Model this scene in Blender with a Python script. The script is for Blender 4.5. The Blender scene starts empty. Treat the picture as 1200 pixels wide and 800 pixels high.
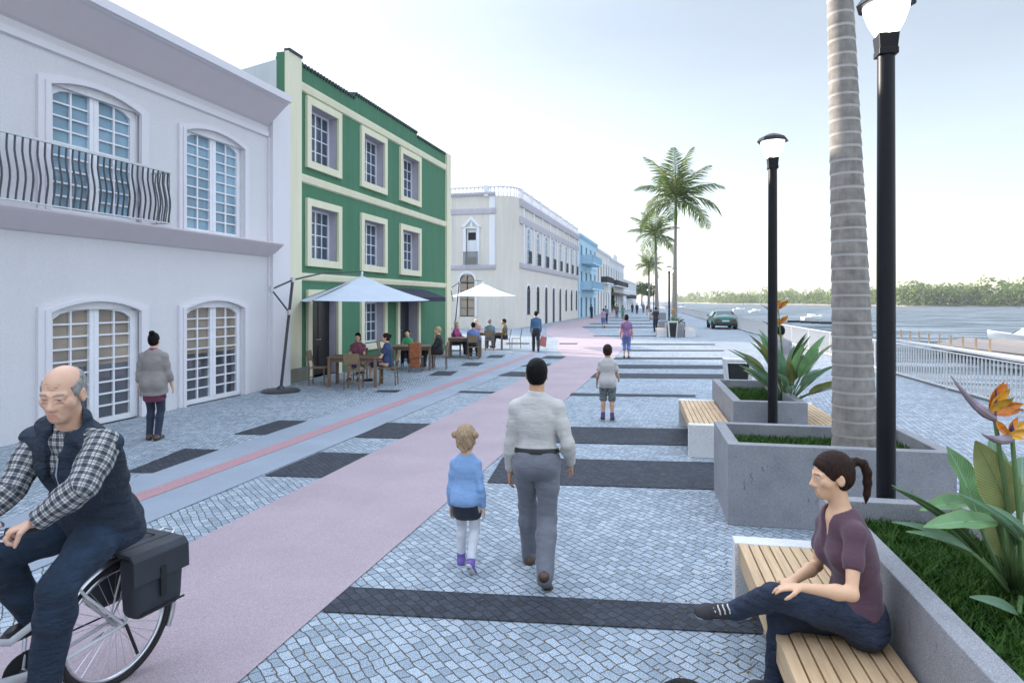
import bpy, bmesh, math, random
import numpy as np
from mathutils import Vector, Matrix

random.seed(7)
rng = np.random.default_rng(7)
SC = bpy.context.scene
COL = SC.collection

# ------------------------------------------------------------------ camera, sky, sun, exposure
FPX, EYE = 760.0, 2.15                       # focal length in photo pixels (1200 wide), eye height
YAW = math.atan(198 / FPX)
CA, SA = math.cos(YAW), math.sin(YAW)
cam_d = bpy.data.cameras.new('camera')
cam = bpy.data.objects.new('camera', cam_d)
COL.objects.link(cam)
cam.location = (0, 0, EYE)
cam.rotation_euler = (math.pi / 2, 0, YAW)
cam_d.sensor_width = 36
cam_d.lens = 36 * FPX / 1200
cam_d.shift_y = -48 / 1200
cam_d.clip_start = 0.05
cam_d.clip_end = 6000
SC.camera = cam

SUN_EL = math.radians(17.0)
SUN_AZ = math.radians(70.0)                  # measured from +Y towards -X
to_sun = Vector((-math.sin(SUN_AZ) * math.cos(SUN_EL), math.cos(SUN_AZ) * math.cos(SUN_EL), math.sin(SUN_EL)))
world = bpy.data.worlds.new('World')
SC.world = world
world.use_nodes = True
wn = world.node_tree
bg = wn.nodes['Background']
sky = wn.nodes.new('ShaderNodeTexSky')
sky.sky_type = 'NISHITA'
sky.sun_disc = False
sky.sun_elevation = SUN_EL
sky.sun_rotation = -SUN_AZ
sky.air_density = 1.0
sky.dust_density = 0.7
sky.ozone_density = 1.0
# added brightness overhead, out of view, lights the ground; sky dimmed near the horizon
tcw = wn.nodes.new('ShaderNodeTexCoord'); sep = wn.nodes.new('ShaderNodeSeparateXYZ'); wn.links.new(tcw.outputs['Generated'], sep.inputs[0])
rp = wn.nodes.new('ShaderNodeValToRGB'); rp.color_ramp.interpolation = 'EASE'
for el_, (ps_, c_) in zip(rp.color_ramp.elements, ((.40, .182), (.72, .84))): el_.position = ps_; el_.color = (c_, c_, c_, 1)
wn.links.new(sep.outputs['Z'], rp.inputs[0])
hs = wn.nodes.new('ShaderNodeHueSaturation'); hs.inputs['Saturation'].default_value = .52
wn.links.new(sky.outputs['Color'], hs.inputs['Color'])
cl = wn.nodes.new('ShaderNodeTexNoise'); cl.inputs['Scale'].default_value = 2.2; cl.inputs['Detail'].default_value = 6
mpw = wn.nodes.new('ShaderNodeMapping'); mpw.inputs['Scale'].default_value = (1, 1, 4.5); wn.links.new(tcw.outputs['Generated'], mpw.inputs[0]); wn.links.new(mpw.outputs[0], cl.inputs['Vector'])
cr = wn.nodes.new('ShaderNodeMapRange'); cr.inputs['To Min'].default_value = 3.1; cr.inputs['To Max'].default_value = 3.9; wn.links.new(cl.outputs['Fac'], cr.inputs['Value'])
m1 = wn.nodes.new('ShaderNodeVectorMath'); m1.operation = 'MULTIPLY'; wn.links.new(hs.outputs[0], m1.inputs[0]); wn.links.new(rp.outputs[0], m1.inputs[1])
m2 = wn.nodes.new('ShaderNodeVectorMath'); m2.operation = 'SCALE'; wn.links.new(m1.outputs[0], m2.inputs[0]); wn.links.new(cr.outputs[0], m2.inputs['Scale'])
wn.links.new(m2.outputs[0], bg.inputs['Color'])
bg.inputs['Strength'].default_value = 0.15
sun_d = bpy.data.lights.new('sun', 'SUN')
sun_d.energy = 3.0
sun_d.angle = math.radians(0.6)
sun_d.color = (1.0, 0.90, 0.78)
sun = bpy.data.objects.new('sun', sun_d)
COL.objects.link(sun)
sun.location = to_sun * 60
sun.rotation_euler = to_sun.to_track_quat('Z', 'Y').to_euler()
SC.view_settings.view_transform = 'Standard'
SC.view_settings.look = 'None'
SC.view_settings.gamma = 1.0
SC.view_settings.exposure = 1.58
SC.cycles.use_denoising = True
SC.cycles.max_bounces = 8
SC.cycles.transparent_max_bounces = 12
SC.cycles.caustics_reflective = False
SC.cycles.caustics_refractive = False

# ------------------------------------------------------------------ measuring helpers
def G(px, py, z=0.0):
    """the point at height z that the photo shows at (px, py)"""
    d = (EYE - z) * FPX / (py - 352.0)
    x = (px - 600) / FPX * d
    return Vector((-SA * d + CA * x, CA * d + SA * x, z))

def onX(px, py, X):
    x = (px - 600) / FPX
    d = X / (-SA + CA * x)
    return Vector((X, d * (CA + SA * x), EYE - (py - 352) / FPX * d))

def onY(px, py, Y):
    x = (px - 600) / FPX
    d = Y / (CA + SA * x)
    return Vector((d * (-SA + CA * x), Y, EYE - (py - 352) / FPX * d))

def D3(px, py, d):
    x = (px - 600) / FPX * d
    return Vector((-SA * d + CA * x, CA * d + SA * x, EYE - (py - 352) / FPX * d))

ROWA = YAW - math.atan(148 / FPX)            # the planter row runs a little off the buildings' line
EU = Vector((math.cos(ROWA), math.sin(ROWA), 0))
EV = Vector((-math.sin(ROWA), math.cos(ROWA), 0))
def RW(u, v, z=0.0):
    return EU * u + EV * v + Vector((0, 0, z))

# ------------------------------------------------------------------ object helpers
def tag(o, label=None, cat=None, group=None, kind=None):
    if label: o['label'] = label
    if cat: o['category'] = cat
    if group: o['group'] = group
    if kind: o['kind'] = kind
    return o

def thing(name, label, cat, loc=(0, 0, 0), rz=0.0, group=None):
    o = bpy.data.objects.new(name, None)
    o.empty_display_size = 0.2
    COL.objects.link(o)
    o.location = loc
    o.rotation_euler = (0, 0, rz)
    return tag(o, label, cat, group)

KIDS = {}
def link_child(o, parent):
    if parent is not None:
        o.parent = parent
        KIDS.setdefault(parent.name, []).append(o)

def dup(root, loc=None, rz=None, label=None, group=None, scale=None):
    """a copy of a thing with copies of its parts and sub-parts"""
    def cp(o, parent):
        c = o.copy()
        COL.objects.link(c)
        if parent is not None:
            c.parent = parent
            KIDS.setdefault(parent.name, []).append(c)
        for k in KIDS.get(o.name, []):
            cp(k, c)
        return c
    r = cp(root, None)
    if loc is not None: r.location = loc
    if rz is not None: r.rotation_euler = (0, 0, rz)
    if scale is not None: r.scale = (scale,) * 3 if not hasattr(scale, '__len__') else scale
    if label: r['label'] = label
    if group: r['group'] = group
    return r

class MB:
    """collects shapes; build() links them as ONE mesh object"""
    def __init__(s):
        s.v, s.f, s.m, s.uv = [], [], [], {}
        s.cur = 0
    def quad(s, pts, uv=None):
        n = len(s.v)
        s.v += [tuple(p) for p in pts]
        if uv: s.uv[len(s.f)] = uv
        s.f.append(tuple(range(n, n + len(pts))))
        s.m.append(s.cur)
        return s
    def box(s, x0, x1, y0, y1, z0, z1):
        return s.hexa([(x0, y0, z0), (x1, y0, z0), (x1, y1, z0), (x0, y1, z0), (x0, y0, z1), (x1, y0, z1), (x1, y1, z1), (x0, y1, z1)])
    def hexa(s, p):
        n = len(s.v)
        s.v += [tuple(q) for q in p]
        for f in ((0, 3, 2, 1), (4, 5, 6, 7), (0, 1, 5, 4), (1, 2, 6, 5), (2, 3, 7, 6), (3, 0, 4, 7)):
            s.f.append(tuple(n + i for i in f)); s.m.append(s.cur)
        return s
    def bar(s, a, b, w, h=None, up=(0, 0, 1)):
        """a rectangular bar from a to b"""
        a, b = Vector(a), Vector(b)
        h = w if h is None else h
        t = (b - a).normalized()
        u = Vector(up)
        if abs(t.dot(u)) > .98: u = Vector((0, 1, 0))
        r = t.cross(u).normalized() * w / 2
        n = r.cross(t).normalized() * h / 2
        return s.hexa([a - r - n, a + r - n, b + r - n, b - r - n, a - r + n, a + r + n, b + r + n, b - r + n])
    def tube(s, pts, rad, n=8, cap=True, flat=None):
        pts = [Vector(p) for p in pts]
        if not hasattr(rad, '__len__'): rad = [rad] * len(pts)
        base = len(s.v)
        prev = None
        for i, p in enumerate(pts):
            t = (pts[min(i + 1, len(pts) - 1)] - pts[max(i - 1, 0)]).normalized()
            if prev is None:
                r = t.cross(Vector((0, 0, 1)))
                if r.length < .05: r = t.cross(Vector((0, 1, 0)))
            else:
                r = prev - t * prev.dot(t)
            r.normalize(); prev = r
            b = t.cross(r)
            for k in range(n):
                a = 2 * math.pi * k / n
                s.v.append(tuple(p + r * math.cos(a) * rad[i] + b * math.sin(a) * rad[i] * (flat or 1)))
        for i in range(len(pts) - 1):
            for k in range(n):
                a = base + i * n + k; b2 = base + i * n + (k + 1) % n
                s.f.append((a, b2, b2 + n, a + n)); s.m.append(s.cur)
        if cap:
            s.f.append(tuple(base + k for k in reversed(range(n)))); s.m.append(s.cur)
            e = base + (len(pts) - 1) * n
            s.f.append(tuple(e + k for k in range(n))); s.m.append(s.cur)
        return s
    def lathe(s, prof, n=16, c=(0, 0, 0), cap=True):
        base = len(s.v)
        for (r, z) in prof:
            for k in range(n):
                a = 2 * math.pi * k / n
                s.v.append((c[0] + r * math.cos(a), c[1] + r * math.sin(a), c[2] + z))
        for i in range(len(prof) - 1):
            for k in range(n):
                a = base + i * n + k; b = base + i * n + (k + 1) % n
                s.f.append((a, b, b + n, a + n)); s.m.append(s.cur)
        if cap:
            s.f.append(tuple(base + k for k in reversed(range(n)))); s.m.append(s.cur)
            e = base + (len(prof) - 1) * n
            s.f.append(tuple(e + k for k in range(n))); s.m.append(s.cur)
        return s
    def prism(s, poly, off):
        """a polygon (list of points) pushed along off"""
        n = len(poly); b = len(s.v)
        off = Vector(off)
        s.v += [tuple(Vector(p)) for p in poly] + [tuple(Vector(p) + off) for p in poly]
        s.f.append(tuple(b + i for i in reversed(range(n)))); s.m.append(s.cur)
        s.f.append(tuple(b + n + i for i in range(n))); s.m.append(s.cur)
        for i in range(n):
            j = (i + 1) % n
            s.f.append((b + i, b + j, b + n + j, b + n + i)); s.m.append(s.cur)
        return s
    def ring(s, inner, outer, off, closed=False):
        """a band between two paths of equal length, pushed along off"""
        n = len(inner); b = len(s.v)
        off = Vector(off)
        for L in (inner, outer):
            s.v += [tuple(Vector(p)) for p in L]
        for L in (inner, outer):
            s.v += [tuple(Vector(p) + off) for p in L]
        I, O, I2, O2 = b, b + n, b + 2 * n, b + 3 * n
        for i in range(n if closed else n - 1):
            j = (i + 1) % n
            for q in ((I + i, O + i, O + j, I + j), (I2 + i, I2 + j, O2 + j, O2 + i), (I + i, I + j, I2 + j, I2 + i), (O + i, O2 + i, O2 + j, O + j)):
                s.f.append(q); s.m.append(s.cur)
        if not closed:
            for i in (0, n - 1):
                s.f.append((I + i, O + i, O2 + i, I2 + i)); s.m.append(s.cur)
        return s
    def build(s, name, mats, parent=None, smooth=False, bevel=0, loc=None, fixn=True, subd=0, seg=2):
        me = bpy.data.meshes.new(name)
        me.from_pydata(s.v, [], s.f)
        if not isinstance(mats, (list, tuple)): mats = [mats]
        for m in mats: me.materials.append(m)
        if len(mats) > 1: me.polygons.foreach_set('material_index', s.m)
        if s.uv:
            ul = me.uv_layers.new(name='UVMap')
            for fi, uv in s.uv.items():
                for li, q in zip(me.polygons[fi].loop_indices, uv):
                    ul.data[li].uv = q
        if fixn:
            bm = bmesh.new(); bm.from_mesh(me)
            bmesh.ops.recalc_face_normals(bm, faces=bm.faces)
            bm.to_mesh(me); bm.free()
        if smooth:
            me.polygons.foreach_set('use_smooth', [True] * len(me.polygons))
            if smooth != 'all':
                me.set_sharp_from_angle(angle=math.radians(40))
        me.update()
        o = bpy.data.objects.new(name, me)
        COL.objects.link(o)
        link_child(o, parent)
        if loc is not None: o.location = loc
        if bevel:
            b = o.modifiers.new('edge', 'BEVEL'); b.width = bevel; b.segments = seg; b.limit_method = 'ANGLE'
        if subd:
            b = o.modifiers.new('sub', 'SUBSURF'); b.levels = subd; b.render_levels = subd
        return o

# ------------------------------------------------------------------ materials
MATS = {}
def lin(c):
    return tuple(((x / 255) / 12.92 if x / 255 <= .04045 else ((x / 255 + .055) / 1.055) ** 2.4) for x in c)

class NT:
    def __init__(s, name):
        s.m = bpy.data.materials.new(name); s.m.use_nodes = True
        s.t = s.m.node_tree
        s.b = s.t.nodes['Principled BSDF']
        s.out = s.t.nodes['Material Output']
    def n(s, typ, **kw):
        nd = s.t.nodes.new(typ)
        for k, v in kw.items():
            if k in nd.inputs: nd.inputs[k].default_value = v
            else: setattr(nd, k, v)
        return nd
    def l(s, a, b): s.t.links.new(a, b)
    def pos(s, obj=False):
        if obj:
            return s.n('ShaderNodeTexCoord').outputs['Object']
        return s.n('ShaderNodeNewGeometry').outputs['Position']
    def noise(s, scale, vec=None, detail=3, rough=.55):
        nd = s.n('ShaderNodeTexNoise'); nd.inputs['Scale'].default_value = scale
        nd.inputs['Detail'].default_value = detail; nd.inputs['Roughness'].default_value = rough
        if vec is not None: s.l(vec, nd.inputs['Vector'])
        return nd
    def ramp(s, fac, stops):
        r = s.n('ShaderNodeValToRGB'); e = r.color_ramp.elements
        while len(e) < len(stops): e.new(.5)
        for q, (p, c) in zip(e, stops):
            q.position = p; q.color = (*c, 1) if len(c) == 3 else c
        s.l(fac, r.inputs['Fac']); return r.outputs['Color']
    def mix(s, fac, a, b, mode='MIX'):
        m = s.n('ShaderNodeMix', data_type='RGBA', blend_type=mode)
        for sock, val in ((m.inputs[0], fac), (m.inputs[6], a), (m.inputs[7], b)):
            if hasattr(val, 'is_output'): s.l(val, sock)
            elif isinstance(val, (int, float)): sock.default_value = val
            else: sock.default_value = (*val, 1)
        return m.outputs[2]
    def math(s, op, a, b=0.0, c=None):
        m = s.n('ShaderNodeMath', operation=op)
        for i, val in enumerate((a, b, c)):
            if val is None: continue
            if hasattr(val, 'is_output'): s.l(val, m.inputs[i])
            else: m.inputs[i].default_value = val
        return m.outputs[0]
    def bump(s, h, strength=.3, dist=.01):
        b = s.n('ShaderNodeBump', Strength=strength, Distance=dist)
        s.l(h, b.inputs['Height']); s.l(b.outputs['Normal'], s.b.inputs['Normal'])
        return b
    def base(s, c):
        if hasattr(c, 'is_output'): s.l(c, s.b.inputs['Base Color'])
        else: s.b.inputs['Base Color'].default_value = (*c, 1)
    def set(s, **kw):
        for k, v in kw.items():
            k = k.replace('_', ' ')
            s.b.inputs[k].default_value = v
        return s

def M(name, col, rough=.6, var=.12, scale=8, bump=0, bscale=60, metal=0, spec=None, obj=False, sss=0, sheen=0, coat=0, bdist=.004):
    """a plain painted / cloth / metal surface with some unevenness of tone and relief"""
    if name in MATS: return MATS[name]
    t = NT(name)
    p = t.pos(obj)
    n = t.noise(scale, p)
    lo = tuple(max(c * (1 - var), 0) for c in col); hi = tuple(min(c * (1 + var), 1) for c in col)
    t.base(t.ramp(n.outputs['Fac'], [(.3, lo), (.7, hi)]))
    t.set(Roughness=rough, Metallic=metal)
    if spec is not None: t.b.inputs['Specular IOR Level'].default_value = spec
    if sss:
        t.b.inputs['Subsurface Weight'].default_value = sss
        t.b.inputs['Subsurface Radius'].default_value = (.02, .008, .004)
        t.b.inputs['Subsurface Scale'].default_value = .5
    if sheen: t.b.inputs['Sheen Weight'].default_value = sheen
    if coat: t.b.inputs['Coat Weight'].default_value = coat
    if bump:
        t.bump(t.noise(bscale, p, 4).outputs['Fac'], bump, bdist)
    MATS[name] = t.m
    return t.m
# ------------------------------------------------------------------ paving and other ground materials
def cobble(name, stops, ang, bw, bh, mortar, gap, spread, moss=True):
    t = NT(name)
    p = t.pos()
    wob = t.noise(3.2, p, 2)
    vadd = t.n('ShaderNodeVectorMath', operation='MULTIPLY_ADD')
    t.l(wob.outputs['Color'], vadd.inputs[0]); vadd.inputs[1].default_value = (.07, .07, 0); t.l(p, vadd.inputs[2])
    wob2 = t.noise(17, p, 1)
    vadd2 = t.n('ShaderNodeVectorMath', operation='MULTIPLY_ADD')
    t.l(wob2.outputs['Color'], vadd2.inputs[0]); vadd2.inputs[1].default_value = (.02, .02, 0); t.l(vadd.outputs[0], vadd2.inputs[2])
    mp = t.n('ShaderNodeMapping'); mp.inputs['Rotation'].default_value = (0, 0, ang)
    t.l(vadd2.outputs[0], mp.inputs['Vector'])
    br = t.n('ShaderNodeTexBrick', offset=.5, offset_frequency=2, squash=.8, squash_frequency=3)
    t.l(mp.outputs[0], br.inputs['Vector'])
    br.inputs['Color1'].default_value = (0, 0, 0, 1); br.inputs['Color2'].default_value = (1, 1, 1, 1)
    br.inputs['Mortar'].default_value = (.5, .5, .5, 1)
    br.inputs['Scale'].default_value = 1; br.inputs['Mortar Size'].default_value = mortar
    br.inputs['Mortar Smooth'].default_value = .55
    br.inputs['Brick Width'].default_value = bw; br.inputs['Row Height'].default_value = bh
    grain = t.noise(150, p, 3, .75)
    tone = t.ramp(br.outputs['Color'], stops)
    tone = t.mix(.8, tone, t.ramp(grain.outputs['Fac'], [(.38, (.08, .08, .09)), (.62, (.98, .98, .98))]), 'OVERLAY')
    big = t.noise(.55, p, 3)
    tone = t.mix(spread, tone, t.ramp(big.outputs['Fac'], [(.3, (.33, .33, .34)), (.7, (.66, .66, .66))]), 'OVERLAY')
    mj = t.noise(9, p, 4)
    joint = t.ramp(mj.outputs['Fac'], [(.35, gap), (.55, tuple(g * 1.3 for g in gap)), (.60, (.16, .10, .035) if moss else gap), (.72, (.055, .065, .02) if moss else gap)])
    fac = t.ramp(br.outputs['Fac'], [(.12, (0, 0, 0)), (.75, (1, 1, 1))])
    t.base(t.mix(fac, tone, joint))
    t.set(Roughness=.78)
    h = t.math('MULTIPLY_ADD', br.outputs['Fac'], -1.0, t.math('MULTIPLY', grain.outputs['Fac'], .22))
    h = t.math('ADD', h, t.math('MULTIPLY', t.noise(22, p, 2).outputs['Fac'], .4))
    t.bump(h, .9, .012)
    return t.m

CANG = math.radians(40)
M_COB = cobble('granite_setts', [(0, (.225, .275, .315)), (.5, (.29, .345, .39)), (1, (.365, .42, .465))], CANG, .104, .070, .0048, (.085, .07, .05), .35)
M_COBL = cobble('granite_setts_by_shops', [(0, (.225, .275, .315)), (.5, (.29, .345, .39)), (1, (.365, .42, .465))], math.radians(70), .104, .070, .0048, (.085, .07, .05), .35)
M_DARK = cobble('basalt_setts', [(0, (.018, .022, .031)), (.5, (.026, .032, .044)), (1, (.037, .044, .058))], CANG, .104, .070, .0048, (.01, .01, .012), .3, False)
M_QUAY = cobble('quay_setts', [(0, (.21, .245, .28)), (.5, (.275, .315, .355)), (1, (.35, .39, .43))], math.radians(95), .12, .09, .007, (.16, .15, .14), .25, False)

def gravelly(name, c0, c1, c2, scale=170):
    t = NT(name); p = t.pos()
    n = t.noise(scale, p, 3, .75)
    b = t.noise(.9, p, 4)
    c = t.ramp(n.outputs['Fac'], [(.38, c0), (.5, c1), (.62, c2)])
    c = t.mix(.3, c, t.ramp(b.outputs['Fac'], [(.3, (.35, .35, .35)), (.7, (.65, .65, .65))]), 'OVERLAY')
    t.base(c); t.set(Roughness=.85)
    t.bump(n.outputs['Fac'], .5, .004)
    return t.m
M_PINK = gravelly('pink_path_paving', (.27, .21, .225), (.375, .295, .315), (.48, .385, .41))
M_LANE = gravelly('grey_lane_paving', (.22, .255, .30), (.28, .32, .37), (.35, .39, .44), 220)
M_EARTH = gravelly('far_earth', (.22, .2, .17), (.28, .26, .22), (.33, .3, .26), 3)

def redstripe():
    t = NT('red_stripe_paint'); p = t.pos()
    sp = t.n('ShaderNodeSeparateXYZ'); t.l(p, sp.inputs[0])
    w = t.math('SINE', t.math('MULTIPLY', sp.outputs['X'], 2 * math.pi / .085))
    c = t.ramp(t.math('MULTIPLY_ADD', w, .5, .5), [(.25, (.27, .17, .20)), (.5, (.40, .07, .09)), (1, (.46, .075, .095))])
    t.base(t.mix(.3, c, t.noise(60, p).outputs['Fac'])); t.set(Roughness=.8); return t.m
M_RED = redstripe()

# ------------------------------------------------------------------ ground sheets (flush sheets 4 mm apart)
FENCE_U = None
fa, fb = G(1048, 439), G(1148, 469)
FENCE_U = (fa.dot(EU) + fb.dot(EU)) / 2
def sheet(name, pts, z, m, kind='structure'):
    o = MB().quad([(p[0], p[1], z) for p in pts]).build(name, m, fixn=False)
    if o.data.polygons[0].normal.z < 0: o.data.flip_normals()
    return tag(o, kind=kind)
Q = FENCE_U + .22                              # edge of the quay
q0, q1 = RW(Q, -30), RW(Q, 700)
gr = MB().quad([(-420, -30, 0), q0, q1, (-420, 700, 0)])
gr.quad([q0, q0 + Vector((0, 0, -3)), q1 + Vector((0, 0, -3)), q1])
tag(gr.build('ground', M_COB), kind='structure')
LANE_L, LANE_R = -6.42, -4.98
sheet('pavement', [(-9.6, -6), (LANE_L, -6), (LANE_L, 27.5), (-9.6, 27.5)], .004, M_COBL)
sheet('quay_road', [RW(2.95, -25), RW(FENCE_U - .12, -25), RW(FENCE_U - .12, 400), RW(2.95, 400)], .004, M_QUAY)
sheet('cycle_lane', [(LANE_L, -6), (LANE_R, -6), (LANE_R, 25.2), (LANE_L, 26.2)], .008, M_LANE)
xr = (G(160, 585)[0] + G(440, 482)[0]) / 2
sheet('lane_marking', [(xr - .128, -6), (xr + .128, -6), (xr + .128, 25.3), (xr - .128, 25.6)], .012, M_RED)
xl, xp = -4.21, -2.41
pl, pr = G(640, 428), G(720, 418.7)
path = [(xl, -6), (xp, -6), (xp, 24.3), G(735, 404), G(735, 398.5), G(700, 392.5), G(684, 384), G(694, 379), G(706, 375.3), G(722, 370),
        (-11.5, 118), (-11.5, 92), G(655, 379), G(640, 384), G(640, 392), G(655, 399), G(652, 408), (xl, 24.0)]
o = MB().quad([(p[0], p[1], .008) for p in path]).build('pink_path', M_PINK, fixn=False)
tag(o, kind='structure')
bm = bmesh.new(); bm.from_mesh(o.data); bmesh.ops.triangulate(bm, faces=bm.faces, ngon_method='EAR_CLIP')
for f in bm.faces:
    if f.normal.z < 0: f.normal_flip()
bm.to_mesh(o.data); bm.free()

def band(pts, z=.006):
    return sheet('paving_band', [G(*p) for p in pts], z, M_DARK)
for pts in (
    [(409.3, 688.5), (893, 712.6), (893.3, 743.5), (376, 717.3)],
    [(589, 536), (870, 543), (870, 575), (571, 565.8)],
    [(624, 499.5), (830, 503.2), (830, 522.6), (603, 518.2)],
    [(670, 460.7), (815, 462.9), (815, 465.4), (667, 463.6)],
    [(698, 437.3), (850, 438.5), (850, 444), (691.5, 442.6)],
    [(710, 427.2), (858, 428.3), (858, 432.3), (705, 431.5)],
    [(722, 418.6), (862, 419.2), (862, 421.4), (719, 420.9)],
    [(737, 410), (848, 410.3), (848, 411.6), (735, 411.3)],
    [(728, 402.6), (838, 403), (838, 404.3), (727, 404)],
    [(695, 393.2), (771, 393.4), (771, 394.3), (695.5, 394.2)],
    [(683, 382.8), (766, 383.1), (766, 384.2), (682, 384.0)],
    [(692, 378.9), (764, 379.1), (764, 379.9), (691, 379.7)],
    [(705, 375.2), (762, 375.4), (762, 376.0), (704, 375.9)],
    [(711, 372.0), (761, 372.1), (761, 372.6), (710, 372.5)],
    [(309.3, 557.9), (374.7, 530.1), (433.3, 532), (378, 560)],
    [(414.7, 512.8), (453.3, 495.5), (505.3, 496.8), (471.5, 513.9)],
    [(536, 460), (540, 458.1), (581.3, 459.2), (577.3, 461)],
    [(582.7, 440.3), (598.7, 435.5), (628, 436.2), (616, 441.4)],
    [(609, 429.3), (624, 425.9), (646.7, 426.7), (640, 429.9)],
    [(632.5, 420), (641, 417), (664, 417.5), (657.5, 420.5)],
    [(656, 402), (677.5, 402.2), (676, 403.6), (655, 403.4)],
    [(594, 401.5), (621, 401.8), (619, 403.4), (592, 403.2)],
    [(146, 554), (216, 526), (257.3, 527.3), (178.7, 555)],
    [(273, 509.3), (326.7, 492.8), (360, 493.3), (311.5, 510)],
    [(438.7, 459.5), (444, 457.3), (470, 457.3), (465, 460)],
    [(502, 440), (513, 435), (537, 435), (528, 440.5)],
    [(538.7, 428.8), (547, 424.8), (568, 425.3), (559.5, 429)],
    [(569, 419.5), (575, 416), (592.5, 416), (587.5, 419.5)]):
    band(pts, .010)

# water and the far bank
WZ = -1.7
def water():
    t = NT('river_water'); p = t.pos()
    mp = t.n('ShaderNodeMapping'); mp.inputs['Scale'].default_value = (.55, 1.4, 1); t.l(p, mp.inputs[0])
    a = t.noise(.9, mp.outputs[0], 5, .65); b = t.noise(.16, mp.outputs[0], 3)
    st = t.n('ShaderNodeMapping'); st.inputs['Scale'].default_value = (.10, .55, 1); st.inputs['Rotation'].default_value = (0, 0, -.35); t.l(p, st.inputs[0])
    g = t.noise(.55, st.outputs[0], 7, .72)
    df = t.n('ShaderNodeBsdfDiffuse'); df.inputs['Color'].default_value = (.10, .122, .135, 1)
    gl = t.n('ShaderNodeBsdfGlossy'); gl.inputs['Roughness'].default_value = .25; gl.inputs['Color'].default_value = (.8, .85, .9, 1)
    mx = t.n('ShaderNodeMixShader'); t.l(t.ramp(g.outputs['Fac'], [(.46, (.02, .02, .02)), (.60, (.62, .62, .62))]), mx.inputs[0])
    t.l(df.outputs[0], mx.inputs[1]); t.l(gl.outputs[0], mx.inputs[2]); t.l(mx.outputs[0], t.out.inputs['Surface'])
    h = t.math('ADD', a.outputs['Fac'], t.math('MULTIPLY', b.outputs['Fac'], 1.6))
    b_ = t.bump(h, 1.0, .55); t.l(b_.outputs[0], df.inputs['Normal']); t.l(b_.outputs[0], gl.inputs['Normal'])
    return t.m
w0 = RW(Q - .1, -60)
sheet('water', [w0, RW(900, -60), RW(900, 2400), RW(Q - .1, 2400)], WZ, water())
bk = [(840, 356.2), (945, 357.4), (1060, 359.3), (1200, 360.0), (1400, 360.6)]
bank = [G(px, py, WZ) for px, py in bk]
bank = [G(790, 354.6, WZ)] + bank
mb = MB()
for a, b in zip(bank[:-1], bank[1:]):
    na = Vector((a.x, a.y, 0)).normalized(); nb = Vector((b.x, b.y, 0)).normalized()
    A = [a + Vector((0, 0, -.5)), a + na * 5 + Vector((0, 0, .9)), a + na * 40 + Vector((0, 0, 1.6)), a + na * 300 + Vector((0, 0, 4))]
    B = [b + Vector((0, 0, -.5)), b + nb * 5 + Vector((0, 0, .9)), b + nb * 40 + Vector((0, 0, 1.6)), b + nb * 300 + Vector((0, 0, 4))]
    for i in range(3): mb.quad([A[i], B[i], B[i + 1], A[i + 1]])
tag(mb.build('far_bank_terrain', M_EARTH), kind='structure')

# ------------------------------------------------------------------ foliage
def leafmat(name, c0, c1, c2, trans=.35, scale=3.0):
    t = NT(name); p = t.pos()
    n = t.noise(scale, p, 3)
    col = t.ramp(n.outputs['Fac'], [(.3, c0), (.5, c1), (.7, c2)])
    t.base(col); t.set(Roughness=.6); t.b.inputs['Specular IOR Level'].default_value = .15
    tr = t.n('ShaderNodeBsdfTranslucent'); t.l(col, tr.inputs['Color'])
    mx = t.n('ShaderNodeMixShader'); mx.inputs[0].default_value = trans
    t.l(t.b.outputs[0], mx.inputs[1]); t.l(tr.outputs[0], mx.inputs[2]); t.l(mx.outputs[0], t.out.inputs['Surface'])
    return t.m
M_WOOD_FAR = leafmat('far_foliage', (.10, .15, .045), (.17, .23, .07), (.26, .30, .09), .45, .12)
M_TREE = leafmat('tree_foliage', (.03, .055, .015), (.05, .085, .025), (.08, .11, .03), .3, .5)
M_PALM = leafmat('palm_leaflet', (.07, .12, .04), (.12, .17, .055), (.20, .21, .075), .5, .9)
M_GRASS = leafmat('grass_blade', (.018, .05, .007), (.036, .092, .013), (.075, .15, .025), .35, 9)
M_BARK = M('tree_bark', (.13, .1, .075), .9, .3, 6, .6, 20)

def leaf_cloud(mb, c, r, n, size, rnd):
    for _ in range(n):
        while True:
            q = Vector((rnd.uniform(-1, 1), rnd.uniform(-1, 1), rnd.uniform(-1, 1)))
            if .35 < q.length < 1: break
        p = Vector(c) + Vector((q.x * r[0], q.y * r[1], q.z * r[2]))
        nrm = (q + Vector((rnd.uniform(-.7, .7), rnd.uniform(-.7, .7), rnd.uniform(-.2, .9)))).normalized()
        u = nrm.orthogonal().normalized(); v = nrm.cross(u)
        a = rnd.uniform(0, 6.28); u, v = u * math.cos(a) + v * math.sin(a), v * math.cos(a) - u * math.sin(a)
        s = size * rnd.uniform(.6, 1.4)
        mb.quad([p - u * s, p - v * s * .55, p + u * s, p + v * s * .55])

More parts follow.
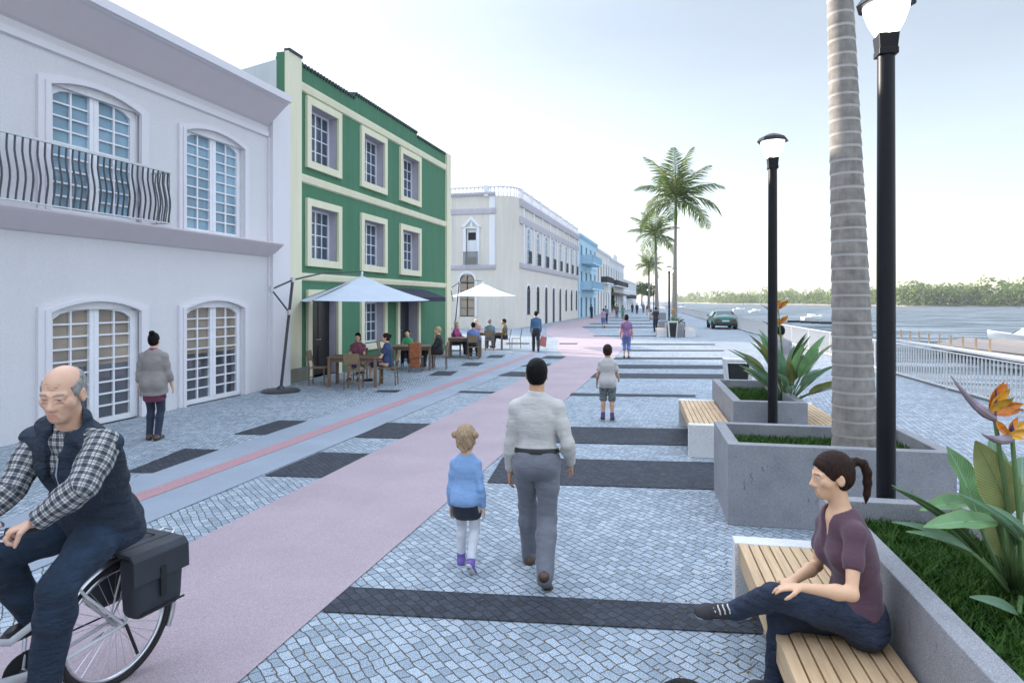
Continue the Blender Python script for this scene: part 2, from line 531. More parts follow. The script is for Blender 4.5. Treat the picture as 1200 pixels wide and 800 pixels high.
rnd = random.Random(11)
mb = MB()
def bank_point(px):
    for (a, pa), (b, pb) in zip(zip([790] + [q[0] for q in bk], bank), zip([840] + [q[0] for q in bk[1:]] + [1400], bank[1:])):
        if a <= px <= b: return pa.lerp(pb, (px - a) / (b - a))
    return bank[-1]
px = 790.0
while px < 1330:
    b = bank_point(px); d = b.length
    dirn = Vector((b.x, b.y, 0)).normalized()
    for row in range(2):
        base = b + dirn * (6 + row * 14 + rnd.uniform(-3, 4)) + Vector((0, 0, 1.2))
        hgt = rnd.uniform(.75, 1.2) * (9.6 + row * 2.7) * (1.22 if px > 1060 else 1.0) * (1.0 if d < 600 else 1.05)
        nb = 4 if d < 700 else 3
        for k in range(nb):
            rr = hgt * rnd.uniform(.22, .36)
            c = base + Vector((rnd.uniform(-.3, .3) * hgt, rnd.uniform(-.3, .3) * hgt, hgt * rnd.uniform(.3, .84) ))
            leaf_cloud(mb, c, (rr, rr, rr * .85), 26, hgt * .075, rnd)
        leaf_cloud(mb, base + Vector((0, 0, hgt * .2)), (hgt * .5, hgt * .5, hgt * .26), 40, hgt * .085, rnd)
    px += 760 * 3.6 / d * rnd.uniform(.8, 1.2)
tag(mb.build('treeline', M_WOOD_FAR, fixn=False), 'hazy green wood along the far bank of the river', 'wood', kind='stuff')
# ------------------------------------------------------------------ building materials
def stucco(name, col, bump=.35, var=.06, streak=.5):
    t = NT(name); p = t.pos()
    a = t.noise(62, p, 4, .7); b = t.noise(.35, p, 5, .6)
    mp = t.n('ShaderNodeMapping'); mp.inputs['Scale'].default_value = (3, 3, .25); t.l(p, mp.inputs[0])
    st = t.noise(1.3, mp.outputs[0], 4, .6)
    lo = tuple(c * (1 - var) for c in col)
    c = t.ramp(b.outputs['Fac'], [(.3, lo), (.65, col)])
    c = t.mix(.34 * min(1, bump * 2.2), c, t.ramp(a.outputs['Fac'], [(.36, (.34, .34, .34)), (.64, (.66, .66, .66))]), 'OVERLAY')
    c = t.mix(streak, c, t.ramp(st.outputs['Fac'], [(.42, (.44, .44, .43)), (.6, (.53, .53, .53))]), 'OVERLAY')
    t.base(c); t.set(Roughness=.85)
    t.bump(a.outputs['Fac'], bump, .012)
    return t.m
W_LILAC = stucco('pale_lilac_stucco', (.66, .645, .67), .7, .05, .12)
T_LILAC = stucco('smooth_lilac_trim', (.69, .665, .705), .05, .03, .15)
T_SOFFIT = stucco('mauve_moulding', (.64, .575, .605), .05, .03, .15)
W_GREEN = stucco('green_stucco', (.062, .185, .105), .22, .1)
T_CREAM = stucco('cream_trim', (.72, .69, .52), .06, .05)
W_GREY = stucco('grey_party_wall', (.58, .61, .63), .2, .08)
W_BEIGE = stucco('beige_stucco', (.68, .63, .57), .12, .06)
T_BEIGE = stucco('grey_lilac_trim', (.54, .51, .56), .05, .05)
T_WHITE = stucco('white_trim', (.76, .76, .80), .05, .04)
W_BLUE = stucco('light_blue_stucco', (.44, .62, .74), .12, .06)
W_CREAM = stucco('pale_cream_stucco', (.70, .67, .62), .12, .08)
W_PALE = stucco('pale_grey_stucco', (.66, .67, .70), .12, .08)
M_WFRAME = M('white_window_paint', (.74, .74, .78), .45, .04, 3)
M_REVEAL = M('mauve_reveal', (.45, .42, .50), .7, .06, 3)
M_STONE = stucco('rubble_plinth', (.26, .25, .2), 1.0, .3)
M_IRON = M('black_iron', (.035, .038, .045), .38, .2, 12, .12, 120)
M_RAILGREY = M('galvanised_rail', (.55, .57, .6), .4, .08, 12, metal=.5)
M_TILE = M('dark_roof_tile', (.02, .03, .026), .7, .3, 5, .4, 20)
M_DOOR = M('black_door_paint', (.012, .012, .014), .35, .2, 5)
M_NAVYDOOR = M('navy_door_paint', (.012, .018, .035), .35, .2, 5)
M_DARKIN = M('dark_interior', (.02, .022, .028), .9, .3, 2)
M_BLIND = M('tan_window_screen', (.36, .29, .22), .8, .1, 6)
M_BRASS = M('door_handle_metal', (.6, .58, .52), .3, .05, 5, metal=1)

def glass(name, col, ior, rough=.04):
    t = NT(name); p = t.pos()
    n = t.noise(1.1, p, 2)
    t.base(t.ramp(n.outputs['Fac'], [(.35, tuple(c * .6 for c in col)), (.65, col)]))
    t.set(Roughness=rough, IOR=ior)
    t.bump(n.outputs['Fac'], .08, .02)
    return t.m
M_GLASS = glass('window_glass', (.075, .08, .10), 2.1)
M_GLASSB = glass('bluish_window_glass', (.25, .40, .52), 1.5)
M_GLASST = glass('glass_with_painted_tan_reflection', (.34, .28, .22), 1.6)  # a beige reflection put into the glass colour
M_GLASSD = glass('dark_window_glass', (.03, .036, .045), 1.45)
M_GLASSG = glass('deep_blue_window_glass', (.05, .085, .15), 1.6)

class Fac:
    """a wall plane: a runs along it, z up, o outwards"""
    def __init__(s, T): s.T = T
    def box(s, mb, a0, a1, z0, z1, o0, o1):
        T = s.T
        return mb.hexa([T(a0, z0, o0), T(a1, z0, o0), T(a1, z0, o1), T(a0, z0, o1), T(a0, z1, o0), T(a1, z1, o0), T(a1, z1, o1), T(a0, z1, o1)])
    def path(s, pts, o): return [s.T(a, z, o) for a, z in pts]
    def n(s): return s.T(0, 0, 1) - s.T(0, 0, 0)
    def wall(s, mb, a0, a1, z0, z1, holes, depth, rev=.3):
        T = s.T
        As = sorted({a0, a1, *[h[0] for h in holes], *[h[1] for h in holes]})
        Zs = sorted({z0, z1, *[h[2] for h in holes], *[h[3] for h in holes]})
        for i in range(len(As) - 1):
            for j in range(len(Zs) - 1):
                ca, cz = (As[i] + As[i + 1]) / 2, (Zs[j] + Zs[j + 1]) / 2
                if any(h[0] < ca < h[1] and h[2] < cz < h[3] for h in holes): continue
                mb.quad([T(As[i], Zs[j], 0), T(As[i + 1], Zs[j], 0), T(As[i + 1], Zs[j + 1], 0), T(As[i], Zs[j + 1], 0)])
        for h in holes:
            c = [(h[0], h[2]), (h[1], h[2]), (h[1], h[3]), (h[0], h[3])]
            for k in range(4):
                p, q = c[k], c[(k + 1) % 4]
                mb.quad([T(*p, 0), T(*q, 0), T(*q, -rev), T(*p, -rev)])
            mb.quad([T(h[0], h[2], -rev), T(h[1], h[2], -rev), T(h[1], h[3], -rev), T(h[0], h[3], -rev)])
        mb.quad([T(a0, z0, 0), T(a0, z0, -depth), T(a0, z1, -depth), T(a0, z1, 0)])
        mb.quad([T(a1, z0, 0), T(a1, z0, -depth), T(a1, z1, -depth), T(a1, z1, 0)])
        mb.quad([T(a0, z0, -depth), T(a1, z0, -depth), T(a1, z1, -depth), T(a0, z1, -depth)])
        mb.quad([T(a0, z1, 0), T(a1, z1, 0), T(a1, z1, -depth), T(a0, z1, -depth)])
    def profile(s, mb, a0, a1, prof):
        """a moulding: profile [(o,z)...] pushed along the wall"""
        A = [s.T(a0, z, o) for o, z in prof]; B = [s.T(a1, z, o) for o, z in prof]
        mb.prism(A, B[0] - A[0])

def arch(a0, a1, z0, zs, rise, n=12, round_=False):
    pts = [(a0, z0), (a0, zs)]
    for i in range(1, n):
        t = -1 + 2 * i / n
        z = zs + rise * (math.sqrt(max(0, 1 - t * t)) if round_ else (1 - t * t))
        pts.append((a0 + (a1 - a0) * (t + 1) / 2, z))
    return pts + [(a1, zs), (a1, z0)]

def zup(t, zs, rise): return zs + rise * (1 - t * t)

def arched_door(F, parent, name, a0, a1, z0, zs, rise, sw, fw, rows, gl, reveal=.12, label=None):
    """double glazed leaves with glazing bars inside a shouldered surround with a shallow arched head"""
    mb = MB()
    o_out = arch(a0, a1, z0, zs, rise); o_in = arch(a0 + sw, a1 - sw, z0, zs - sw * .45, rise * .92)
    mb.ring(F.path(o_in, -.02), F.path(o_out, -.02), F.n() * .07)
    m2 = arch(a0 + sw * .55, a1 - sw * .55, z0, zs - sw * .25, rise * .95)
    mb.ring(F.path(o_in, .05), F.path(m2, .05), F.n() * .025)
    w = mb.build(name, T_LILAC, parent)
    if label: w['label'] = label
    fr = MB()
    pr = rise * .8
    p_in = arch(a0 + sw + fw, a1 - sw - fw, z0 + .10, zs - sw * .45 - fw * .9, pr, 12, True)
    i_out = arch(a0 + sw + .002, a1 - sw - .002, z0 + .004, zs - sw * .45 - .002, rise * .92)
    fr.ring(F.path(p_in, -reveal), F.path(i_out, -reveal), F.n() * .06)
    F.box(fr, a0 + sw + .01, a1 - sw - .01, z0 + .004, z0 + .10, -reveal, -reveal + .055)
    b0, b1 = a0 + sw + fw, a1 - sw - fw
    mid = (b0 + b1) / 2; half = (b1 - b0) / 2
    top = zs - sw * .45 - fw * .9
    def zt(a): return top + pr * math.sqrt(max(0, 1 - ((a - mid) / half) ** 2))
    F.box(fr, mid - .09, mid + .09, z0 + .1, zt(mid) + .03, -reveal, -reveal + .065)
    F.box(fr, mid - .008, mid + .008, z0 + .1, zt(mid) + .03, -reveal + .065, -reveal + .075)
    for q in (.5 * (b0 + mid - .09), .5 * (b1 + mid + .09)):
        F.box(fr, q - .016, q + .016, z0 + .1, zt(q) + .02, -reveal + .008, -reveal + .045)
    ph = (top + pr * .8 - z0 - .1) / rows
    for k in range(1, rows):
        z = z0 + .1 + ph * k
        e = 0
        if z > top:
            e = half * (1 - math.sqrt(max(0, 1 - ((z - top) / pr) ** 2)))
        F.box(fr, b0 + e, b1 - e, z - .014, z + .014, -reveal + .01, -reveal + .04)
    lf = fr.build('glazed_leaf', M_WFRAME, w)
    g = MB().quad(F.path(arch(b0 - .02, b1 + .02, z0 + .08, top + .02, pr, 12, True), -reveal + .006))
    g.build('pane', gl, w)
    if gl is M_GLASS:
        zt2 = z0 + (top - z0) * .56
        MB().quad(F.path([(b0 - .02, zt2)] + arch(b0 - .02, b1 + .02, zt2, top + .02, pr, 12, True)[1:-1] + [(b1 + .02, zt2)], -reveal + .008)).build('painted_reflection', M_GLASST, w)  # upper panes: painted reflection, a tan sheet over the dark glass
    return w

# ------------------------------------------------------------------ pale lilac two-storey house
LX = -9.7
FL = Fac(lambda a, z, o: Vector((LX + o, a, z)))
ly = lambda px: onX(px, 352, LX).y
YE = ly(335.2)
house = thing('lilac_house', 'pale lilac two-storey house with arched glazed doors and an iron balcony', 'house', (LX, 6, 0))
house.location = (0, 0, 0)
doors = [(ly(42), ly(172.5)), (ly(208), ly(290))]
step = doors[1][0] - doors[0][0]
doors = [(doors[0][0] - 2.9, doors[0][0] - .9)] + doors
holes = []
for a0, a1 in doors:
    holes += [(a0 + .2, a1 - .2, 0, 2.0), (a0 + .2, a1 - .2, 3.56, 5.6)]
mb = MB(); FL.wall(mb, -6, YE, 0, 7.0, holes, 14, .2)
mb.build('wall', W_LILAC, house)
pil0 = ly(313)
mb = MB(); FL.box(mb, pil0, pil0 + .05, .0, 6.1, 0, .05); FL.box(mb, pil0 + .05, YE, 0, 7.03, 0, .13)
mb.build('pilaster', T_LILAC, house)
ce = pil0 + .012
mb = MB(); FL.profile(mb, -6, ce, [(0, 6.36), (.06, 6.40), (.55, 6.83), (.60, 6.86), (.60, 7.03), (0, 7.03)])
mb.build('cornice', T_SOFFIT, house)
mb = MB(); FL.profile(mb, -6, ce + .02, [(.6, 6.87), (.66, 6.89), (.66, 7.05), (.6, 7.05)])
mb.build('cornice_fascia', T_LILAC, house)
mb = MB(); FL.profile(mb, -6, ce, [(0, 6.09), (.05, 6.11), (.05, 6.22), (0, 6.24)])
mb.build('frieze_moulding', T_LILAC, house)
mb = MB(); FL.profile(mb, -6, ce + .1, [(0, 3.20), (.05, 3.22), (.36, 3.46), (.40, 3.5), (.40, 3.53), (0, 3.53)])
mb.build('string_course', T_SOFFIT, house)
mb = MB(); mb.box(LX - 14, LX - .3, -6, YE - .15, 7.03, 7.25); mb.build('roof', M_TILE, house)
for i, (a0, a1) in enumerate(doors):
    arched_door(FL, house, 'door', a0, a1, .004, 2.05, .19, .2 if i == 1 else .17, .13, 9, M_GLASS)
    arched_door(FL, house, 'window', a0, a1, 3.54, 5.67, .18, .2 if i == 1 else .17, .13, 9, M_GLASSB)
# balcony with bellied bars
by1 = ly(203); byR = onX(203, 230, LX + .5).y
bal = thing('balcony', None, None); link_child(bal, house)
def belly(o0, t):
    return o0 + .052 * math.exp(-((t - .36) / .24) ** 2) - .018 * math.exp(-((t - .8) / .14) ** 2)
mb = MB()
z0, z1 = 3.60, 4.53
nb = 0
a = byR - .04
while a > 0.2:
    pts = [(belly(.42, k / 9), z0 + (z1 - z0) * k / 9) for k in range(10)]
    for (o1, za), (o2, zb) in zip(pts[:-1], pts[1:]):
        mb.bar(FL.T(a, za, o1), FL.T(a, zb, o2), .036, .009, (0, 1, 0))
    a -= .115
for o in (.12, .22, .32):
    pts = [(byR + .052 * math.exp(-((k / 9 - .36) / .24) ** 2) - .035 * math.exp(-((k / 9 - .8) / .14) ** 2), z0 + (z1 - z0) * k / 9) for k in range(10)]
    for (q1, za), (q2, zb) in zip(pts[:-1], pts[1:]):
        mb.bar(FL.T(q1, za, o), FL.T(q2, zb, o), .022, .014, (1, 0, 0))
mb.build('railing_slat', M('grey_balcony_iron', (.13, .135, .15), .35, .15, 12, metal=.5), bal)
mb = MB()
for z, h in ((z1 + .015, .035), (z0 - .01, .02)):
    FL.box(mb, .2, byR + .02, z - h / 2, z + h / 2, .40, .45)
    FL.box(mb, byR - .02, byR + .02, z - h / 2, z + h / 2, .02, .40)
FL.box(mb, byR - .015, byR + .015, z0, z1, .41, .44)
mb.build('handrail', M_RAILGREY, bal)

# ------------------------------------------------------------------ green three-storey house
GX = -9.9
FG = Fac(lambda a, z, o: Vector((GX + o, a, z)))
gy = lambda px: onX(px, 352, GX).y
gz = lambda px, py: onX(px, py, GX).z
g0, g1 = gy(334.8), gy(526)
gh = thing('green_house', 'green three-storey house with cream window frames and a cream corner pilaster', 'house')
wx = [(gy(357.5), gy(398.4)), (gy(421.5), gy(452)), (gy(467.5), gy(492))]
zr3 = (gz(357.5, 195.5), gz(357.5, 111.8)); zr2 = (gz(357.5, 311.5), gz(357.5, 231.5)); zr1 = (gz(421.5, 411), 2.32)
fw = .2
wins = [(a0, a1, *z) for a0, a1 in wx for z in (zr3, zr2)] + [(wx[1][0], wx[1][1], zr1[0], zr1[1])]
gdoors = [(gy(358.5), gy(398)), (gy(464), gy(491))]
holes = [(a0 + fw, a1 - fw, z0 + fw, z1 - fw) for a0, a1, z0, z1 in wins] + [(a0 + fw, a1 - fw, 0, 2.25) for a0, a1 in gdoors]
Zt = 8.42
mb = MB(); FG.wall(mb, g0, g1, 0, Zt - .25, holes, 11, .42)
mb.build('wall', W_GREEN, gh)
gp = gy(350.2); s1, s2 = gy(415.6), gy(488.5)
mb = MB()
FG.box(mb, g0, g1, Zt - .25, gz(350, 74.4), -.3, 0)
zA = gz(350, 74.6); zB = gz(417, 111)
FG.box(mb, s1, s2, Zt - .3, zB, -.3, .003)
mb.build('parapet', W_GREEN, gh)
mb = MB()
for (a, b, z) in ((gp + .02, s1, zA), (s1, s2, zB), (s2, g1, zA)):
    n = int((b - a) / .16)
    for k in range(n):
        q = a + (b - a) * (k + .5) / n
        mb.tube([FG.T(q, z + .01, .05), FG.T(q, z + .09, -.6)], .06, 7)
mb.build('roof_tile', M_TILE, gh)
mb = MB(); FG.box(mb, g0 - .015, gp, .36, zA + .12, -.02, .09); mb.build('pilaster', T_CREAM, gh)
mb = MB(); FG.box(mb, gy(521.5), g1 + .02, 0, zA + .05, -.02, .09); mb.build('pilaster', T_CREAM, gh)
mb = MB(); FG.box(mb, g0 - .0, gp + .01, zA + .12, zA + .19, -.05, .12)
mb.build('pilaster_cap', M_TILE, gh)
pe = gy(521.5) - .005
for lo, hi in ((gz(350, 105.6), gz(350, 95.3)), (gz(350, 213), gz(350, 203)), (gz(350, 328.7), gz(350, 320))):
    mb = MB(); FG.profile(mb, gp + .005, pe, [(0, lo), (.05, lo + .03), (.07, hi - .05), (.07, hi), (0, hi + .02)])
    mb.build('string_course', T_CREAM, gh)
mb = MB(); FG.box(mb, g0 - .01, gdoors[0][0] - .003, .002, .355, -.02, .11); mb.build('plinth', M_STONE, gh)
# the party wall behind, with its sloping top
mb = MB()
mb.prism([(GX - .26, g0 - .02, 0), (GX - .26, g0 - .02, onY(322, 70, g0).z), (GX - 6, g0 - .02, onY(322, 70, g0).z - .95), (GX - 6, g0 - .02, 0)], (0, .25, 0))
mb.build('party_wall', W_GREY, gh)
mb = MB(); mb.box(GX - .26, GX - .02, g0 - .02, g0 + .4, 5.5, zA + .1); mb.build('gable_edge', W_GREEN, gh)
def sash(F, parent, a0, a1, z0, z1, cols, rows, name='window', depth=.3, fw=.2, proud=.08):
    mb = MB()
    o = [(a0, z0), (a0, z1), (a1, z1), (a1, z0)]; i = [(a0 + fw, z0 + fw), (a0 + fw, z1 - fw), (a1 - fw, z1 - fw), (a1 - fw, z0 + fw)]
    mb.ring(F.path(i, -.01), F.path(o, -.01), F.n() * (proud + .01), True)
    w = mb.build(name, T_CREAM, parent)
    b0, b1, c0, c1 = a0 + fw + .002, a1 - fw - .002, z0 + fw + .002, z1 - fw - .002
    mb = MB()
    for q0, q1 in ((b0, b0 + .012), (b1 - .012, b1)):
        F.box(mb, q0, q1, c0, c1, -depth, -.015)
    F.box(mb, b0 + .013, b1 - .013, c1 - .012, c1, -depth, -.015)
    mb.build('reveal', M_REVEAL, w)
    mb = MB()
    e = .06
    oo = [(b0 + .014, c0), (b0 + .014, c1 - .014), (b1 - .014, c1 - .014), (b1 - .014, c0)]
    ii = [(b0 + .014 + e, c0 + e), (b0 + .014 + e, c1 - .014 - e), (b1 - .014 - e, c1 - .014 - e), (b1 - .014 - e, c0 + e)]
    mb.ring(F.path(ii, -depth), F.path(oo, -depth), F.n() * .06, True)
    x0, x1, y0, y1 = b0 + e, b1 - e, c0 + e, c1 - e
    for k in range(1, cols):
        q = x0 + (x1 - x0) * k / cols; t = .03 if k * 2 == cols else .015
        F.box(mb, q - t, q + t, y0, y1, -depth + .01, -depth + .05)
    for k in range(1, rows):
        q = y0 + (y1 - y0) * k / rows
        F.box(mb, x0, x1, q - .014, q + .014, -depth + .012, -depth + .045)
    mb.build('sash', M_WFRAME, w)
    MB().quad(F.path([(x0 - .03, y0 - .03), (x1 + .03, y0 - .03), (x1 + .03, y1 + .03), (x0 - .03, y1 + .03)], -depth + .025)).build('pane', M_GLASSG, w)
    return w
for a0, a1, z0, z1 in wins: sash(FG, gh, a0, a1, z0, z1, 4, 4)
for i, (a0, a1) in enumerate(gdoors):
    mb = MB()
    mb.ring(FG.path([(a0 + fw, .0), (a0 + fw, 2.25), (a1 - fw, 2.25), (a1 - fw, 0)], -.01), FG.path([(a0, 0), (a0, 2.45), (a1, 2.45), (a1, 0)], -.01), FG.n() * .09)
    d = mb.build('door', T_CREAM, gh)
    mb = MB()
    FG.box(mb, a1 - fw - .014, a1 - fw - .002, .01, 2.24, -.36, -.015)
    FG.box(mb, a0 + fw + .002, a0 + fw + .014, .01, 2.24, -.36, -.015)
    mb.build('reveal', M_REVEAL, d)
    mb = MB(); rec = -.22 if i == 0 else -.34
    FG.box(mb, a0 + fw + .016, a1 - fw - .016, .01, 2.23, rec - .05, rec)
    for z0, z1 in ((.15, .85), (1.0, 2.1)):
        m_ = (a0 + a1) / 2
        FG.box(mb, a0 + fw + .12, m_ - .06, z0, z1, rec + .0, rec + .015); FG.box(mb, m_ + .06, a1 - fw - .12, z0, z1, rec, rec + .015)
    mb.build('door_leaf', M_DOOR if i == 0 else M_NAVYDOOR, d)
    mb = MB(); m_ = (a0 + a1) / 2
    for s_ in (-.04, .04): mb.tube([FG.T(m_ + s_, 1.03, rec), FG.T(m_ + s_, 1.03, rec + .06), FG.T(m_ + s_ * 3, 1.03, rec + .06)], .012, 6)
    mb.build('handle', M_BRASS, d)
# awning over the second door
M_AWN = M('navy_awning_cloth', (.016, .022, .045), .85, .15, 6, .2, 50)
q0, q1 = gy(441), gy(495.5)
mb = MB()
zt_, zb_, zv = gz(492.5, 338.8), 2.27, 2.11
rx = .95
mb.prism([FG.T(q0, zt_, .03), FG.T(q0, zb_, rx), FG.T(q0, zv, rx), FG.T(q0, zv, rx - .02), FG.T(q0, zb_ - .03, rx - .03), FG.T(q0, zt_ - .05, .03)], (0, q1 - q0, 0))
for q in (q0, q1): mb.prism([FG.T(q - .01, zt_, .03), FG.T(q - .01, zb_, rx), FG.T(q - .01, zv, rx), FG.T(q - .01, zv, .03)], (0, .02, 0))
aw = tag(mb.build('awning', M_AWN), 'dark navy sloping awning over the green house entrance', 'awning')

# ------------------------------------------------------------------ beige corner building with a balustrade
BX = -12.25; RC = 1.55
FB = Fac(lambda a, z, o: Vector((BX + o, a, z)))
byf = lambda px: onX(px, 352, BX).y
bz = lambda px, py: onX(px, py, BX).z
b0, b1 = onX(608.5, 352, BX).y, byf(677.3)
bh = thing('corner_building', 'beige corner building with a white balustrade and tall arched windows', 'building')
bg_up = [byf(p) for p in (619, 629.8, 639.7, 649, 657.4, 664.2, 670, 675.2)]
sp = (bg_up[-1] - bg_up[0]) / 7
ups = [bg_up[0] + sp * k for k in range(8)]
ztop = bz(608.5, 232); zrail = bz(608.5, 221)
SYB = b0 - RC
FS = Fac(lambda a, z, o: Vector((a, SYB - o, z)))
ax = lambda px: onY(px, 352, SYB).x
sw0, sw1 = ax(543), ax(562)
sl0, sl1 = ax(537.5), ax(557.5)
zs_ = lambda py: onY(560, py, SYB).z
WH = 1.3
lows = ups
H1 = 3.35
lo_holes = [(q - WH / 2, q + WH / 2, (.95 if k in (0, 1, 5, 6, 7) else .0), 3.5) for k, q in enumerate(lows)]
z_b = bz(608.5, 308); z_bt = bz(608.5, 314)
up_z0, up_z1 = z_b + .15, bz(620, 268)
mb = MB(); FB.wall(mb, b0, b1, 0, ztop, lo_holes + [(q - WH / 2, q + WH / 2, up_z0, up_z1) for q in ups], 26, .3)
# side wall and the rounded corner
FS.wall(mb, BX - 24, BX - RC, 0, ztop, [(sl0 + .12, sl1 - .12, zs_(371), zs_(322)), (sw0 + .15, sw1 - .15, zs_(301), zs_(268))], .5, .3)
N = 10
arc = [(BX - RC + RC * math.sin(math.pi / 2 * k / N), b0 - RC * math.cos(math.pi / 2 * k / N)) for k in range(N + 1)]
for p, q in zip(arc[:-1], arc[1:]): mb.quad([(*p, 0), (*q, 0), (*q, ztop), (*p, ztop)])
mb.build('wall', W_BEIGE, bh)
def arch_open(F, parent, name, q, w, z0, zs, rnd_rise, mat_leaf, bars=True, label=None, trim=T_WHITE):
    mb = MB()
    mb.ring(F.path(arch(q - w / 2, q + w / 2, z0, zs, rnd_rise, 12, True), -.01), F.path(arch(q - w / 2 - .16, q + w / 2 + .16, z0, zs, rnd_rise + .18, 12, True), -.01), F.n() * .07)
    # fills the square head of the opening above the curve
    ins = arch(q - w / 2, q + w / 2, z0, zs, rnd_rise, 12, True)[1:-1]
    top = [(a, zs + rnd_rise + .03) for a, z in ins]
    mb.ring(F.path(ins, -.012), F.path(top, -.012), F.n() * -.05)
    o = mb.build(name, trim, parent)
    mb = MB()
    mb.ring(F.path(arch(q - w / 2 + .07, q + w / 2 - .07, z0 + .06, zs, rnd_rise - .07, 12, True), -.07), F.path(arch(q - w / 2, q + w / 2, z0, zs, rnd_rise, 12, True), -.07), F.n() * .05)
    F.box(mb, q - w / 2, q + w / 2, z0, z0 + .07, -.069, -.025); F.box(mb, q - w / 2, q + w / 2, zs - .035, zs + .035, -.069, -.018)
    F.box(mb, q - .035, q + .035, z0, zs + rnd_rise - .03, -.069, -.022)
    if bars:
        for k in range(1, 4): F.box(mb, q - w / 2, q + w / 2, z0 + (zs - z0) * k / 4 - .015, z0 + (zs - z0) * k / 4 + .015, -.068, -.03)
    mb.build('sash', mat_leaf, o)
    return o
def pane_for(F, o, q, w, z0, zs, rise, m, dep=-.06):
    MB().quad(F.path(arch(q - w / 2 + .02, q + w / 2 - .02, z0 + .02, zs, rise - .02, 12, True), dep)).build('pane', m, o)
for k, q in enumerate(lows):
    isd = k in (2, 3, 4)
    z0 = .02 if isd else .95
    o = arch_open(FB, bh, 'door' if isd else 'window', q, WH, z0, 2.95, .45, M_DOOR, not isd)
    if isd:
        mb = MB(); FB.box(mb, q - WH / 2 + .02, q + WH / 2 - .02, .03, 2.92, -.062, -.04); mb.build('door_leaf', M_DOOR, o)
        pane_for(FB, o, q, WH, 2.95, 2.96, .42, M_GLASSB)
    else: pane_for(FB, o, q, WH, z0, 2.95, .45, M_GLASSD)
us = up_z1 - .5
for k, q in enumerate(ups):
    o = arch_open(FB, bh, 'window', q, WH, up_z0, us, .45, T_WHITE)
    pane_for(FB, o, q, WH, up_z0, us, .45, M_GLASSB)
    mb = MB()
    for i in range(9): FB.box(mb, q - .55 + i * 1.1 / 8 - .012, q - .55 + i * 1.1 / 8 + .012, up_z0 - .02, up_z0 + .95, .18, .205)
    FB.box(mb, q - .57, q + .57, up_z0 + .95, up_z0 + .99, .17, .215); FB.box(mb, q - .57, q + .57, up_z0 - .04, up_z0, .08, .22)
    mb.build('balcony_railing_slat', M_IRON, o)
for k in range(9):
    q = ups[0] - sp / 2 + sp * k
    q = min(max(q, b0 + .2), b1 - .2)
    mb = MB(); FB.box(mb, q - .16, q + .16, z_b + .05, ztop - .1, -.01, .10); mb.build('pilaster', T_WHITE, bh)
zc1, zc0 = bz(620, 253.5), bz(620, 260)
for lo, hi, pr in ((z_bt - .02, z_b + .02, .16), (bz(608.5, 262), bz(608.5, 253), .16), (bz(608.5, 242), bz(608.5, 233), .22)):
    mb = MB(); FB.profile(mb, b0 + .02, b1, [(0, lo), (pr * .6, lo + .05), (pr, hi - .12), (pr, hi), (0, hi)])
    mb.build('cornice', T_BEIGE, bh)
q = FS
s0, s1 = BX - 16, ax(581)
for ylo, yhi, pr in ((316.4, 310.8, .16), (252.3, 245.5, .14), (231.5, 227.3, .2)):
    lo = onY(527.5, ylo, SYB).z; hi = onY(527.5, yhi, SYB).z
    mb = MB(); FS.profile(mb, s0, s1, [(0, lo), (pr * .6, lo + .05), (pr, hi - .1), (pr, hi), (0, hi)]); mb.build('cornice', T_BEIGE, bh)
for p0, p1 in ((573.5, 580), (525, 529.5)):
    for y0_, y1_ in ((311, 252.5), (245, 231.5)):
        mb = MB(); FS.box(mb, ax(p0), ax(p1), zs_(y0_), zs_(y1_), -.01, .08); mb.build('pilaster', T_WHITE, bh)
# side window with a pointed head and a small balcony
z0, z1 = zs_(310), zs_(266)
mb = MB()
mb.ring(FS.path([(sw0 + .22, z0), (sw0 + .22, z1 - .1), (sw1 - .22, z1 - .1), (sw1 - .22, z0)], -.01), FS.path([(sw0, z0), (sw0, z1), (sw1, z1), (sw1, z0)], -.01), FS.n() * .1)
m_ = (sw0 + sw1) / 2
mb.prism(FS.path([(sw0 - .15, z1), (m_, z1 + .85), (sw1 + .15, z1), (sw1 - .1, z1), (m_, z1 + .55), (sw0 + .1, z1)], .0), FS.n() * .14)
FS.box(mb, m_ - .1, m_ + .1, z1, z1 + .6, 0, .07)
w = mb.build('window', T_WHITE, bh)
mb = MB(); FS.box(mb, sw0 + .23, sw1 - .23, z0, z1 - .11, -.2, -.14); mb.build('shutter', T_WHITE, w)
mb = MB(); FS.box(mb, sw0 + .35, sw1 - .35, zs_(281), zs_(272), -.14, -.13); mb.build('pane', M_DARKIN, w)
mb = MB()
for i in range(15): a = sw0 + .1 + (sw1 - sw0 - .2) * i / 14; FS.box(mb, a - .014, a + .014, z0, zs_(296), .25, .28)
FS.box(mb, sw0 + .05, sw1 - .05, zs_(296), zs_(296) + .05, .24, .29)
mb.build('balcony_railing_slat', M_IRON, w)
o = arch_open(FS, bh, 'window', (sl0 + sl1) / 2, sl1 - sl0 - .1, zs_(371), zs_(331), zs_(320) - zs_(331), M_DOOR, True)
pane_for(FS, o, (sl0 + sl1) / 2, sl1 - sl0 - .1, zs_(371), zs_(331), zs_(320) - zs_(331), M_BLIND)
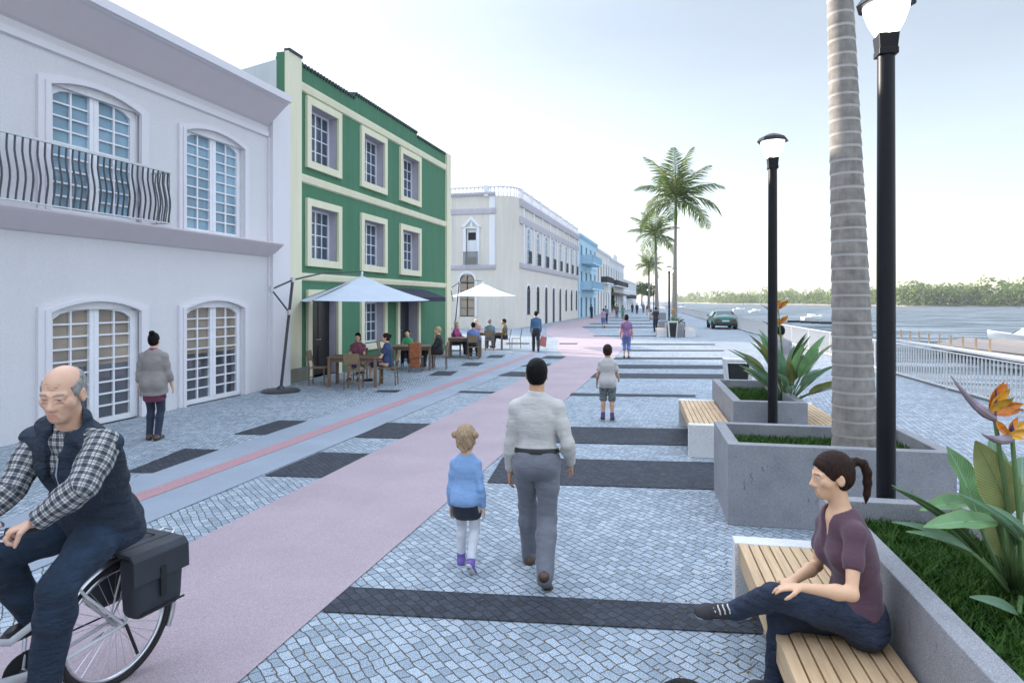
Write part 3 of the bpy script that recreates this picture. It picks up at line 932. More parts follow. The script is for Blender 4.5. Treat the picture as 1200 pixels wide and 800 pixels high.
# balustrade: posts, rail and small balusters round the roof edge
mb = MB(); mr = MB()
pts = [(BX - 20, SYB)] + arc + [(BX, b1)]
zb0 = ztop - .02
L = [0]
for p, q_ in zip(pts[:-1], pts[1:]): L.append(L[-1] + math.dist(p, q_))
def along(s):
    for i in range(len(pts) - 1):
        if s <= L[i + 1] or i == len(pts) - 2:
            t = (s - L[i]) / (L[i + 1] - L[i]); p, q_ = pts[i], pts[i + 1]
            return (p[0] + (q_[0] - p[0]) * t, p[1] + (q_[1] - p[1]) * t)
s_ = .2; k = 0
while s_ < L[-1]:
    x, y = along(s_)
    if k % 11 == 0: mr.box(x - .17, x + .17, y - .17, y + .17, zb0, zrail + .06)
    else: mb.lathe([(.05, 0), (.085, .2), (.045, .45), (.07, zrail - zb0 - .1)], 6, (x, y, zb0))
    s_ += .32; k += 1
mb.build('baluster', T_WHITE, bh)['kind'] = 'stuff'
for p, q_ in zip(pts[:-1], pts[1:]): mr.bar((*p, zrail - .04), (*q_, zrail - .04), .22, .1)
mr.build('balustrade_rail', T_WHITE, bh)

# ------------------------------------------------------------------ the row of houses further along
def far_house(name, label, px0, px1, ptop, X, wall, floors, cols, depth=14, trim=T_WHITE, arches=False, balc=None, y0=None, bm=M_IRON):
    F = Fac(lambda a, z, o: Vector((X + o, a, z)))
    a0 = y0 if y0 is not None else onX(px0, 352, X).y
    a1 = onX(px1, 352, X).y
    zt = onX(px0, ptop, X).z
    h = thing(name, label, 'house')
    holes = []
    fh = zt / (floors + .15)
    wds = min(1.3, (a1 - a0) / cols * .42)
    spots = []
    for f in range(floors):
        for c in range(cols):
            q = a0 + (a1 - a0) * (c + .5) / cols
            z0 = .05 if f == 0 else fh * f + .45
            z1 = fh * f + fh * .78
            spots.append((q, z0, z1, f)); holes.append((q - wds / 2, q + wds / 2, z0, z1))
    mb = MB(); F.wall(mb, a0, a1, 0, zt, holes, depth, .25); mb.build('wall', wall, h)
    mb = MB()
    F.profile(mb, a0, a1, [(0, zt - .5), (.25, zt - .15), (.25, zt + .12), (0, zt + .12)])
    for f in range(1, floors): F.profile(mb, a0, a1, [(0, fh * f - .12), (.1, fh * f - .08), (.1, fh * f + .08), (0, fh * f + .1)])
    mb.build('cornice', trim, h)
    proto = {}
    for q, z0, z1, f in spots:
        mb = MB()
        if arches: mb.ring(F.path(arch(q - wds / 2 + .05, q + wds / 2 - .05, z0, z1 - .4, .38, 8, True), -.01), F.path([(a, z) for a, z in arch(q - wds / 2 - .1, q + wds / 2 + .1, z0, z1 - .4, .52, 8, True)], -.01), F.n() * .06)
        else: mb.ring(F.path([(q - wds / 2 + .02, z0), (q - wds / 2 + .02, z1 - .04), (q + wds / 2 - .02, z1 - .04), (q + wds / 2 - .02, z0)], -.01), F.path([(q - wds / 2 - .1, z0), (q - wds / 2 - .1, z1 + .1), (q + wds / 2 + .1, z1 + .1), (q + wds / 2 + .1, z0)], -.01), F.n() * .06)
        w = mb.build('door' if f == 0 and z0 < .1 else 'window', trim, h)
        mb = MB(); F.box(mb, q - wds / 2, q + wds / 2, z0, z1, -.08, -.03); mb.build('pane', M_GLASSD, w)
    if balc:
        for f, c0, c1, pr in balc:
            qa, qb = a0 + (a1 - a0) * c0 / cols, a0 + (a1 - a0) * c1 / cols
            mb = MB(); F.box(mb, qa, qb, fh * f + .2, fh * f + .38, .0, pr)
            s = mb.build('balcony', trim if bm is M_IRON else bm, h)
            mb = MB()
            n = max(4, int((qb - qa) / .3))
            for i in range(n + 1): a = qa + (qb - qa) * i / n; F.box(mb, a - .02, a + .02, fh * f + .38, fh * f + 1.3, pr - .06, pr - .02)
            F.box(mb, qa, qb, fh * f + 1.3, fh * f + 1.36, pr - .08, pr)
            for e in (qa, qb): F.box(mb, e - .02, e + .02, fh * f + .38, fh * f + 1.3, .02, pr)
            mb.build('railing_slat', bm, s)
    return h, F, a0, a1, zt, fh
M_BLUEB = M('blue_balcony_paint', (.38, .57, .70), .6, .08, 4)
_, _, _, e1, _, _ = far_house('blue_house', 'light blue three-storey house with two projecting blue balconies', 678, 699, 273.8, -12.2, W_BLUE, 3, 4, trim=M_BLUEB, balc=[(1, .4, 3.2, 1.5), (2, .4, 2.6, 1.5)], bm=M_BLUEB)
_, _, _, e2, _, _ = far_house('cream_house', 'cream two-storey house with arched openings and one long iron balcony', 699, 714.5, 291, -12.2, W_CREAM, 2, 5, arches=True, balc=[(1, 1.5, 4.2, 1.0)], y0=e1 + .02)
h5, F5, a5, e3, z5, f5 = far_house('pediment_house', 'pale house with a raised roof pediment and a long balcony', 714.5, 731, 302, -12.2, W_PALE, 2, 6, balc=[(1, .3, 5.7, 1.1)], y0=e2 + .02)
mb = MB(); m5 = a5 + (e3 - a5) * .32
mb.prism([F5.T(m5 - 5, z5 + .1, -.2), F5.T(m5 - 3, z5 + 1.1, -.2), F5.T(m5 + 3, z5 + 1.1, -.2), F5.T(m5 + 5, z5 + .1, -.2)], (.3, 0, 0)); mb.build('pediment', T_WHITE, h5)
mb = MB(); F5.profile(mb, a5 + 2, e3 - 3, [(0, f5 * .82), (1.6, f5 * .72), (1.6, f5 * .68), (0, f5 * .7)]); mb.build('shop_awning', M('brown_awning_cloth', (.12, .08, .06), .8, .1, 5), h5)
far_house('white_house', 'white three-storey house at the far end of the terrace', 731, 745.5, 327.5, -12.2, W_PALE, 3, 6, balc=[(1, 1, 4, 1.0)], y0=e3 + .02)
# ------------------------------------------------------------------ street furniture materials
def concrete(name, col, pit=.5):
    t = NT(name); p = t.pos()
    a = t.noise(190, p, 3, .7); b = t.noise(4, p, 5, .6); v = t.noise(34, p, 3, .5)
    c = t.ramp(a.outputs['Fac'], [(.34, tuple(x * .6 for x in col)), (.5, col), (.66, tuple(min(1, x * 1.45) for x in col))])
    c = t.mix(.5, c, t.ramp(b.outputs['Fac'], [(.3, (.38, .38, .39)), (.7, (.62, .62, .62))]), 'OVERLAY')
    mp = t.n('ShaderNodeMapping'); mp.inputs['Scale'].default_value = (7, 7, 1.6); t.l(p, mp.inputs[0])
    st = t.noise(5, mp.outputs[0], 3, .6)
    pits = t.ramp(st.outputs['Fac'], [(.66, (0, 0, 0)), (.72, (1, 1, 1))])
    c = t.mix(t.math('MULTIPLY', pits, pit), c, tuple(x * .5 for x in col))
    t.base(c); t.set(Roughness=.85)
    t.bump(t.math('ADD', a.outputs['Fac'], t.math('MULTIPLY', pits, -.8)), .6, .006)
    return t.m
M_CONC = concrete('rough_concrete', (.25, .25, .262), .85)
M_WCONC = concrete('white_concrete', (.66, .645, .63), .12)
def wood(name, c0, c1, sc=1.0, axis='Y', obj=True):
    t = NT(name); p = t.pos(obj)
    mp = t.n('ShaderNodeMapping'); mp.inputs['Scale'].default_value = (26, 1.6, 26) if axis == 'Y' else (1.6, 26, 26) if axis == 'X' else (26, 26, 1.6)
    t.l(p, mp.inputs[0])
    n = t.noise(1.6 * sc, mp.outputs[0], 5, .6); b = t.noise(3.0, p, 2)
    c = t.ramp(n.outputs['Fac'], [(.3, c0), (.7, c1)])
    c = t.mix(.35, c, t.ramp(b.outputs['Fac'], [(.3, (.4, .4, .4)), (.7, (.6, .6, .6))]), 'OVERLAY')
    t.base(c); t.set(Roughness=.6); t.bump(n.outputs['Fac'], .15, .003)
    return t.m
M_SLAT = wood('pale_bench_wood', (.46, .30, .165), (.64, .45, .26))
M_CAFE = wood('brown_cafe_wood', (.13, .08, .05), (.22, .145, .095), 1, 'Z')
M_CAFEB = wood('light_cafe_wood', (.20, .13, .075), (.30, .2, .12), 1, 'X')
M_BLACK = M('black_pole_paint', (.006, .0065, .009), .42, .15, 8, .06, 200, spec=.25)
M_BLACKM = M('matt_black_plastic', (.007, .008, .009), .6, .2, 8)
M_SOIL = M('dark_soil', (.03, .024, .016), .95, .3, 12, .5, 40)
M_FENCE = M('white_railing_paint', (.56, .55, .55), .4, .05, 6)

# ------------------------------------------------------------------ planters, grass, benches
PH = .775
rg = random.Random(3)
def planter(u0, u1, v0, v1, label, blades, lvl=.64, th=.115, group='concrete planters'):
    cu, cv = (u0 + u1) / 2, (v0 + v1) / 2
    t = thing('planter', label, 'planter', RW(cu, cv), ROWA, group)
    a, b = (u1 - u0) / 2, (v1 - v0) / 2
    mb = MB()
    o = [(-a, -b), (a, -b), (a, b), (-a, b)]; i = [(-a + th, -b + th), (a - th, -b + th), (a - th, b - th), (-a + th, b - th)]
    mb.ring([(x, y, 0) for x, y in i], [(x, y, 0) for x, y in o], (0, 0, PH), True)
    mb.build('wall', M_CONC, t, bevel=.006)
    mb = MB(); mb.box(-a + th, a - th, -b + th, b - th, .1, lvl - .05); mb.build('soil', M_SOIL, t)
    mb = MB()
    for _ in range(blades):
        x, y = rg.uniform(-a + th, a - th), rg.uniform(-b + th, b - th)
        h = rg.uniform(.035, .115); an = rg.uniform(0, 6.28); w = rg.uniform(.004, .009)
        dx, dy = math.cos(an), math.sin(an); l = rg.uniform(.2, 1.0) * h
        z = lvl - .06
        p0, p1 = Vector((x - dy * w, y + dx * w, z)), Vector((x + dy * w, y - dx * w, z))
        m = Vector((x + dx * l * .4, y + dy * l * .4, z + h * .65))
        e = Vector((x + dx * l, y + dy * l, z + h))
        s = Vector((-dy * w * .8, dx * w * .8, 0))
        mb.quad([p0, p1, m - s, m + s]); mb.quad([m + s, m - s, e])
    g = mb.build('grass', M_GRASS, t, fixn=False)
    g['kind'] = 'stuff'
    return t
planter(1.257, 2.235, 2.37, 4.93, 'long concrete planter with grass and a big bird of paradise beside the seated woman', 15000)
planter(.845, 2.82, 6.5, 7.69, 'wide concrete planter holding a thick ringed palm trunk', 11000)
planter(1.275, 2.235, 9.3, 11.86, 'concrete planter with a bird of paradise between two slatted benches', 6000)
planter(1.62, 2.64, 39.2, 41.8, 'distant concrete planter behind the white framed bin', 1200)
planter(1.3, 3.0, 43.5, 45.0, 'distant concrete planter at the foot of the tall palm', 700)
planter(1.3, 3.0, 73, 75, 'far concrete planter under the shorter palm', 500)

def bench(u0, u1, v0, v1, label):
    t = thing('slat_bench', label, 'bench', RW((u0 + u1) / 2, (v0 + v1) / 2), ROWA, 'slatted benches beside the planters')
    a, b = (u1 - u0) / 2, (v1 - v0) / 2
    for y0, y1 in ((-b, -b + .15), (b - .15, b)):
        MB().box(-a, a, y0, y1, 0, .447).build('end_block', M_WCONC, t, bevel=.006)
    mb = MB(); n = 8; w = (2 * a - .04) / n
    for k in range(n):
        x = -a + .02 + w * k
        mb.box(x + .005, x + w - .005, -b + .152, b - .152, .405, .445)
    mb.build('seat_slat', M_SLAT, t, bevel=.003)
    mb = MB()
    for x in (-a + .03, a - .07): mb.box(x, x + .035, -b + .152, b - .152, .29, .404)
    mb.build('side_rail', M_SLAT, t)
    return t
bench(.668, 1.252, 2.45, 4.93, 'slatted bench with white ends where the woman sits')
bench(2.24, 2.825, 2.45, 4.93, 'slatted bench on the river side of the nearest planter')
bench(.68, 1.27, 9.2, 11.6, 'empty slatted bench on the path side of the second flower planter')
bench(2.24, 2.825, 9.2, 11.6, 'empty slatted bench on the river side of the second flower planter')
bench(1.06, 1.65, 39.1, 41.6, 'distant bench on the path side of the far planter')
bench(2.68, 3.27, 39.1, 41.6, 'distant bench on the river side of the far planter')

# ------------------------------------------------------------------ street lamps
def lampmat():
    t = NT('lit_lamp_glass')
    t.base((.9, .88, .82)); t.b.inputs['Emission Color'].default_value = (1, .95, .86, 1); t.b.inputs['Emission Strength'].default_value = 1.6
    return t.m
M_LAMP = lampmat()
def lamp(loc, label):
    t = thing('street_lamp', label, 'street lamp', loc, ROWA, 'lit street lamps along the planters')
    mb = MB(); mb.lathe([(.075, 0), (.075, .04), (.0625, .05), (.061, 2.4), (.056, 3.95)], 20)
    mb.build('pole', M_BLACK, t, smooth=True)
    mb = MB(); mb.hexa([(-.058, -.058, 3.93), (.058, -.058, 3.93), (.058, .058, 3.93), (-.058, .058, 3.93), (-.068, -.068, 4.05), (.068, -.068, 4.05), (.068, .068, 4.05), (-.068, .068, 4.05)])
    mb.box(-.064, .064, -.064, .064, 3.90, 3.945)
    mb.build('collar', M_BLACK, t, bevel=.004)
    mb = MB(); mb.lathe([(.05, 4.02), (.075, 4.055), (.115, 4.13), (.145, 4.22), (.158, 4.30)], 20)
    mb.build('lamp_shade', M_LAMP, t, smooth=True)
    mb = MB(); mb.lathe([(.195, 4.262), (.200, 4.272), (.17, 4.315), (.09, 4.355), (.03, 4.375)], 8); mb.build('cap', M_BLACK, t)
    return t
L0 = lamp(RW(1.745, 5.08), 'tall black lamp post with lit head between the grass planter and the palm planter')
for u, v, lb in ((1.76, 9.16, 'black lamp post with lit head in front of the second flower planter'),
                 (1.95, 42.9, 'distant lit lamp post just before the tall palm'), (2.35, 45.6, 'distant lit lamp post against the tall palm trunk'),
                 (1.9, 83, 'far lit lamp post beside the shorter palm'), (1.8, 128, 'smallest lit lamp post at the end of the palm row')):
    dup(L0, RW(u, v), None, lb)

# ------------------------------------------------------------------ palms
def trunkmat():
    t = NT('ringed_palm_trunk'); p = t.pos(True)
    n = t.noise(9, p, 4); f = t.noise(60, p, 3)
    mp = t.n('ShaderNodeMapping'); mp.inputs['Scale'].default_value = (14, 14, .8); t.l(p, mp.inputs[0])
    st = t.noise(3, mp.outputs[0], 4)
    c = t.ramp(n.outputs['Fac'], [(.3, (.16, .145, .13)), (.7, (.28, .255, .23))])
    c = t.mix(.4, c, t.ramp(st.outputs['Fac'], [(.3, (.35, .35, .35)), (.7, (.66, .66, .66))]), 'OVERLAY')
    at = t.n('ShaderNodeAttribute', attribute_name='ringline')
    c = t.mix(at.outputs['Fac'], c, (.50, .47, .44))
    t.base(c); t.set(Roughness=.85); t.bump(f.outputs['Fac'], .4, .006)
    return t.m
M_TRUNK = trunkmat()
M_SHAFT = M('green_crown_shaft', (.10, .17, .05), .5, .2, 4)
M_RACHIS = M('palm_rachis', (.09, .14, .035), .5, .2, 4)
def frond_mesh(L, droop, seed):
    r = random.Random(seed)
    mb = MB()
    pts = []
    n = 16
    ang = 0.0; p = Vector((0, 0, 0))
    for i in range(n + 1):
        pts.append(p.copy())
        a = -droop * (i / n) ** 1.5
        p = p + Vector((math.cos(a), 0, math.sin(a))) * L / n
    mb.cur = 1
    mb.tube(pts, [.035 * (1 - .85 * i / n) for i in range(n + 1)], 5)
    mb.cur = 0
    M_ = 44
    for i in range(3, M_):
        s = i / M_ * n; k = min(int(s), n - 1); q = pts[k].lerp(pts[k + 1], s - k)
        t = (pts[k + 1] - pts[k]).normalized()
        ll = L * .30 * math.sin(math.pi * min(1, (i / M_) ** .7 * .86 + .12)) * r.uniform(.85, 1.1) + .08
        for sd in (-1, 1):
            d = (t * r.uniform(.45, .75) + Vector((0, sd, 0)) * 1.0 + Vector((0, 0, r.uniform(-.55, .15)))).normalized()
            w = t * .03
            m = q + d * ll * .55 + Vector((0, 0, -.05 * ll)); e = q + d * ll + Vector((0, 0, -.42 * ll))
            mb.quad([q - w * .6, q + w * .6, m + w, m - w]); mb.quad([m - w, m + w, e])
    return mb
fr0 = [frond_mesh(2.9, d, s).build('frond_shape', [M_PALM, M_RACHIS], fixn=False) for d, s in ((.9, 1), (1.35, 2), (1.75, 3))]
frond_meshes = [o.data for o in fr0]
for o in fr0: bpy.data.objects.remove(o)
def palm(loc, label, H, r0, r1, lean, seed, nf=20, grp='palm trees in the planter row', fscale=1.0, pitch=.125):
    t = thing('palm_tree', label, 'palm tree', loc, 0, grp)
    r = random.Random(seed)
    lean = Vector(lean)
    n = 24
    mb = MB(); ring = []
    z = 0.0; zt = H - 1.9
    prof = []
    while z < zt:
        pq = pitch * r.uniform(.93, 1.07); f = z / zt; rad = r0 + (r1 - r0) * min(1, f * 1.25) ** .8
        prof += [(z, rad * 1.035, .0), (z + pq * .30, rad * 1.01, 0.0), (z + pq * .78, rad * .975, 0.0), (z + pq * .84, rad * .972, .9), (z + pq * .96, rad * 1.015, .7)]
        z += pq
    pv = []
    for zz, rad, c in prof:
        o = lean * (zz / H) ** 1.2
        wob = 0; zt_ = 0
        for k in range(n):
            a = 2 * math.pi * k / n
            mb.v.append((o.x + (rad + wob) * math.cos(a), o.y + (rad + wob) * math.sin(a), zz + zt_ * math.cos(a * 2)))
            ring.append(c)
    for i in range(len(prof) - 1):
        for k in range(n):
            a = i * n + k; b = i * n + (k + 1) % n
            mb.f.append((a, b, b + n, a + n)); mb.m.append(0)
    tr = mb.build('trunk', M_TRUNK, t, smooth='all')
    at = tr.data.attributes.new('ringline', 'FLOAT', 'POINT'); at.data.foreach_set('value', ring)
    c0 = lean * (zt / H) ** 1.2; top = lean + Vector((0, 0, H))
    mb = MB(); mb.tube([c0 + Vector((0, 0, zt - .05)), c0.lerp(lean, .3) + Vector((0, 0, zt + .5)), lean + Vector((0, 0, H - .5)), top + Vector((0, 0, .1))], [r1 * 1.05, r1 * 1.15, r1 * .8, .05], 12)
    mb.build('crown_shaft', M_SHAFT, t, smooth=True)
    for k in range(nf):
        f = k / (nf - 1)
        az = k * 2.39996 + r.uniform(-.25, .25)
        up = math.radians(84 - 90 * f ** 1.05 + r.uniform(-7, 7))
        o = bpy.data.objects.new('frond', frond_meshes[min(2, int(f * 3))])
        COL.objects.link(o); link_child(o, t)
        o.location = top + Vector((0, 0, -.15 - .25 * f))
        o.rotation_euler = (r.uniform(-.3, .3), -up, az)
        sc = fscale * r.uniform(.85, 1.08); o.scale = (sc,) * 3
    return t
pa = D3(994, 500, 6.62); 
palm((RW(2.12, 7.0).x, RW(2.12, 7.0).y, .56), 'thick ringed palm trunk leaning slightly out of the near wide planter', 9.2, .212, .10, (-.30, .05, 0), 5, 18, pitch=.135)
palm(RW(2.35, 44.3), 'tallest full palm tree with a wide feathery crown against the sky', 9.1, .22, .10, (.1, 0, 0), 8, 19, fscale=1.22)
palm(RW(2.1, 75.5), 'shorter palm tree whose crown hangs beside the tallest one', 9.7, .26, .14, (-.2, 0, 0), 21, 17, fscale=1.25)
palm(RW(2.0, 127), 'far palm tree lowest in the row', 8.9, .3, .16, (0, 0, 0), 33, 17, fscale=1.25)

# ------------------------------------------------------------------ bird-of-paradise plants
def bladem(name, c, vein, under=None):
    t = NT(name); uv = t.n('ShaderNodeTexCoord').outputs['UV']
    sp = t.n('ShaderNodeSeparateXYZ'); t.l(uv, sp.inputs[0])
    ab = t.math('ABSOLUTE', t.math('SUBTRACT', sp.outputs['X'], .5))
    ph = t.math('MULTIPLY_ADD', sp.outputs['Y'], 150.0, t.math('MULTIPLY', ab, -70.0))
    s = t.math('SINE', ph)
    base = t.ramp(t.noise(6, t.pos(True), 3).outputs['Fac'], [(.3, tuple(x * .75 for x in c)), (.7, tuple(x * 1.25 for x in c))])
    col = t.mix(t.math('MULTIPLY', t.math('GREATER_THAN', s, .55), .35), base, vein)
    col = t.mix(t.math('LESS_THAN', ab, .022), col, vein)
    col = t.mix(t.math('GREATER_THAN', ab, .478), col, (.28, .30, .06))
    t.base(col); t.set(Roughness=.42); t.bump(s, .25, .004)
    tr = t.n('ShaderNodeBsdfTranslucent'); t.l(col, tr.inputs['Color'])
    mx = t.n('ShaderNodeMixShader'); mx.inputs[0].default_value = .25
    t.l(t.b.outputs[0], mx.inputs[1]); t.l(tr.outputs[0], mx.inputs[2]); t.l(mx.outputs[0], t.out.inputs['Surface'])
    return t.m
B_GREEN = bladem('blue_green_paddle_leaf', (.15, .27, .165), (.27, .40, .26))
B_OLIVE = bladem('olive_paddle_leaf', (.20, .22, .07), (.13, .15, .04))
B_BRIGHT = bladem('bright_paddle_leaf', (.16, .32, .12), (.30, .46, .27))
B_DARK = bladem('dark_paddle_leaf', (.05, .10, .04), (.10, .15, .05))
M_STALK = M('leaf_stalk', (.10, .17, .06), .5, .2, 6)
M_PETAL = M('orange_petal', (.62, .20, .018), .5, .35, 25)
M_PETAL2 = M('yellow_orange_petal', (.70, .36, .04), .5, .3, 25)
M_SPATHE = M('grey_violet_spathe', (.22, .17, .20), .5, .4, 9)
M_TONGUE = M('blue_petal', (.03, .03, .12), .5, .2, 20)
def leaf(parent, p0, p1, tip, w, m, fold=.25, face=(0, -1, .3), wave=.0, stalk=.008, name='leaf'):
    """a stalk from p0 to p1 and a blade from p1 to tip"""
    p0, p1, tip = Vector(p0), Vector(p1), Vector(tip)
    n = 14
    ax = (tip - p1); L = ax.length; ax.normalize()
    fc = Vector(face); fc = (fc - ax * fc.dot(ax)).normalized()
    side = ax.cross(fc)
    mb = MB()
    pts = [p1 + ax * L * i / n + fc * (-(i / n) ** 2 * L * .12 + .1 * L * (i / n) * (1 - i / n)) for i in range(n + 1)]
    rows = []
    for i, p in enumerate(pts):
        f = i / n
        ww = w * (math.sin(math.pi * f ** .8) ** .75 if 0 < f < 1 else .03) * .5 + .002
        wv = math.sin(f * 17) * wave
        row = []
        for k in range(-3, 4):
            q = k / 3
            row.append(p + side * q * ww * math.cos(fold * abs(q)) + fc * (abs(q) * ww * math.sin(fold) + wv * abs(q) * (1 if k > 0 else -1) * ww))
        rows.append(row)
    for i in range(n):
        for k in range(6):
            u0, u1, v0, v1 = k / 6, (k + 1) / 6, i / n, (i + 1) / n
            mb.quad([rows[i][k], rows[i][k + 1], rows[i + 1][k + 1], rows[i + 1][k]], [(u0, v0), (u1, v0), (u1, v1), (u0, v1)])
    mb.cur = 1
    mid = p0.lerp(p1, .5) + Vector((0, 0, (p1 - p0).length * .04))
    mb.tube([p0, mid, p1, p1.lerp(tip, .5) - fc * .002 + fc * (pts[n // 2] - p1.lerp(tip, .5)).dot(fc)], [stalk * 1.4, stalk * 1.1, stalk, stalk * .4], 6)
    o = mb.build(name, [m, M_STALK], parent, fixn=False, smooth='all')
    # weld rows so shading is smooth
    bm = bmesh.new(); bm.from_mesh(o.data); bmesh.ops.remove_doubles(bm, verts=bm.verts, dist=.0004); bm.to_mesh(o.data); bm.free()
    return o
def flower(parent, stem0, head, beak, petals, sc=1.0, seed=0):
    r = random.Random(seed)
    stem0, head, beak = Vector(stem0), Vector(head), Vector(beak)
    mb = MB(); mb.tube([stem0, stem0.lerp(head, .5) + Vector((.0, 0, .01)), head], [.012 * sc, .011 * sc, .009 * sc], 8)
    mb.build('flower_stem', M_STALK, parent, smooth=True)
    d = beak - head
    up = Vector((0, 0, 1))
    mb = MB(); pts = [head.lerp(beak, f) + up * (math.sin(f * math.pi) * -.18 * d.length * .5 + (f ** 2) * 0) for f in (0, .2, .4, .6, .8, 1)]
    mb.tube(pts, [x * sc for x in (.014, .022, .019, .014, .008, .002)], 8)
    f = mb.build('spathe', M_SPATHE, parent, smooth=True)
    for i, tip in enumerate(petals):
        tip = Vector(tip); b = head.lerp(beak, .12) + up * .012 * sc
        ax = (tip - b); L = ax.length; ax.normalize(); sd = ax.cross(Vector((.3, -1, .1))).normalized(); nn = ax.cross(sd)
        mb = MB(); prev = None
        for k in range(8):
            t = k / 7
            w = L * .17 * math.sin(math.pi * min(1, t * .93 + .07)) ** .8 + .001
            c = b + ax * L * t + nn * (L * .10 * math.sin(math.pi * t))
            row = [c - sd * w - nn * w * .5, c, c + sd * w - nn * w * .5]
            if prev:
                for q in range(2): mb.quad([prev[q], prev[q + 1], row[q + 1], row[q]])
            prev = row
        mb.build('petal', M_PETAL if i % 2 == 0 else M_PETAL2, f, fixn=False, smooth='all')
    tg = petals[0]; tg = head.lerp(Vector(tg), .7) + (beak - head) * .12
    mb = MB(); mb.tube([head + up * .01, head.lerp(tg, .5), tg], [.006 * sc, .009 * sc, .001], 6); mb.build('tongue', M_TONGUE, f)

def strelitzia_random(loc, label, seed, n=22, R=.85):
    t = thing('bird_of_paradise', label, 'flowering plant', loc, 0, 'bird of paradise plants in planters')
    r = random.Random(seed)
    for k in range(n):
        az = k * 2.4 + r.uniform(-.3, .3); el = math.radians(r.uniform(25, 80)); L = r.uniform(.6, 1.0) * R
        d = Vector((math.cos(az) * math.cos(el), math.sin(az) * math.cos(el), math.sin(el)))
        b = Vector((r.uniform(-.05, .05), r.uniform(-.05, .05), 0))
        p1 = b + d * L * .45; tip = b + d * L + Vector((d.x, d.y, -.1)) * .12
        leaf(t, b, p1, tip, r.uniform(.11, .21), r.choice([B_GREEN, B_GREEN, B_OLIVE, B_BRIGHT, B_DARK]), r.uniform(.2, .8), (-d.x * .4 + r.uniform(-.5, .5), -d.y * .4 + r.uniform(-.5, .5), .8))
    for k in range(2):
        a = r.uniform(2.4, 3.6) + k * .3; hd = Vector((math.cos(a) * .16 + .02, math.sin(a) * .1, R * (.98 + .2 * k)))
        bk_ = hd + Vector((-.26, -.05, .1))
        pet = [hd + Vector((r.uniform(-.06, .16), r.uniform(-.05, .05), r.uniform(.05, .19))) for _ in range(6)]
        flower(t, (0, 0, .1), hd, bk_, pet, .9, k)
    return t
strelitzia_random(D3(922, 490, 9.75) * 1.0, 'bird of paradise with orange flowers in the planter behind the second lamp post', 4, 46, 1.2).location.z = .58
strelitzia_random(RW(2.15, 40.2, .6), 'small bird of paradise in the distant planter behind the bin', 9, 20, .8)

near = thing('bird_of_paradise', 'large bird of paradise with orange flowers and an olive paddle leaf near the seated woman', 'flowering plant', D3(1188, 700, 3.36), 0, 'bird of paradise plants in planters')
NB = near.location.copy()
def nl(px, py, d): return D3(px, py, d) - NB
for (b, j, t_, w, m, fold, face, wave) in (
    ((1182, 690, 3.36), (1183, 604, 3.34), (1151, 520, 3.30), .21, B_OLIVE, .12, (.15, -1, .1), .05),
    ((1178, 690, 3.42), (1150, 620, 3.46), (1118, 523, 3.52), .19, B_BRIGHT, .5, (.4, -1, .3), .2),
    ((1184, 690, 3.44), (1172, 590, 3.5), (1166, 512, 3.55), .14, B_GREEN, .3, (.2, -1, .2), .05),
    ((1190, 690, 3.4), (1196, 600, 3.45), (1200, 535, 3.5), .28, B_GREEN, .2, (-.2, -1, .3), .06),
    ((1180, 688, 3.34), (1151, 656, 3.28), (1062, 566, 3.2), .085, B_DARK, 1.1, (.5, -.6, .8), 0),
    ((1176, 686, 3.38), (1146, 650, 3.36), (1058, 563, 3.36), .07, B_GREEN, .8, (.5, -.6, .8), 0),
    ((1186, 690, 3.3), (1168, 612, 3.2), (1090, 609, 3.06), .11, B_BRIGHT, .35, (.05, -.75, 1), .12),
    ((1182, 690, 3.45), (1140, 588, 3.55), (1078, 593, 3.6), .11, B_BRIGHT, .35, (.05, -.6, 1), .1),
    ((1180, 692, 3.3), (1136, 644, 3.25), (1053, 604, 3.2), .06, B_GREEN, .6, (.3, -.5, 1), 0),
    ((1180, 692, 3.26), (1142, 650, 3.2), (1069, 616, 3.15), .06, B_GREEN, .6, (.3, -.5, 1), 0),
    ((1196, 700, 3.25), (1194, 722, 3.1), (1145, 695, 3.0), .07, B_GREEN, .5, (.3, -.7, 1), 0),
    ((1196, 690, 3.24), (1196, 632, 3.16), (1128, 572, 3.15), .06, B_GREEN, .9, (.5, -.6, .8), 0),
    ((1199, 690, 3.2), (1210, 640, 3.1), (1166, 588, 3.05), .07, B_GREEN, .7, (.5, -.6, .8), 0),
    ((1190, 690, 3.5), (1184, 650, 3.5), (1158, 600, 3.48), .2, B_OLIVE, .3, (.2, -1, .2), .04),
    ((1205, 690, 3.4), (1230, 620, 3.4), (1262, 545, 3.4), .24, B_GREEN, .3, (-.3, -1, .3), .05),
    ((1205, 700, 3.3), (1240, 660, 3.2), (1290, 640, 3.1), .2, B_BRIGHT, .3, (-.3, -.8, .8), .05),
    ((1200, 690, 3.5), (1220, 590, 3.6), (1236, 500, 3.6), .2, B_GREEN, .3, (-.1, -1, .3), .05),
    ((1190, 690, 3.28), (1186, 640, 3.2), (1176, 602, 3.18), .09, B_DARK, .9, (.3, -1, .2), .0)):
    leaf(near, nl(*b), nl(*j), nl(*t_), w, m, fold, face, wave, .011)
flower(near, nl(1194, 690, 3.35), nl(1166, 491, 3.3), nl(1114, 440, 3.34),
       [nl(*q) for q in ((1177, 447, 3.3), (1184, 455, 3.26), (1200, 473, 3.25), (1171, 462, 3.32), (1197, 481, 3.3), (1188, 466, 3.2), (1181, 449, 3.36))], 1.15, 1)
flower(near, nl(1202, 690, 3.3), nl(1186, 513, 3.26), nl(1150, 508, 3.2),
       [nl(*q) for q in ((1193, 488, 3.26), (1212, 505, 3.2), (1167, 493, 3.22), (1200, 515, 3.2), (1172, 514, 3.24), (1208, 494, 3.3))], 1.15, 2)
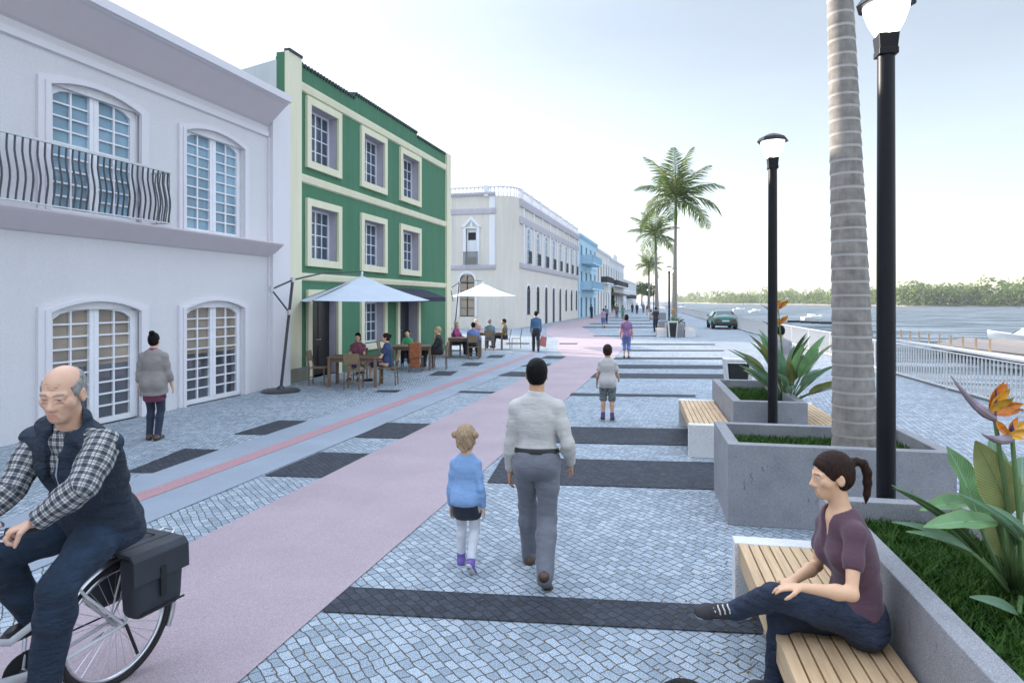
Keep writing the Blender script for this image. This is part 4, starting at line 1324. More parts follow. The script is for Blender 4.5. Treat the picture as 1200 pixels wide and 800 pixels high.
# ------------------------------------------------------------------ railing along the quay
fn = thing('quay_railing', 'long white railing of thin upright bars along the river edge', 'railing', RW(FENCE_U, 0), ROWA)
FH = .93
mb = MB()
y = -2.0
while y < 62:
    mb.box(-.013, .013, y - .013, y + .013, .10, FH - .02); y += .16
while y < 240:
    mb.box(-.012, .012, y - .012, y + .012, .10, FH - .02); y += .32
o = mb.build('baluster', M_FENCE, fn); o['kind'] = 'stuff'
mb = MB(); mb.box(-.018, .018, -2, 240, FH - .02, FH + .005); mb.build('top_rail', M_FENCE, fn)
mb = MB(); mb.box(-.02, .02, -2, 240, .07, .10); mb.build('bottom_rail', M_FENCE, fn)
for k in range(40):
    MB().box(-.014, .014, -1.97 + k * 3.2 - .014, -1.97 + k * 3.2 + .014, 0, FH - .02).build('post', M_FENCE, fn)
mb = MB(); mb.box(.07, .22, -30, 300, .0, .06); tag(mb.build('quay_kerb', M_CONC, None), kind='structure')
bpy.data.objects['quay_kerb'].location = RW(FENCE_U, 0); bpy.data.objects['quay_kerb'].rotation_euler = (0, 0, ROWA)

# ------------------------------------------------------------------ litter bins with a white frame
def bin_(loc, rz, label, s=1.0):
    t = thing('litter_bin', label, 'litter bin', loc, rz, 'white framed litter bins')
    mb = MB(); mb.hexa([(-.14 * s, -.14, .05), (.14 * s, -.14, .05), (.14 * s, .14, .05), (-.14 * s, .14, .05), (-.2 * s, -.17, .78), (.2 * s, -.17, .78), (.2 * s, .17, .78), (-.2 * s, .17, .78)])
    mb.build('bin_body', M_BLACKM, t, bevel=.01)
    mb = MB()
    i = [(-.15 * s, -.2, .0), (-.225 * s, -.2, .83), (.225 * s, -.2, .83), (.15 * s, -.2, .0)]
    o_ = [(-.215 * s, -.2, .0), (-.295 * s, -.2, .9), (.295 * s, -.2, .9), (.215 * s, -.2, .0)]
    mb.ring(i, o_, (0, .4, 0), False); mb.build('frame', M_FENCE, t, bevel=.02, seg=3)
    return t
bin_(D3(864, 474, 14.0) * 1.0, ROWA, 'low white framed bin just beyond the second flower planter').location.z = 0
b_ = D3(788.5, 395, 37.6); b_.z = 0
bin_(b_, ROWA, 'white framed black bin standing before the distant planter', 1.0).scale = (1, 1, 1.05)

# ------------------------------------------------------------------ cantilever parasols
M_CANVAS = M('pale_parasol_canvas', (.47, .52, .575), .8, .04, 3, .08, 120)
M_CANVASW = M('white_parasol_canvas', (.78, .77, .76), .8, .04, 3, .08, 120)
M_GUN = M('dark_grey_metal', (.04, .042, .05), .4, .15, 10)
M_CHROME = M('silver_joint', (.6, .61, .63), .3, .05, 10, metal=.8)
def parasol(base, centre, zr, zt, R, rz, label, canvas, poletop, armback, mid, braced):
    t = thing('cantilever_parasol', label, 'parasol', base, 0, 'cafe parasols')
    B = Vector(base)
    L = lambda p: Vector(p) - B
    mb = MB(); mb.lathe([(.44, 0), (.44, .035), (.40, .06), (.10, .075), (.06, .14)], 32); mb.build('base', M_GUN, t, smooth=True)
    pt, ab, md, br = L(poletop), L(armback), L(mid), L(braced)
    mb = MB(); mb.tube([(0, 0, .05), pt], .034, 12); mb.build('pole', M_GUN, t, smooth=True)
    C = L(centre)
    mb = MB()
    cap = C + Vector((0, 0, zt + .06)) - Vector((0, 0, C.z)); cap = Vector((C.x, C.y, zt + .08))
    mb.tube([ab, pt, md, cap + Vector((0, 0, .02)), cap], [.02, .022, .018, .014, .014], 8); mb.build('arm', M_GUN, t, smooth=True)
    mb = MB(); mb.tube([ab, br], .02, 8); mb.build('strut', M_GUN, t, smooth=True)
    for q in (ab, pt, br):
        MB().box(-.045, .045, -.045, .045, -.06, .06).build('joint', M_CHROME, t, loc=q, bevel=.01)
    c = Vector((C.x, C.y, 0))
    cor = [c + Vector((math.cos(rz + math.pi / 4 + k * math.pi / 2), math.sin(rz + math.pi / 4 + k * math.pi / 2), 0)) * R * math.sqrt(2) for k in range(4)]
    mb = MB(); n = 8
    for k in range(4):
        p, q = cor[k], cor[(k + 1) % 4]
        for i in range(n):
            for j in range(n):
                def P(s, tt):
                    e = p.lerp(q, tt); x = c.lerp(e, s)
                    sag = math.sin(math.pi * s) * .05 + .05 * math.sin(math.pi * tt) * s
                    x.z = zt + (zr - zt) * s - sag * .6; return x
                s0, s1, t0, t1 = i / n, (i + 1) / n, j / n, (j + 1) / n
                mb.quad([P(s0, t0), P(s1, t0), P(s1, t1), P(s0, t1)])
    o = mb.build('canopy', canvas, t, smooth=True, fixn=False)
    bm = bmesh.new(); bm.from_mesh(o.data); bmesh.ops.remove_doubles(bm, verts=bm.verts, dist=.004); bmesh.ops.recalc_face_normals(bm, faces=bm.faces)
    bm.to_mesh(o.data); bm.free()
    for k in range(4):
        mb = MB(); mb.tube([c + Vector((0, 0, zt - .04)), cor[k] + Vector((0, 0, zr - .01))], .011, 6); mb.build('rib', M_GUN, t)
    mb = MB(); mb.lathe([(.03, zt - .35), (.03, zt + .05), (.05, zt + .06), (.02, zt + .1)], 10, (C.x, C.y, 0)); mb.build('hub', M_CHROME, t)
    return t
u1 = G(329, 459)
uc = D3(424, 352, 16.9)
parasol(u1, uc, 2.15, 2.80, 1.42, YAW + .42, 'large pale square parasol on a dark leaning mast before the green house', M_CANVAS,
        D3(343, 328, 15.4), D3(318, 339, 15.0), D3(378, 320, 16.0), D3(339, 366, 15.25))
u2 = G(531, 404)
parasol(u2, D3(566, 352, 33), 2.37, 3.02, 1.42, YAW + .25, 'smaller white parasol before the beige corner building', M_CANVASW,
        D3(538, 331, 31.8), D3(528, 338, 31.4), D3(552, 328, 32.4), D3(531, 352, 31.6))

# ------------------------------------------------------------------ cafe tables and chairs
def table(loc, rz, label):
    t = thing('cafe_table', label, 'table', loc, rz, 'wooden cafe tables')
    mb = MB()
    for k in range(6): mb.box(-.62, .62, -.42 + k * .14 + .003, -.42 + (k + 1) * .14 - .003, .715, .75)
    mb.build('table_top', M_CAFE, t)
    mb = MB(); mb.box(-.56, .56, -.36, -.335, .62, .714); mb.box(-.56, .56, .335, .36, .62, .714); mb.box(-.56, -.535, -.33, .33, .62, .714); mb.box(.535, .56, -.33, .33, .62, .714); mb.build('apron', M_CAFE, t)
    for x in (-.57, .57):
        for y in (-.37, .37): MB().box(x - .035, x + .035, y - .035, y + .035, 0, .714).build('leg', M_CAFE, t)
    return t
def chair():
    t = thing('cafe_chair', 'x', 'chair', (0, 0, 0), 0, 'wooden cafe chairs')
    MB().box(-.2, .2, -.2, .21, .435, .46).build('seat', M_CAFEB, t, bevel=.008)
    mb = MB(); mb.hexa([(-.2, -.235, .62), (.2, -.235, .62), (.2, -.215, .62), (-.2, -.215, .62), (-.19, -.285, .88), (.19, -.285, .88), (.19, -.265, .88), (-.19, -.265, .88)]); mb.build('backrest', M_CAFEB, t, bevel=.006)
    for x in (-.18, .18):
        MB().bar((x, .19, 0), (x, .18, .434), .028).build('leg', M_CAFE, t)
        mb = MB(); mb.bar((x, -.21, 0), (x, -.19, .45), .028); mb.bar((x, -.19, .45), (x, -.27, .88), .028); mb.build('leg', M_CAFE, t)
    for y_ in (.18, -.2): MB().bar((-.18, y_, .2), (.18, y_, .2), .018).build('stretcher', M_CAFE, t)
    return t
def gp(px, d):
    v = D3(px, 352, d); v.z = 0; return v
TR = YAW
TABS = [(417, 16.45), (484, 20.3), (545, 24.5), (573, 28.6)]
TLAB = ['dark wooden cafe table with two women, nearest the parasol mast', 'wooden cafe table with a child in green and a fair person in black',
        'wooden cafe table with a magenta woman and a man in blue', 'wooden cafe table in front of the white parasol']
tables = [table(gp(px, d), TR, lb) for (px, d), lb in zip(TABS, TLAB)]
C0 = chair()
used = [False]
def put_chair(loc, rz, label):
    """rz turns the chair; unturned it faces +Y"""
    if not used[0]:
        used[0] = True
        C0.location = loc; C0.rotation_euler = (0, 0, rz); C0['label'] = label; return C0
    return dup(C0, loc, rz, label)
def around(i, dx, dy): 
    b = tables[i].location
    return b + Vector((dx * CA - dy * SA, dx * SA + dy * CA, 0))
FACE_L, FACE_R, FACE_CAM, FACE_AWAY = TR + math.pi / 2, TR - math.pi / 2, TR + math.pi, TR
CH = [(0, -.95, .05, FACE_R, 'empty chair by the black door, pulled up to the first table'), (0, -.1, .7, FACE_CAM, 'chair under the woman in the burgundy top'),
      (0, .82, .05, FACE_L, 'chair under the woman in the navy dress'), (0, .12, -.72, FACE_AWAY, 'empty chair with its back to the street at the first table'),
      (1, -.85, .1, FACE_R, 'empty chair behind the woman in navy, facing the second table'), (1, -.28, .72, FACE_CAM, 'chair under the child in green'), (1, .84, 0, FACE_L, 'chair under the fair person in black'),
      (1, .2, -.7, FACE_AWAY, 'chair in front of the second table with a terracotta cloth over it'),
      (2, -.9, .0, FACE_R, 'empty chair between the person in black and the third table'), (2, -.42, .7, FACE_CAM, 'chair under the woman in magenta'), (2, .35, -.7, FACE_AWAY, 'chair under the man in the blue shirt'),
      (2, .2, .75, FACE_CAM, 'yellowish empty chair behind the third table'),
      (3, -.6, .7, FACE_CAM, 'chair under the bald man in pink'), (3, .05, -.68, FACE_AWAY, 'chair under the grey haired man in teal'), (3, .72, .0, FACE_L, 'chair under the man in olive'), (3, 1.2, .6, FACE_L, 'last empty chair at the end of the cafe row')]
chairs = {}
for k, (i, dx, dy, rz, lb) in enumerate(CH):
    chairs[lb] = put_chair(around(i, dx, dy), rz, lb)
M_TERRA = M('terracotta_cloth', (.36, .12, .055), .9, .3, 14, .4, 40)
mb = MB(); mb.box(-.17, .17, -.315, -.24, .42, .90); mb.box(-.14, .15, -.30, -.25, .14, .42)
o = mb.build('jacket', M_TERRA, None, bevel=.03); o.location = around(1, .2, -.7); o.rotation_euler = (0, 0, FACE_AWAY)
tag(o, 'terracotta cloth hanging over a chair back at the second table', 'cloth')

# ------------------------------------------------------------------ cars
def paint(name, col):
    t = NT(name); t.base(col); t.set(Roughness=.28, Metallic=.3); t.b.inputs['Coat Weight'].default_value = .6; return t.m
M_TYRE = M('tyre_rubber', (.012, .012, .013), .8, .2, 20)
M_CARGL = glass('car_glass', (.02, .03, .035), 1.9)
M_TAIL = M('red_tail_light', (.30, .015, .012), .2, .1, 10)
M_PLATE = M('number_plate', (.6, .6, .58), .4, .05, 10)
def car(loc, rz, label, col, nm):
    t = thing('parked_car', label, 'car', loc, rz)
    pm = paint(nm, col)
    # sections along the length: (y, half width low, half width shoulder, z low, z shoulder, half width roof, z roof)
    S = [(-2.15, .70, .72, .42, .78, .60, .84), (-2.05, .80, .84, .26, .88, .66, .96), (-1.6, .83, .88, .24, .94, .64, 1.0), (-1.0, .84, .89, .22, .95, .58, 1.36), (-.5, .84, .89, .2, .95, .58, 1.43),
         (.3, .84, .89, .2, .94, .58, 1.42), (1.0, .84, .89, .2, .92, .62, 1.02), (1.6, .82, .87, .22, .86, .66, .92), (2.1, .76, .80, .26, .74, .60, .78), (2.22, .66, .68, .34, .62, .5, .66)]
    mb = MB(); rows = []
    for y, wl, ws, zl, zs, wr, zr in S:
        half = [(wl * .8, zl), (wl, zl + .12), (ws, (zl + zs) / 2), (ws * .97, zs), (wr, zr)]
        rows.append([(x, y, z) for x, z in half] + [(0, y, zr + (.03 if zr > 1.2 else .02))] + [(-x, y, z) for x, z in reversed(half)])
    b = len(mb.v)
    for r in rows: mb.v += r
    nn = len(rows[0])
    for i in range(len(rows) - 1):
        for k in range(nn):
            k2 = (k + 1) % nn
            mb.f.append((b + i * nn + k, b + i * nn + k2, b + (i + 1) * nn + k2, b + (i + 1) * nn + k)); mb.m.append(0)
    mb.f.append(tuple(range(b, b + nn))); mb.m.append(0)
    mb.f.append(tuple(range(b + (len(rows) - 1) * nn, b + len(rows) * nn))); mb.m.append(0)
    mb.build('body', pm, t, smooth=True, subd=1)
    mb = MB()
    mb.hexa([(-.62, -1.68, 1.0), (.62, -1.68, 1.0), (.60, -1.62, .98), (-.6, -1.62, .98), (-.50, -1.07, 1.345), (.50, -1.07, 1.345), (.5, -1.0, 1.32), (-.5, -1.0, 1.32)]); mb.build('rear_window', M_CARGL, t)
    for s in (-1, 1):
        mb = MB(); mb.hexa([(s * .86, -1.15, .97), (s * .88, -1.15, .97), (s * .88, .7, .97), (s * .86, .7, .97), (s * .60, -.9, 1.33), (s * .63, -.9, 1.33), (s * .63, .25, 1.34), (s * .60, .25, 1.34)]); mb.build('side_window', M_CARGL, t)
        mb = MB(); mb.box(s * .56 - .17, s * .56 + .17, -2.17, -2.05, .66, .80); mb.build('tail_light', M_TAIL, t, bevel=.02)
        mb = MB(); mb.box(s * .95 - .08, s * .95 + .08, .48, .6, .95, 1.07); mb.build('wing_mirror', pm, t, bevel=.03)
        for y in (-1.35, 1.35):
            mb = MB()
            pr = [(.20, -.10), (.30, -.11), (.33, -.07), (.33, .07), (.30, .11), (.20, .10)]
            n = 24; bb = len(mb.v)
            for r_, q in pr:
                for k in range(n): mb.v.append((s * .80 + q, y + r_ * math.cos(2 * math.pi * k / n), .33 + r_ * math.sin(2 * math.pi * k / n)))
            for i in range(len(pr)):
                for k in range(n):
                    i2 = (i + 1) % len(pr)
                    mb.f.append((bb + i * n + k, bb + i * n + (k + 1) % n, bb + i2 * n + (k + 1) % n, bb + i2 * n + k)); mb.m.append(0)
            w = mb.build('wheel', M_TYRE, t, smooth=True)
            mb = MB(); mb.tube([(s * .80 - .06, y, .33), (s * .80 + .06, y, .33)], .205, 16); mb.build('rim', M_RAILGREY, w, smooth=True)
    mb = MB(); mb.box(-.82, .82, -2.22, -2.0, .28, .46); mb.build('bumper', M_BLACKM, t, bevel=.04)
    MB().box(-.25, .25, -2.185, -2.14, .58, .69).build('number_plate', M_PLATE, t)
    return t
c1 = D3(845.5, 386, 50.0); c1.z = 0
car(c1, ROWA + .02, 'dark green saloon car seen from behind on the quay road', (.015, .13, .10), 'green_car_paint')
c2 = D3(797, 360, 128); c2.z = 0
car(c2, ROWA, 'small white car parked far along the quay road', (.62, .64, .68), 'white_car_paint')

# ------------------------------------------------------------------ boats and the landing stage
M_HULL = M('white_hull_paint', (.78, .78, .78), .3, .04, 3)
M_PIER = wood('weathered_deck_wood', (.25, .19, .15), (.36, .28, .23), .5, 'X')
def boat(loc, rz, label, L=5.0):
    t = thing('motor_boat', label, 'boat', loc, rz, 'white motor boats on the river')
    mb = MB(); rows = []
    for f, w, zk, zs in ((0, .80, -.1, .55), (.25, .9, -.2, .58), (.55, .85, -.2, .66), (.8, .5, -.12, .78), (.95, .15, .1, .9), (1, .02, .5, .95)):
        y = (f - .5) * L; w *= L / 5
        rows.append([(0, y, zk), (w * .75, y, zk + .18), (w, y, zs), (w * .9, y, zs + .02), (0, y, zs + .06), (-w * .9, y, zs + .02), (-w, y, zs), (-w * .75, y, zk + .18)])
    for r in rows: mb.v += r
    for i in range(len(rows) - 1):
        for k in range(8): mb.f.append((i * 8 + k, i * 8 + (k + 1) % 8, (i + 1) * 8 + (k + 1) % 8, (i + 1) * 8 + k)); mb.m.append(0)
    mb.f.append(tuple(range(8))); mb.m.append(0)
    mb.build('hull', M_HULL, t, smooth=True)
    k = L / 5
    mb = MB(); mb.hexa([(-.6 * k, -.9 * k, .6), (.6 * k, -.9 * k, .6), (.5 * k, 1.1 * k, .65), (-.5 * k, 1.1 * k, .65), (-.5 * k, -.8 * k, 1.15), (.5 * k, -.8 * k, 1.15), (.4 * k, .4 * k, 1.15), (-.4 * k, .4 * k, 1.15)]); mb.build('cabin', M_HULL, t, bevel=.05)
    mb = MB(); mb.hexa([(-.47 * k, .98 * k, .74), (.47 * k, .98 * k, .74), (.47 * k, 1.06 * k, .74), (-.47 * k, 1.06 * k, .74), (-.39 * k, .45 * k, 1.12), (.39 * k, .45 * k, 1.12), (.39 * k, .52 * k, 1.12), (-.39 * k, .52 * k, 1.12)]); mb.build('windscreen', M_CARGL, t)
    return t
def wp(px, py): 
    v = G(px, py, WZ); return v
B0 = boat(wp(952, 374.5), math.radians(-60), 'white motor boat beside dark floats, behind the second lamp post', 4.6)
dup(B0, wp(1205, 404), math.radians(68), 'larger white motor boat moored by the wooden landing stage', scale=1.25)
dup(B0, wp(885, 366), math.radians(-50), 'small white boat far out, beyond the green car')
dup(B0, wp(866, 364), math.radians(-70), 'small white boat far out, just above the green car roof')
dup(B0, wp(1003, 370.5), math.radians(-40), 'white boat half hidden behind the thick palm trunk')
pier = thing('landing_stage', 'low floating landing stage with a pale walkway, brown deck and railing posts', 'pier')
DZ = -.95
def gz_(px, py): return G(px, py, DZ)
mb = MB(); mb.prism([gz_(1040, 396.0), gz_(1046, 397.0), gz_(1215, 424.6), gz_(1230, 421.5)], (0, 0, -.12)); mb.build('walkway', M_WCONC, pier)
mb = MB(); mb.prism([gz_(1092, 403), gz_(1128, 396), gz_(1260, 402), gz_(1260, 421)], (0, 0, -.3)); mb.build('deck', M_PIER, pier)
pa_, pb_ = gz_(1056, 398), gz_(1160, 412.5)
for k in range(9):
    p = pa_.lerp(pb_, k / 8)
    MB().box(-.05, .05, -.05, .05, 0, .8).build('post', M_SLAT, pier, loc=p)
mb = MB(); mb.bar(pa_ + Vector((0, 0, .72)), pb_ + Vector((0, 0, .72)), .05); mb.bar(pa_ + Vector((0, 0, .4)), pb_ + Vector((0, 0, .4)), .035); mb.build('rail', M_RAILGREY, pier)
for k, (px, py) in enumerate(((930, 377.5), (945, 378.3), (958, 379), (968, 379.4))):
    mb = MB(); mb.box(-1.0, 1.0, -.6, .6, -.1, .35)
    tag(mb.build('mooring_float', M_BLACKM, None, bevel=.06, loc=wp(px, py)), 'dark mooring float in the line before the white motor boat', 'float', 'dark mooring floats')

# ------------------------------------------------------------------ far trees at the end of the street
def tree(loc, H, label, seed, m=M_TREE, n=2600, cone=False, grp='trees at the end of the street'):
    t = thing('street_tree', label, 'tree', loc, 0, grp)
    r = random.Random(seed)
    mb = MB(); mb.tube([(0, 0, 0), (.05, 0, H * .3), (0, .05, H * .6)], [H * .03, H * .022, H * .01], 8)
    for k in range(5):
        a = k * 1.3; mb.tube([(0, 0, H * (.3 + .05 * k)), (math.cos(a) * H * .2, math.sin(a) * H * .2, H * (.5 + .06 * k))], [H * .014, H * .005], 6)
    mb.build('trunk', M_BARK, t)
    mb = MB()
    if cone:
        for k in range(7): leaf_cloud(mb, (0, 0, H * (.2 + .11 * k)), (H * .17 * (1 - .1 * k), H * .17 * (1 - .1 * k), H * .13), n // 7, H * .035, r)
    else:
        for k in range(11):
            a = r.uniform(0, 6.28); q = r.uniform(.1, .3) * H
            rr = H * r.uniform(.13, .2)
            leaf_cloud(mb, (math.cos(a) * q, math.sin(a) * q, H * r.uniform(.45, .85)), (rr, rr, rr * .8), n // 11, H * .022, r)
    mb.build('crown', m, t, fixn=False)
    return t
def far(px, d):
    v = D3(px, 352, d); v.z = 0; return v
tree(far(752, 240), 11, 'rounded tree closing the far end of the street beside the white house', 3)
tree(far(760, 290), 10, 'lower rounded tree behind the far palms at the street end', 4)
tree(far(744, 300), 10.5, 'furthest rounded tree at the street end', 6)
tree(far(717, 118), 4.6, 'narrow conical shrub tree outside the pale houses, nearer one', 8, n=900, cone=True, grp='conical trees outside the houses')
tree(far(725, 138), 5.0, 'narrow conical shrub tree outside the pale houses, further one', 9, n=900, cone=True, grp='conical trees outside the houses')
# ------------------------------------------------------------------ people: bodies grown as one skin from a distance field
def nv(v): 
    v = np.asarray(v, float); return v / (np.linalg.norm(v) + 1e-12)

class Field:
    def __init__(s, lo, hi, h):
        s.h = h; s.lo = np.asarray(lo, float); s.n = np.ceil((np.asarray(hi) - s.lo) / h).astype(int) + 1
        s.ax = [s.lo[i] + h * np.arange(s.n[i]) for i in range(3)]
        s.D = np.full(tuple(s.n), 9.0, np.float32)
    def sub(s, lo, hi):
        i0 = np.clip(np.floor((lo - s.lo) / s.h).astype(int), 0, s.n); i1 = np.clip(np.ceil((hi - s.lo) / s.h).astype(int) + 1, 0, s.n)
        return tuple(slice(a, b) for a, b in zip(i0, i1))
    def apply(s, prim, k, infl=0.0, mode='add', clips=()):
        lo, hi = prim.bounds(infl)
        m = k + 3 * s.h
        sl = s.sub(lo - m, hi + m)
        if any(q.stop <= q.start for q in sl): return
        X = s.ax[0][sl[0]][:, None, None]; Y = s.ax[1][sl[1]][None, :, None]; Z = s.ax[2][sl[2]][None, None, :]
        d = prim.dist(X, Y, Z, infl)
        for p, n in clips:
            d = np.maximum(d, (X - p[0]) * n[0] + (Y - p[1]) * n[1] + (Z - p[2]) * n[2])
        D = s.D[sl]
        if mode == 'add':
            hh = np.maximum(k - np.abs(D - d), 0) / max(k, 1e-6)
            s.D[sl] = np.minimum(D, d) - hh * hh * k * .25
        else:
            d = -d
            hh = np.maximum(k - np.abs(D - d), 0) / max(k, 1e-6)
            s.D[sl] = np.maximum(D, d) + hh * hh * k * .25
    def mesh(s):
        D = s.D; h = s.h
        D[0], D[-1], D[:, 0], D[:, -1], D[:, :, 0], D[:, :, -1] = 1, 1, 1, 1, 1, 1
        ins = D < 0
        cnt = np.zeros(tuple(q - 1 for q in D.shape), np.int8)
        for a in (0, 1):
            for b in (0, 1):
                for c in (0, 1):
                    cnt += ins[a:a + cnt.shape[0], b:b + cnt.shape[1], c:c + cnt.shape[2]]
        cells = np.argwhere((cnt > 0) & (cnt < 8))
        if len(cells) == 0: return np.zeros((0, 3)), np.zeros((0, 4), int)
        idx = np.full(cnt.shape, -1, np.int32); idx[tuple(cells.T)] = np.arange(len(cells))
        cor = [(a, b, c) for a in (0, 1) for b in (0, 1) for c in (0, 1)]
        val = {c: D[cells[:, 0] + c[0], cells[:, 1] + c[1], cells[:, 2] + c[2]] for c in cor}
        acc = np.zeros((len(cells), 3)); num = np.zeros(len(cells))
        for c in cor:
            for ax in range(3):
                if c[ax] == 0:
                    e = list(c); e[ax] = 1; e = tuple(e)
                    va, vb = val[c], val[e]
                    m = (va < 0) != (vb < 0)
                    t = va[m] / (va[m] - vb[m])
                    p = np.tile(np.array(c, float), (m.sum(), 1)); p[:, ax] += t
                    acc[m] += p; num[m] += 1
        V = (cells + acc / num[:, None]) * h + s.lo
        quads = []
        for ax in range(3):
            o1, o2 = [(1, 2), (2, 0), (0, 1)][ax]
            a = np.take(ins, range(D.shape[ax] - 1), ax); b = np.take(ins, range(1, D.shape[ax]), ax)
            E = np.argwhere(a != b)
            E = E[(E[:, o1] > 0) & (E[:, o2] > 0) & (E[:, o1] < D.shape[o1] - 1) & (E[:, o2] < D.shape[o2] - 1)]
            q = []
            for d1, d2 in ((-1, -1), (0, -1), (0, 0), (-1, 0)):
                g = E.copy(); g[:, o1] += d1; g[:, o2] += d2
                q.append(idx[tuple(g.T)])
            q = np.stack(q, 1)
            fl = ~a[tuple(E.T)]
            q[fl] = q[fl][:, ::-1]
            quads.append(q)
        return V, np.concatenate(quads)

class Cap:
    """tapered limb piece; optionally flattened along one direction"""
    def __init__(s, a, b, ra, rb, fl=None, fr=1.0):
        s.a, s.b, s.ra, s.rb = np.asarray(a, float), np.asarray(b, float), ra, rb
        s.fl = nv(fl) if fl is not None else None; s.fr = fr
    def bounds(s, i):
        r = max(s.ra, s.rb) + i
        return np.minimum(s.a, s.b) - r, np.maximum(s.a, s.b) + r
    def dist(s, X, Y, Z, i):
        d = s.b - s.a; L2 = d.dot(d) + 1e-12
        px, py, pz = X - s.a[0], Y - s.a[1], Z - s.a[2]
        t = np.clip((px * d[0] + py * d[1] + pz * d[2]) / L2, 0, 1)
        qx, qy, qz = px - t * d[0], py - t * d[1], pz - t * d[2]
        q2 = qx * qx + qy * qy + qz * qz
        r = s.ra + (s.rb - s.ra) * t + i
        if s.fl is not None:
            w = qx * s.fl[0] + qy * s.fl[1] + qz * s.fl[2]
            rr = np.maximum(r - i, 1e-3); rf = rr * s.fr + i
            q2 = q2 + w * w * ((r / rf) ** 2 - 1)
            return (np.sqrt(q2) - r) * np.minimum(1, rf / r * 1.15)
        return np.sqrt(q2) - r

class Ell:
    def __init__(s, c, R, r):
        s.c, s.R, s.r = np.asarray(c, float), np.asarray(R, float), np.asarray(r, float)
    def bounds(s, i):
        m = max(s.r) + i
        return s.c - m, s.c + m
    def dist(s, X, Y, Z, i):
        px, py, pz = X - s.c[0], Y - s.c[1], Z - s.c[2]
        k0 = 0; k1 = 0
        for ax in range(3):
            w = px * s.R[ax][0] + py * s.R[ax][1] + pz * s.R[ax][2]
            rr = s.r[ax] + i
            k0 = k0 + (w / rr) ** 2; k1 = k1 + (w / (rr * rr)) ** 2
        k0 = np.sqrt(k0)
        return k0 * (k0 - 1) / (np.sqrt(k1) + 1e-9)

class Slab:
    """a stretch of torso between two elliptical sections"""
    def __init__(s, A, B, ra, ua, rb, ub, wa, da, wb, db):
        s.A, s.B = np.asarray(A, float), np.asarray(B, float)
        s.p = (np.asarray(ra), np.asarray(ua), np.asarray(rb), np.asarray(ub)); s.w = (wa, da, wb, db)
    def bounds(s, i):
        r = max(s.w) + i
        return np.minimum(s.A, s.B) - r, np.maximum(s.A, s.B) + r
    def dist(s, X, Y, Z, i):
        d = s.B - s.A; L2 = d.dot(d)
        px, py, pz = X - s.A[0], Y - s.A[1], Z - s.A[2]
        t0 = (px * d[0] + py * d[1] + pz * d[2]) / L2
        t = np.clip(t0, 0, 1)
        qx, qy, qz = px - t * d[0], py - t * d[1], pz - t * d[2]
        ra, ua, rb, ub = s.p; wa, da, wb, db = s.w
        R = nv(ra + rb); U = nv(ua + ub)
        w = wa + (wb - wa) * t + i; dd = da + (db - da) * t + i
        x = qx * R[0] + qy * R[1] + qz * R[2]; y = qx * U[0] + qy * U[1] + qz * U[2]
        e = (t0 - t) * math.sqrt(L2)
        k = (np.abs(x / w) ** 2.4 + np.abs(y / dd) ** 2.4 + 1e-9) ** (1 / 2.4)
        k = np.sqrt(k * k + (e / dd) ** 2)
        return (k - 1) * np.minimum(w, dd)

def mesh_obj(name, V, Q, mats, parent, col=None, origin=None, sm=0):
    if origin is not None: V = V - np.asarray(origin)
    if sm:
        for _ in range(sm):
            acc = np.zeros_like(V); n = np.zeros(len(V))
            for i in range(4):
                a, b = Q[:, i], Q[:, (i + 1) % 4]
                np.add.at(acc, a, V[b]); np.add.at(n, a, 1)
            V = V * .5 + acc / np.maximum(n, 1)[:, None] * .5
    me = bpy.data.meshes.new(name)
    me.vertices.add(len(V)); me.vertices.foreach_set('co', V.astype(np.float32).ravel())
    me.loops.add(len(Q) * 4); me.loops.foreach_set('vertex_index', Q.astype(np.int32).ravel())
    me.polygons.add(len(Q)); me.polygons.foreach_set('loop_start', np.arange(0, len(Q) * 4, 4, dtype=np.int32))
    me.polygons.foreach_set('use_smooth', np.ones(len(Q), bool))
    me.materials.append(mats)
    me.update(calc_edges=True)
    if col is not None:
        at = me.attributes.new('tone', 'FLOAT_COLOR', 'POINT')
        c = np.ones((len(V), 4), np.float32); c[:, :3] = col; at.data.foreach_set('color', c.ravel())
    o = bpy.data.objects.new(name, me); COL.objects.link(o); link_child(o, parent)
    return o

def skinmat():
    t = NT('skin'); at = t.n('ShaderNodeAttribute', attribute_name='tone')
    n = t.noise(22, t.pos(True), 4)
    c = t.mix(.3, at.outputs['Color'], t.ramp(n.outputs['Fac'], [(.3, (.42, .40, .39)), (.7, (.60, .58, .57))]), 'OVERLAY')
    t.base(c); t.set(Roughness=.52)
    t.b.inputs['Subsurface Weight'].default_value = .12; t.b.inputs['Subsurface Radius'].default_value = (.012, .005, .003)
    t.bump(t.noise(150, t.pos(True), 3).outputs['Fac'], .12, .002)
    return t.m
M_SKIN = skinmat()
def hairmat(name, c):
    t = NT(name); p = t.pos(True)
    mp = t.n('ShaderNodeMapping'); mp.inputs['Scale'].default_value = (90, 30, 18); t.l(p, mp.inputs[0])
    n = t.noise(2, mp.outputs[0], 4)
    t.base(t.ramp(n.outputs['Fac'], [(.3, tuple(x * .55 for x in c)), (.7, tuple(min(1, x * 1.5) for x in c))])); t.set(Roughness=.55); t.b.inputs['Specular IOR Level'].default_value = .12
    t.bump(n.outputs['Fac'], .8, .006)
    return t.m
H_BLACK = hairmat('black_hair', (.005, .0045, .0045)); H_BROWN = hairmat('dark_brown_hair', (.028, .014, .010)); H_BLOND = hairmat('blond_hair', (.40, .29, .16))
H_GREY = hairmat('grey_hair', (.25, .24, .23)); H_LBROWN = hairmat('light_brown_hair', (.20, .13, .08)); H_OLIVE = hairmat('fair_hair', (.30, .28, .16))

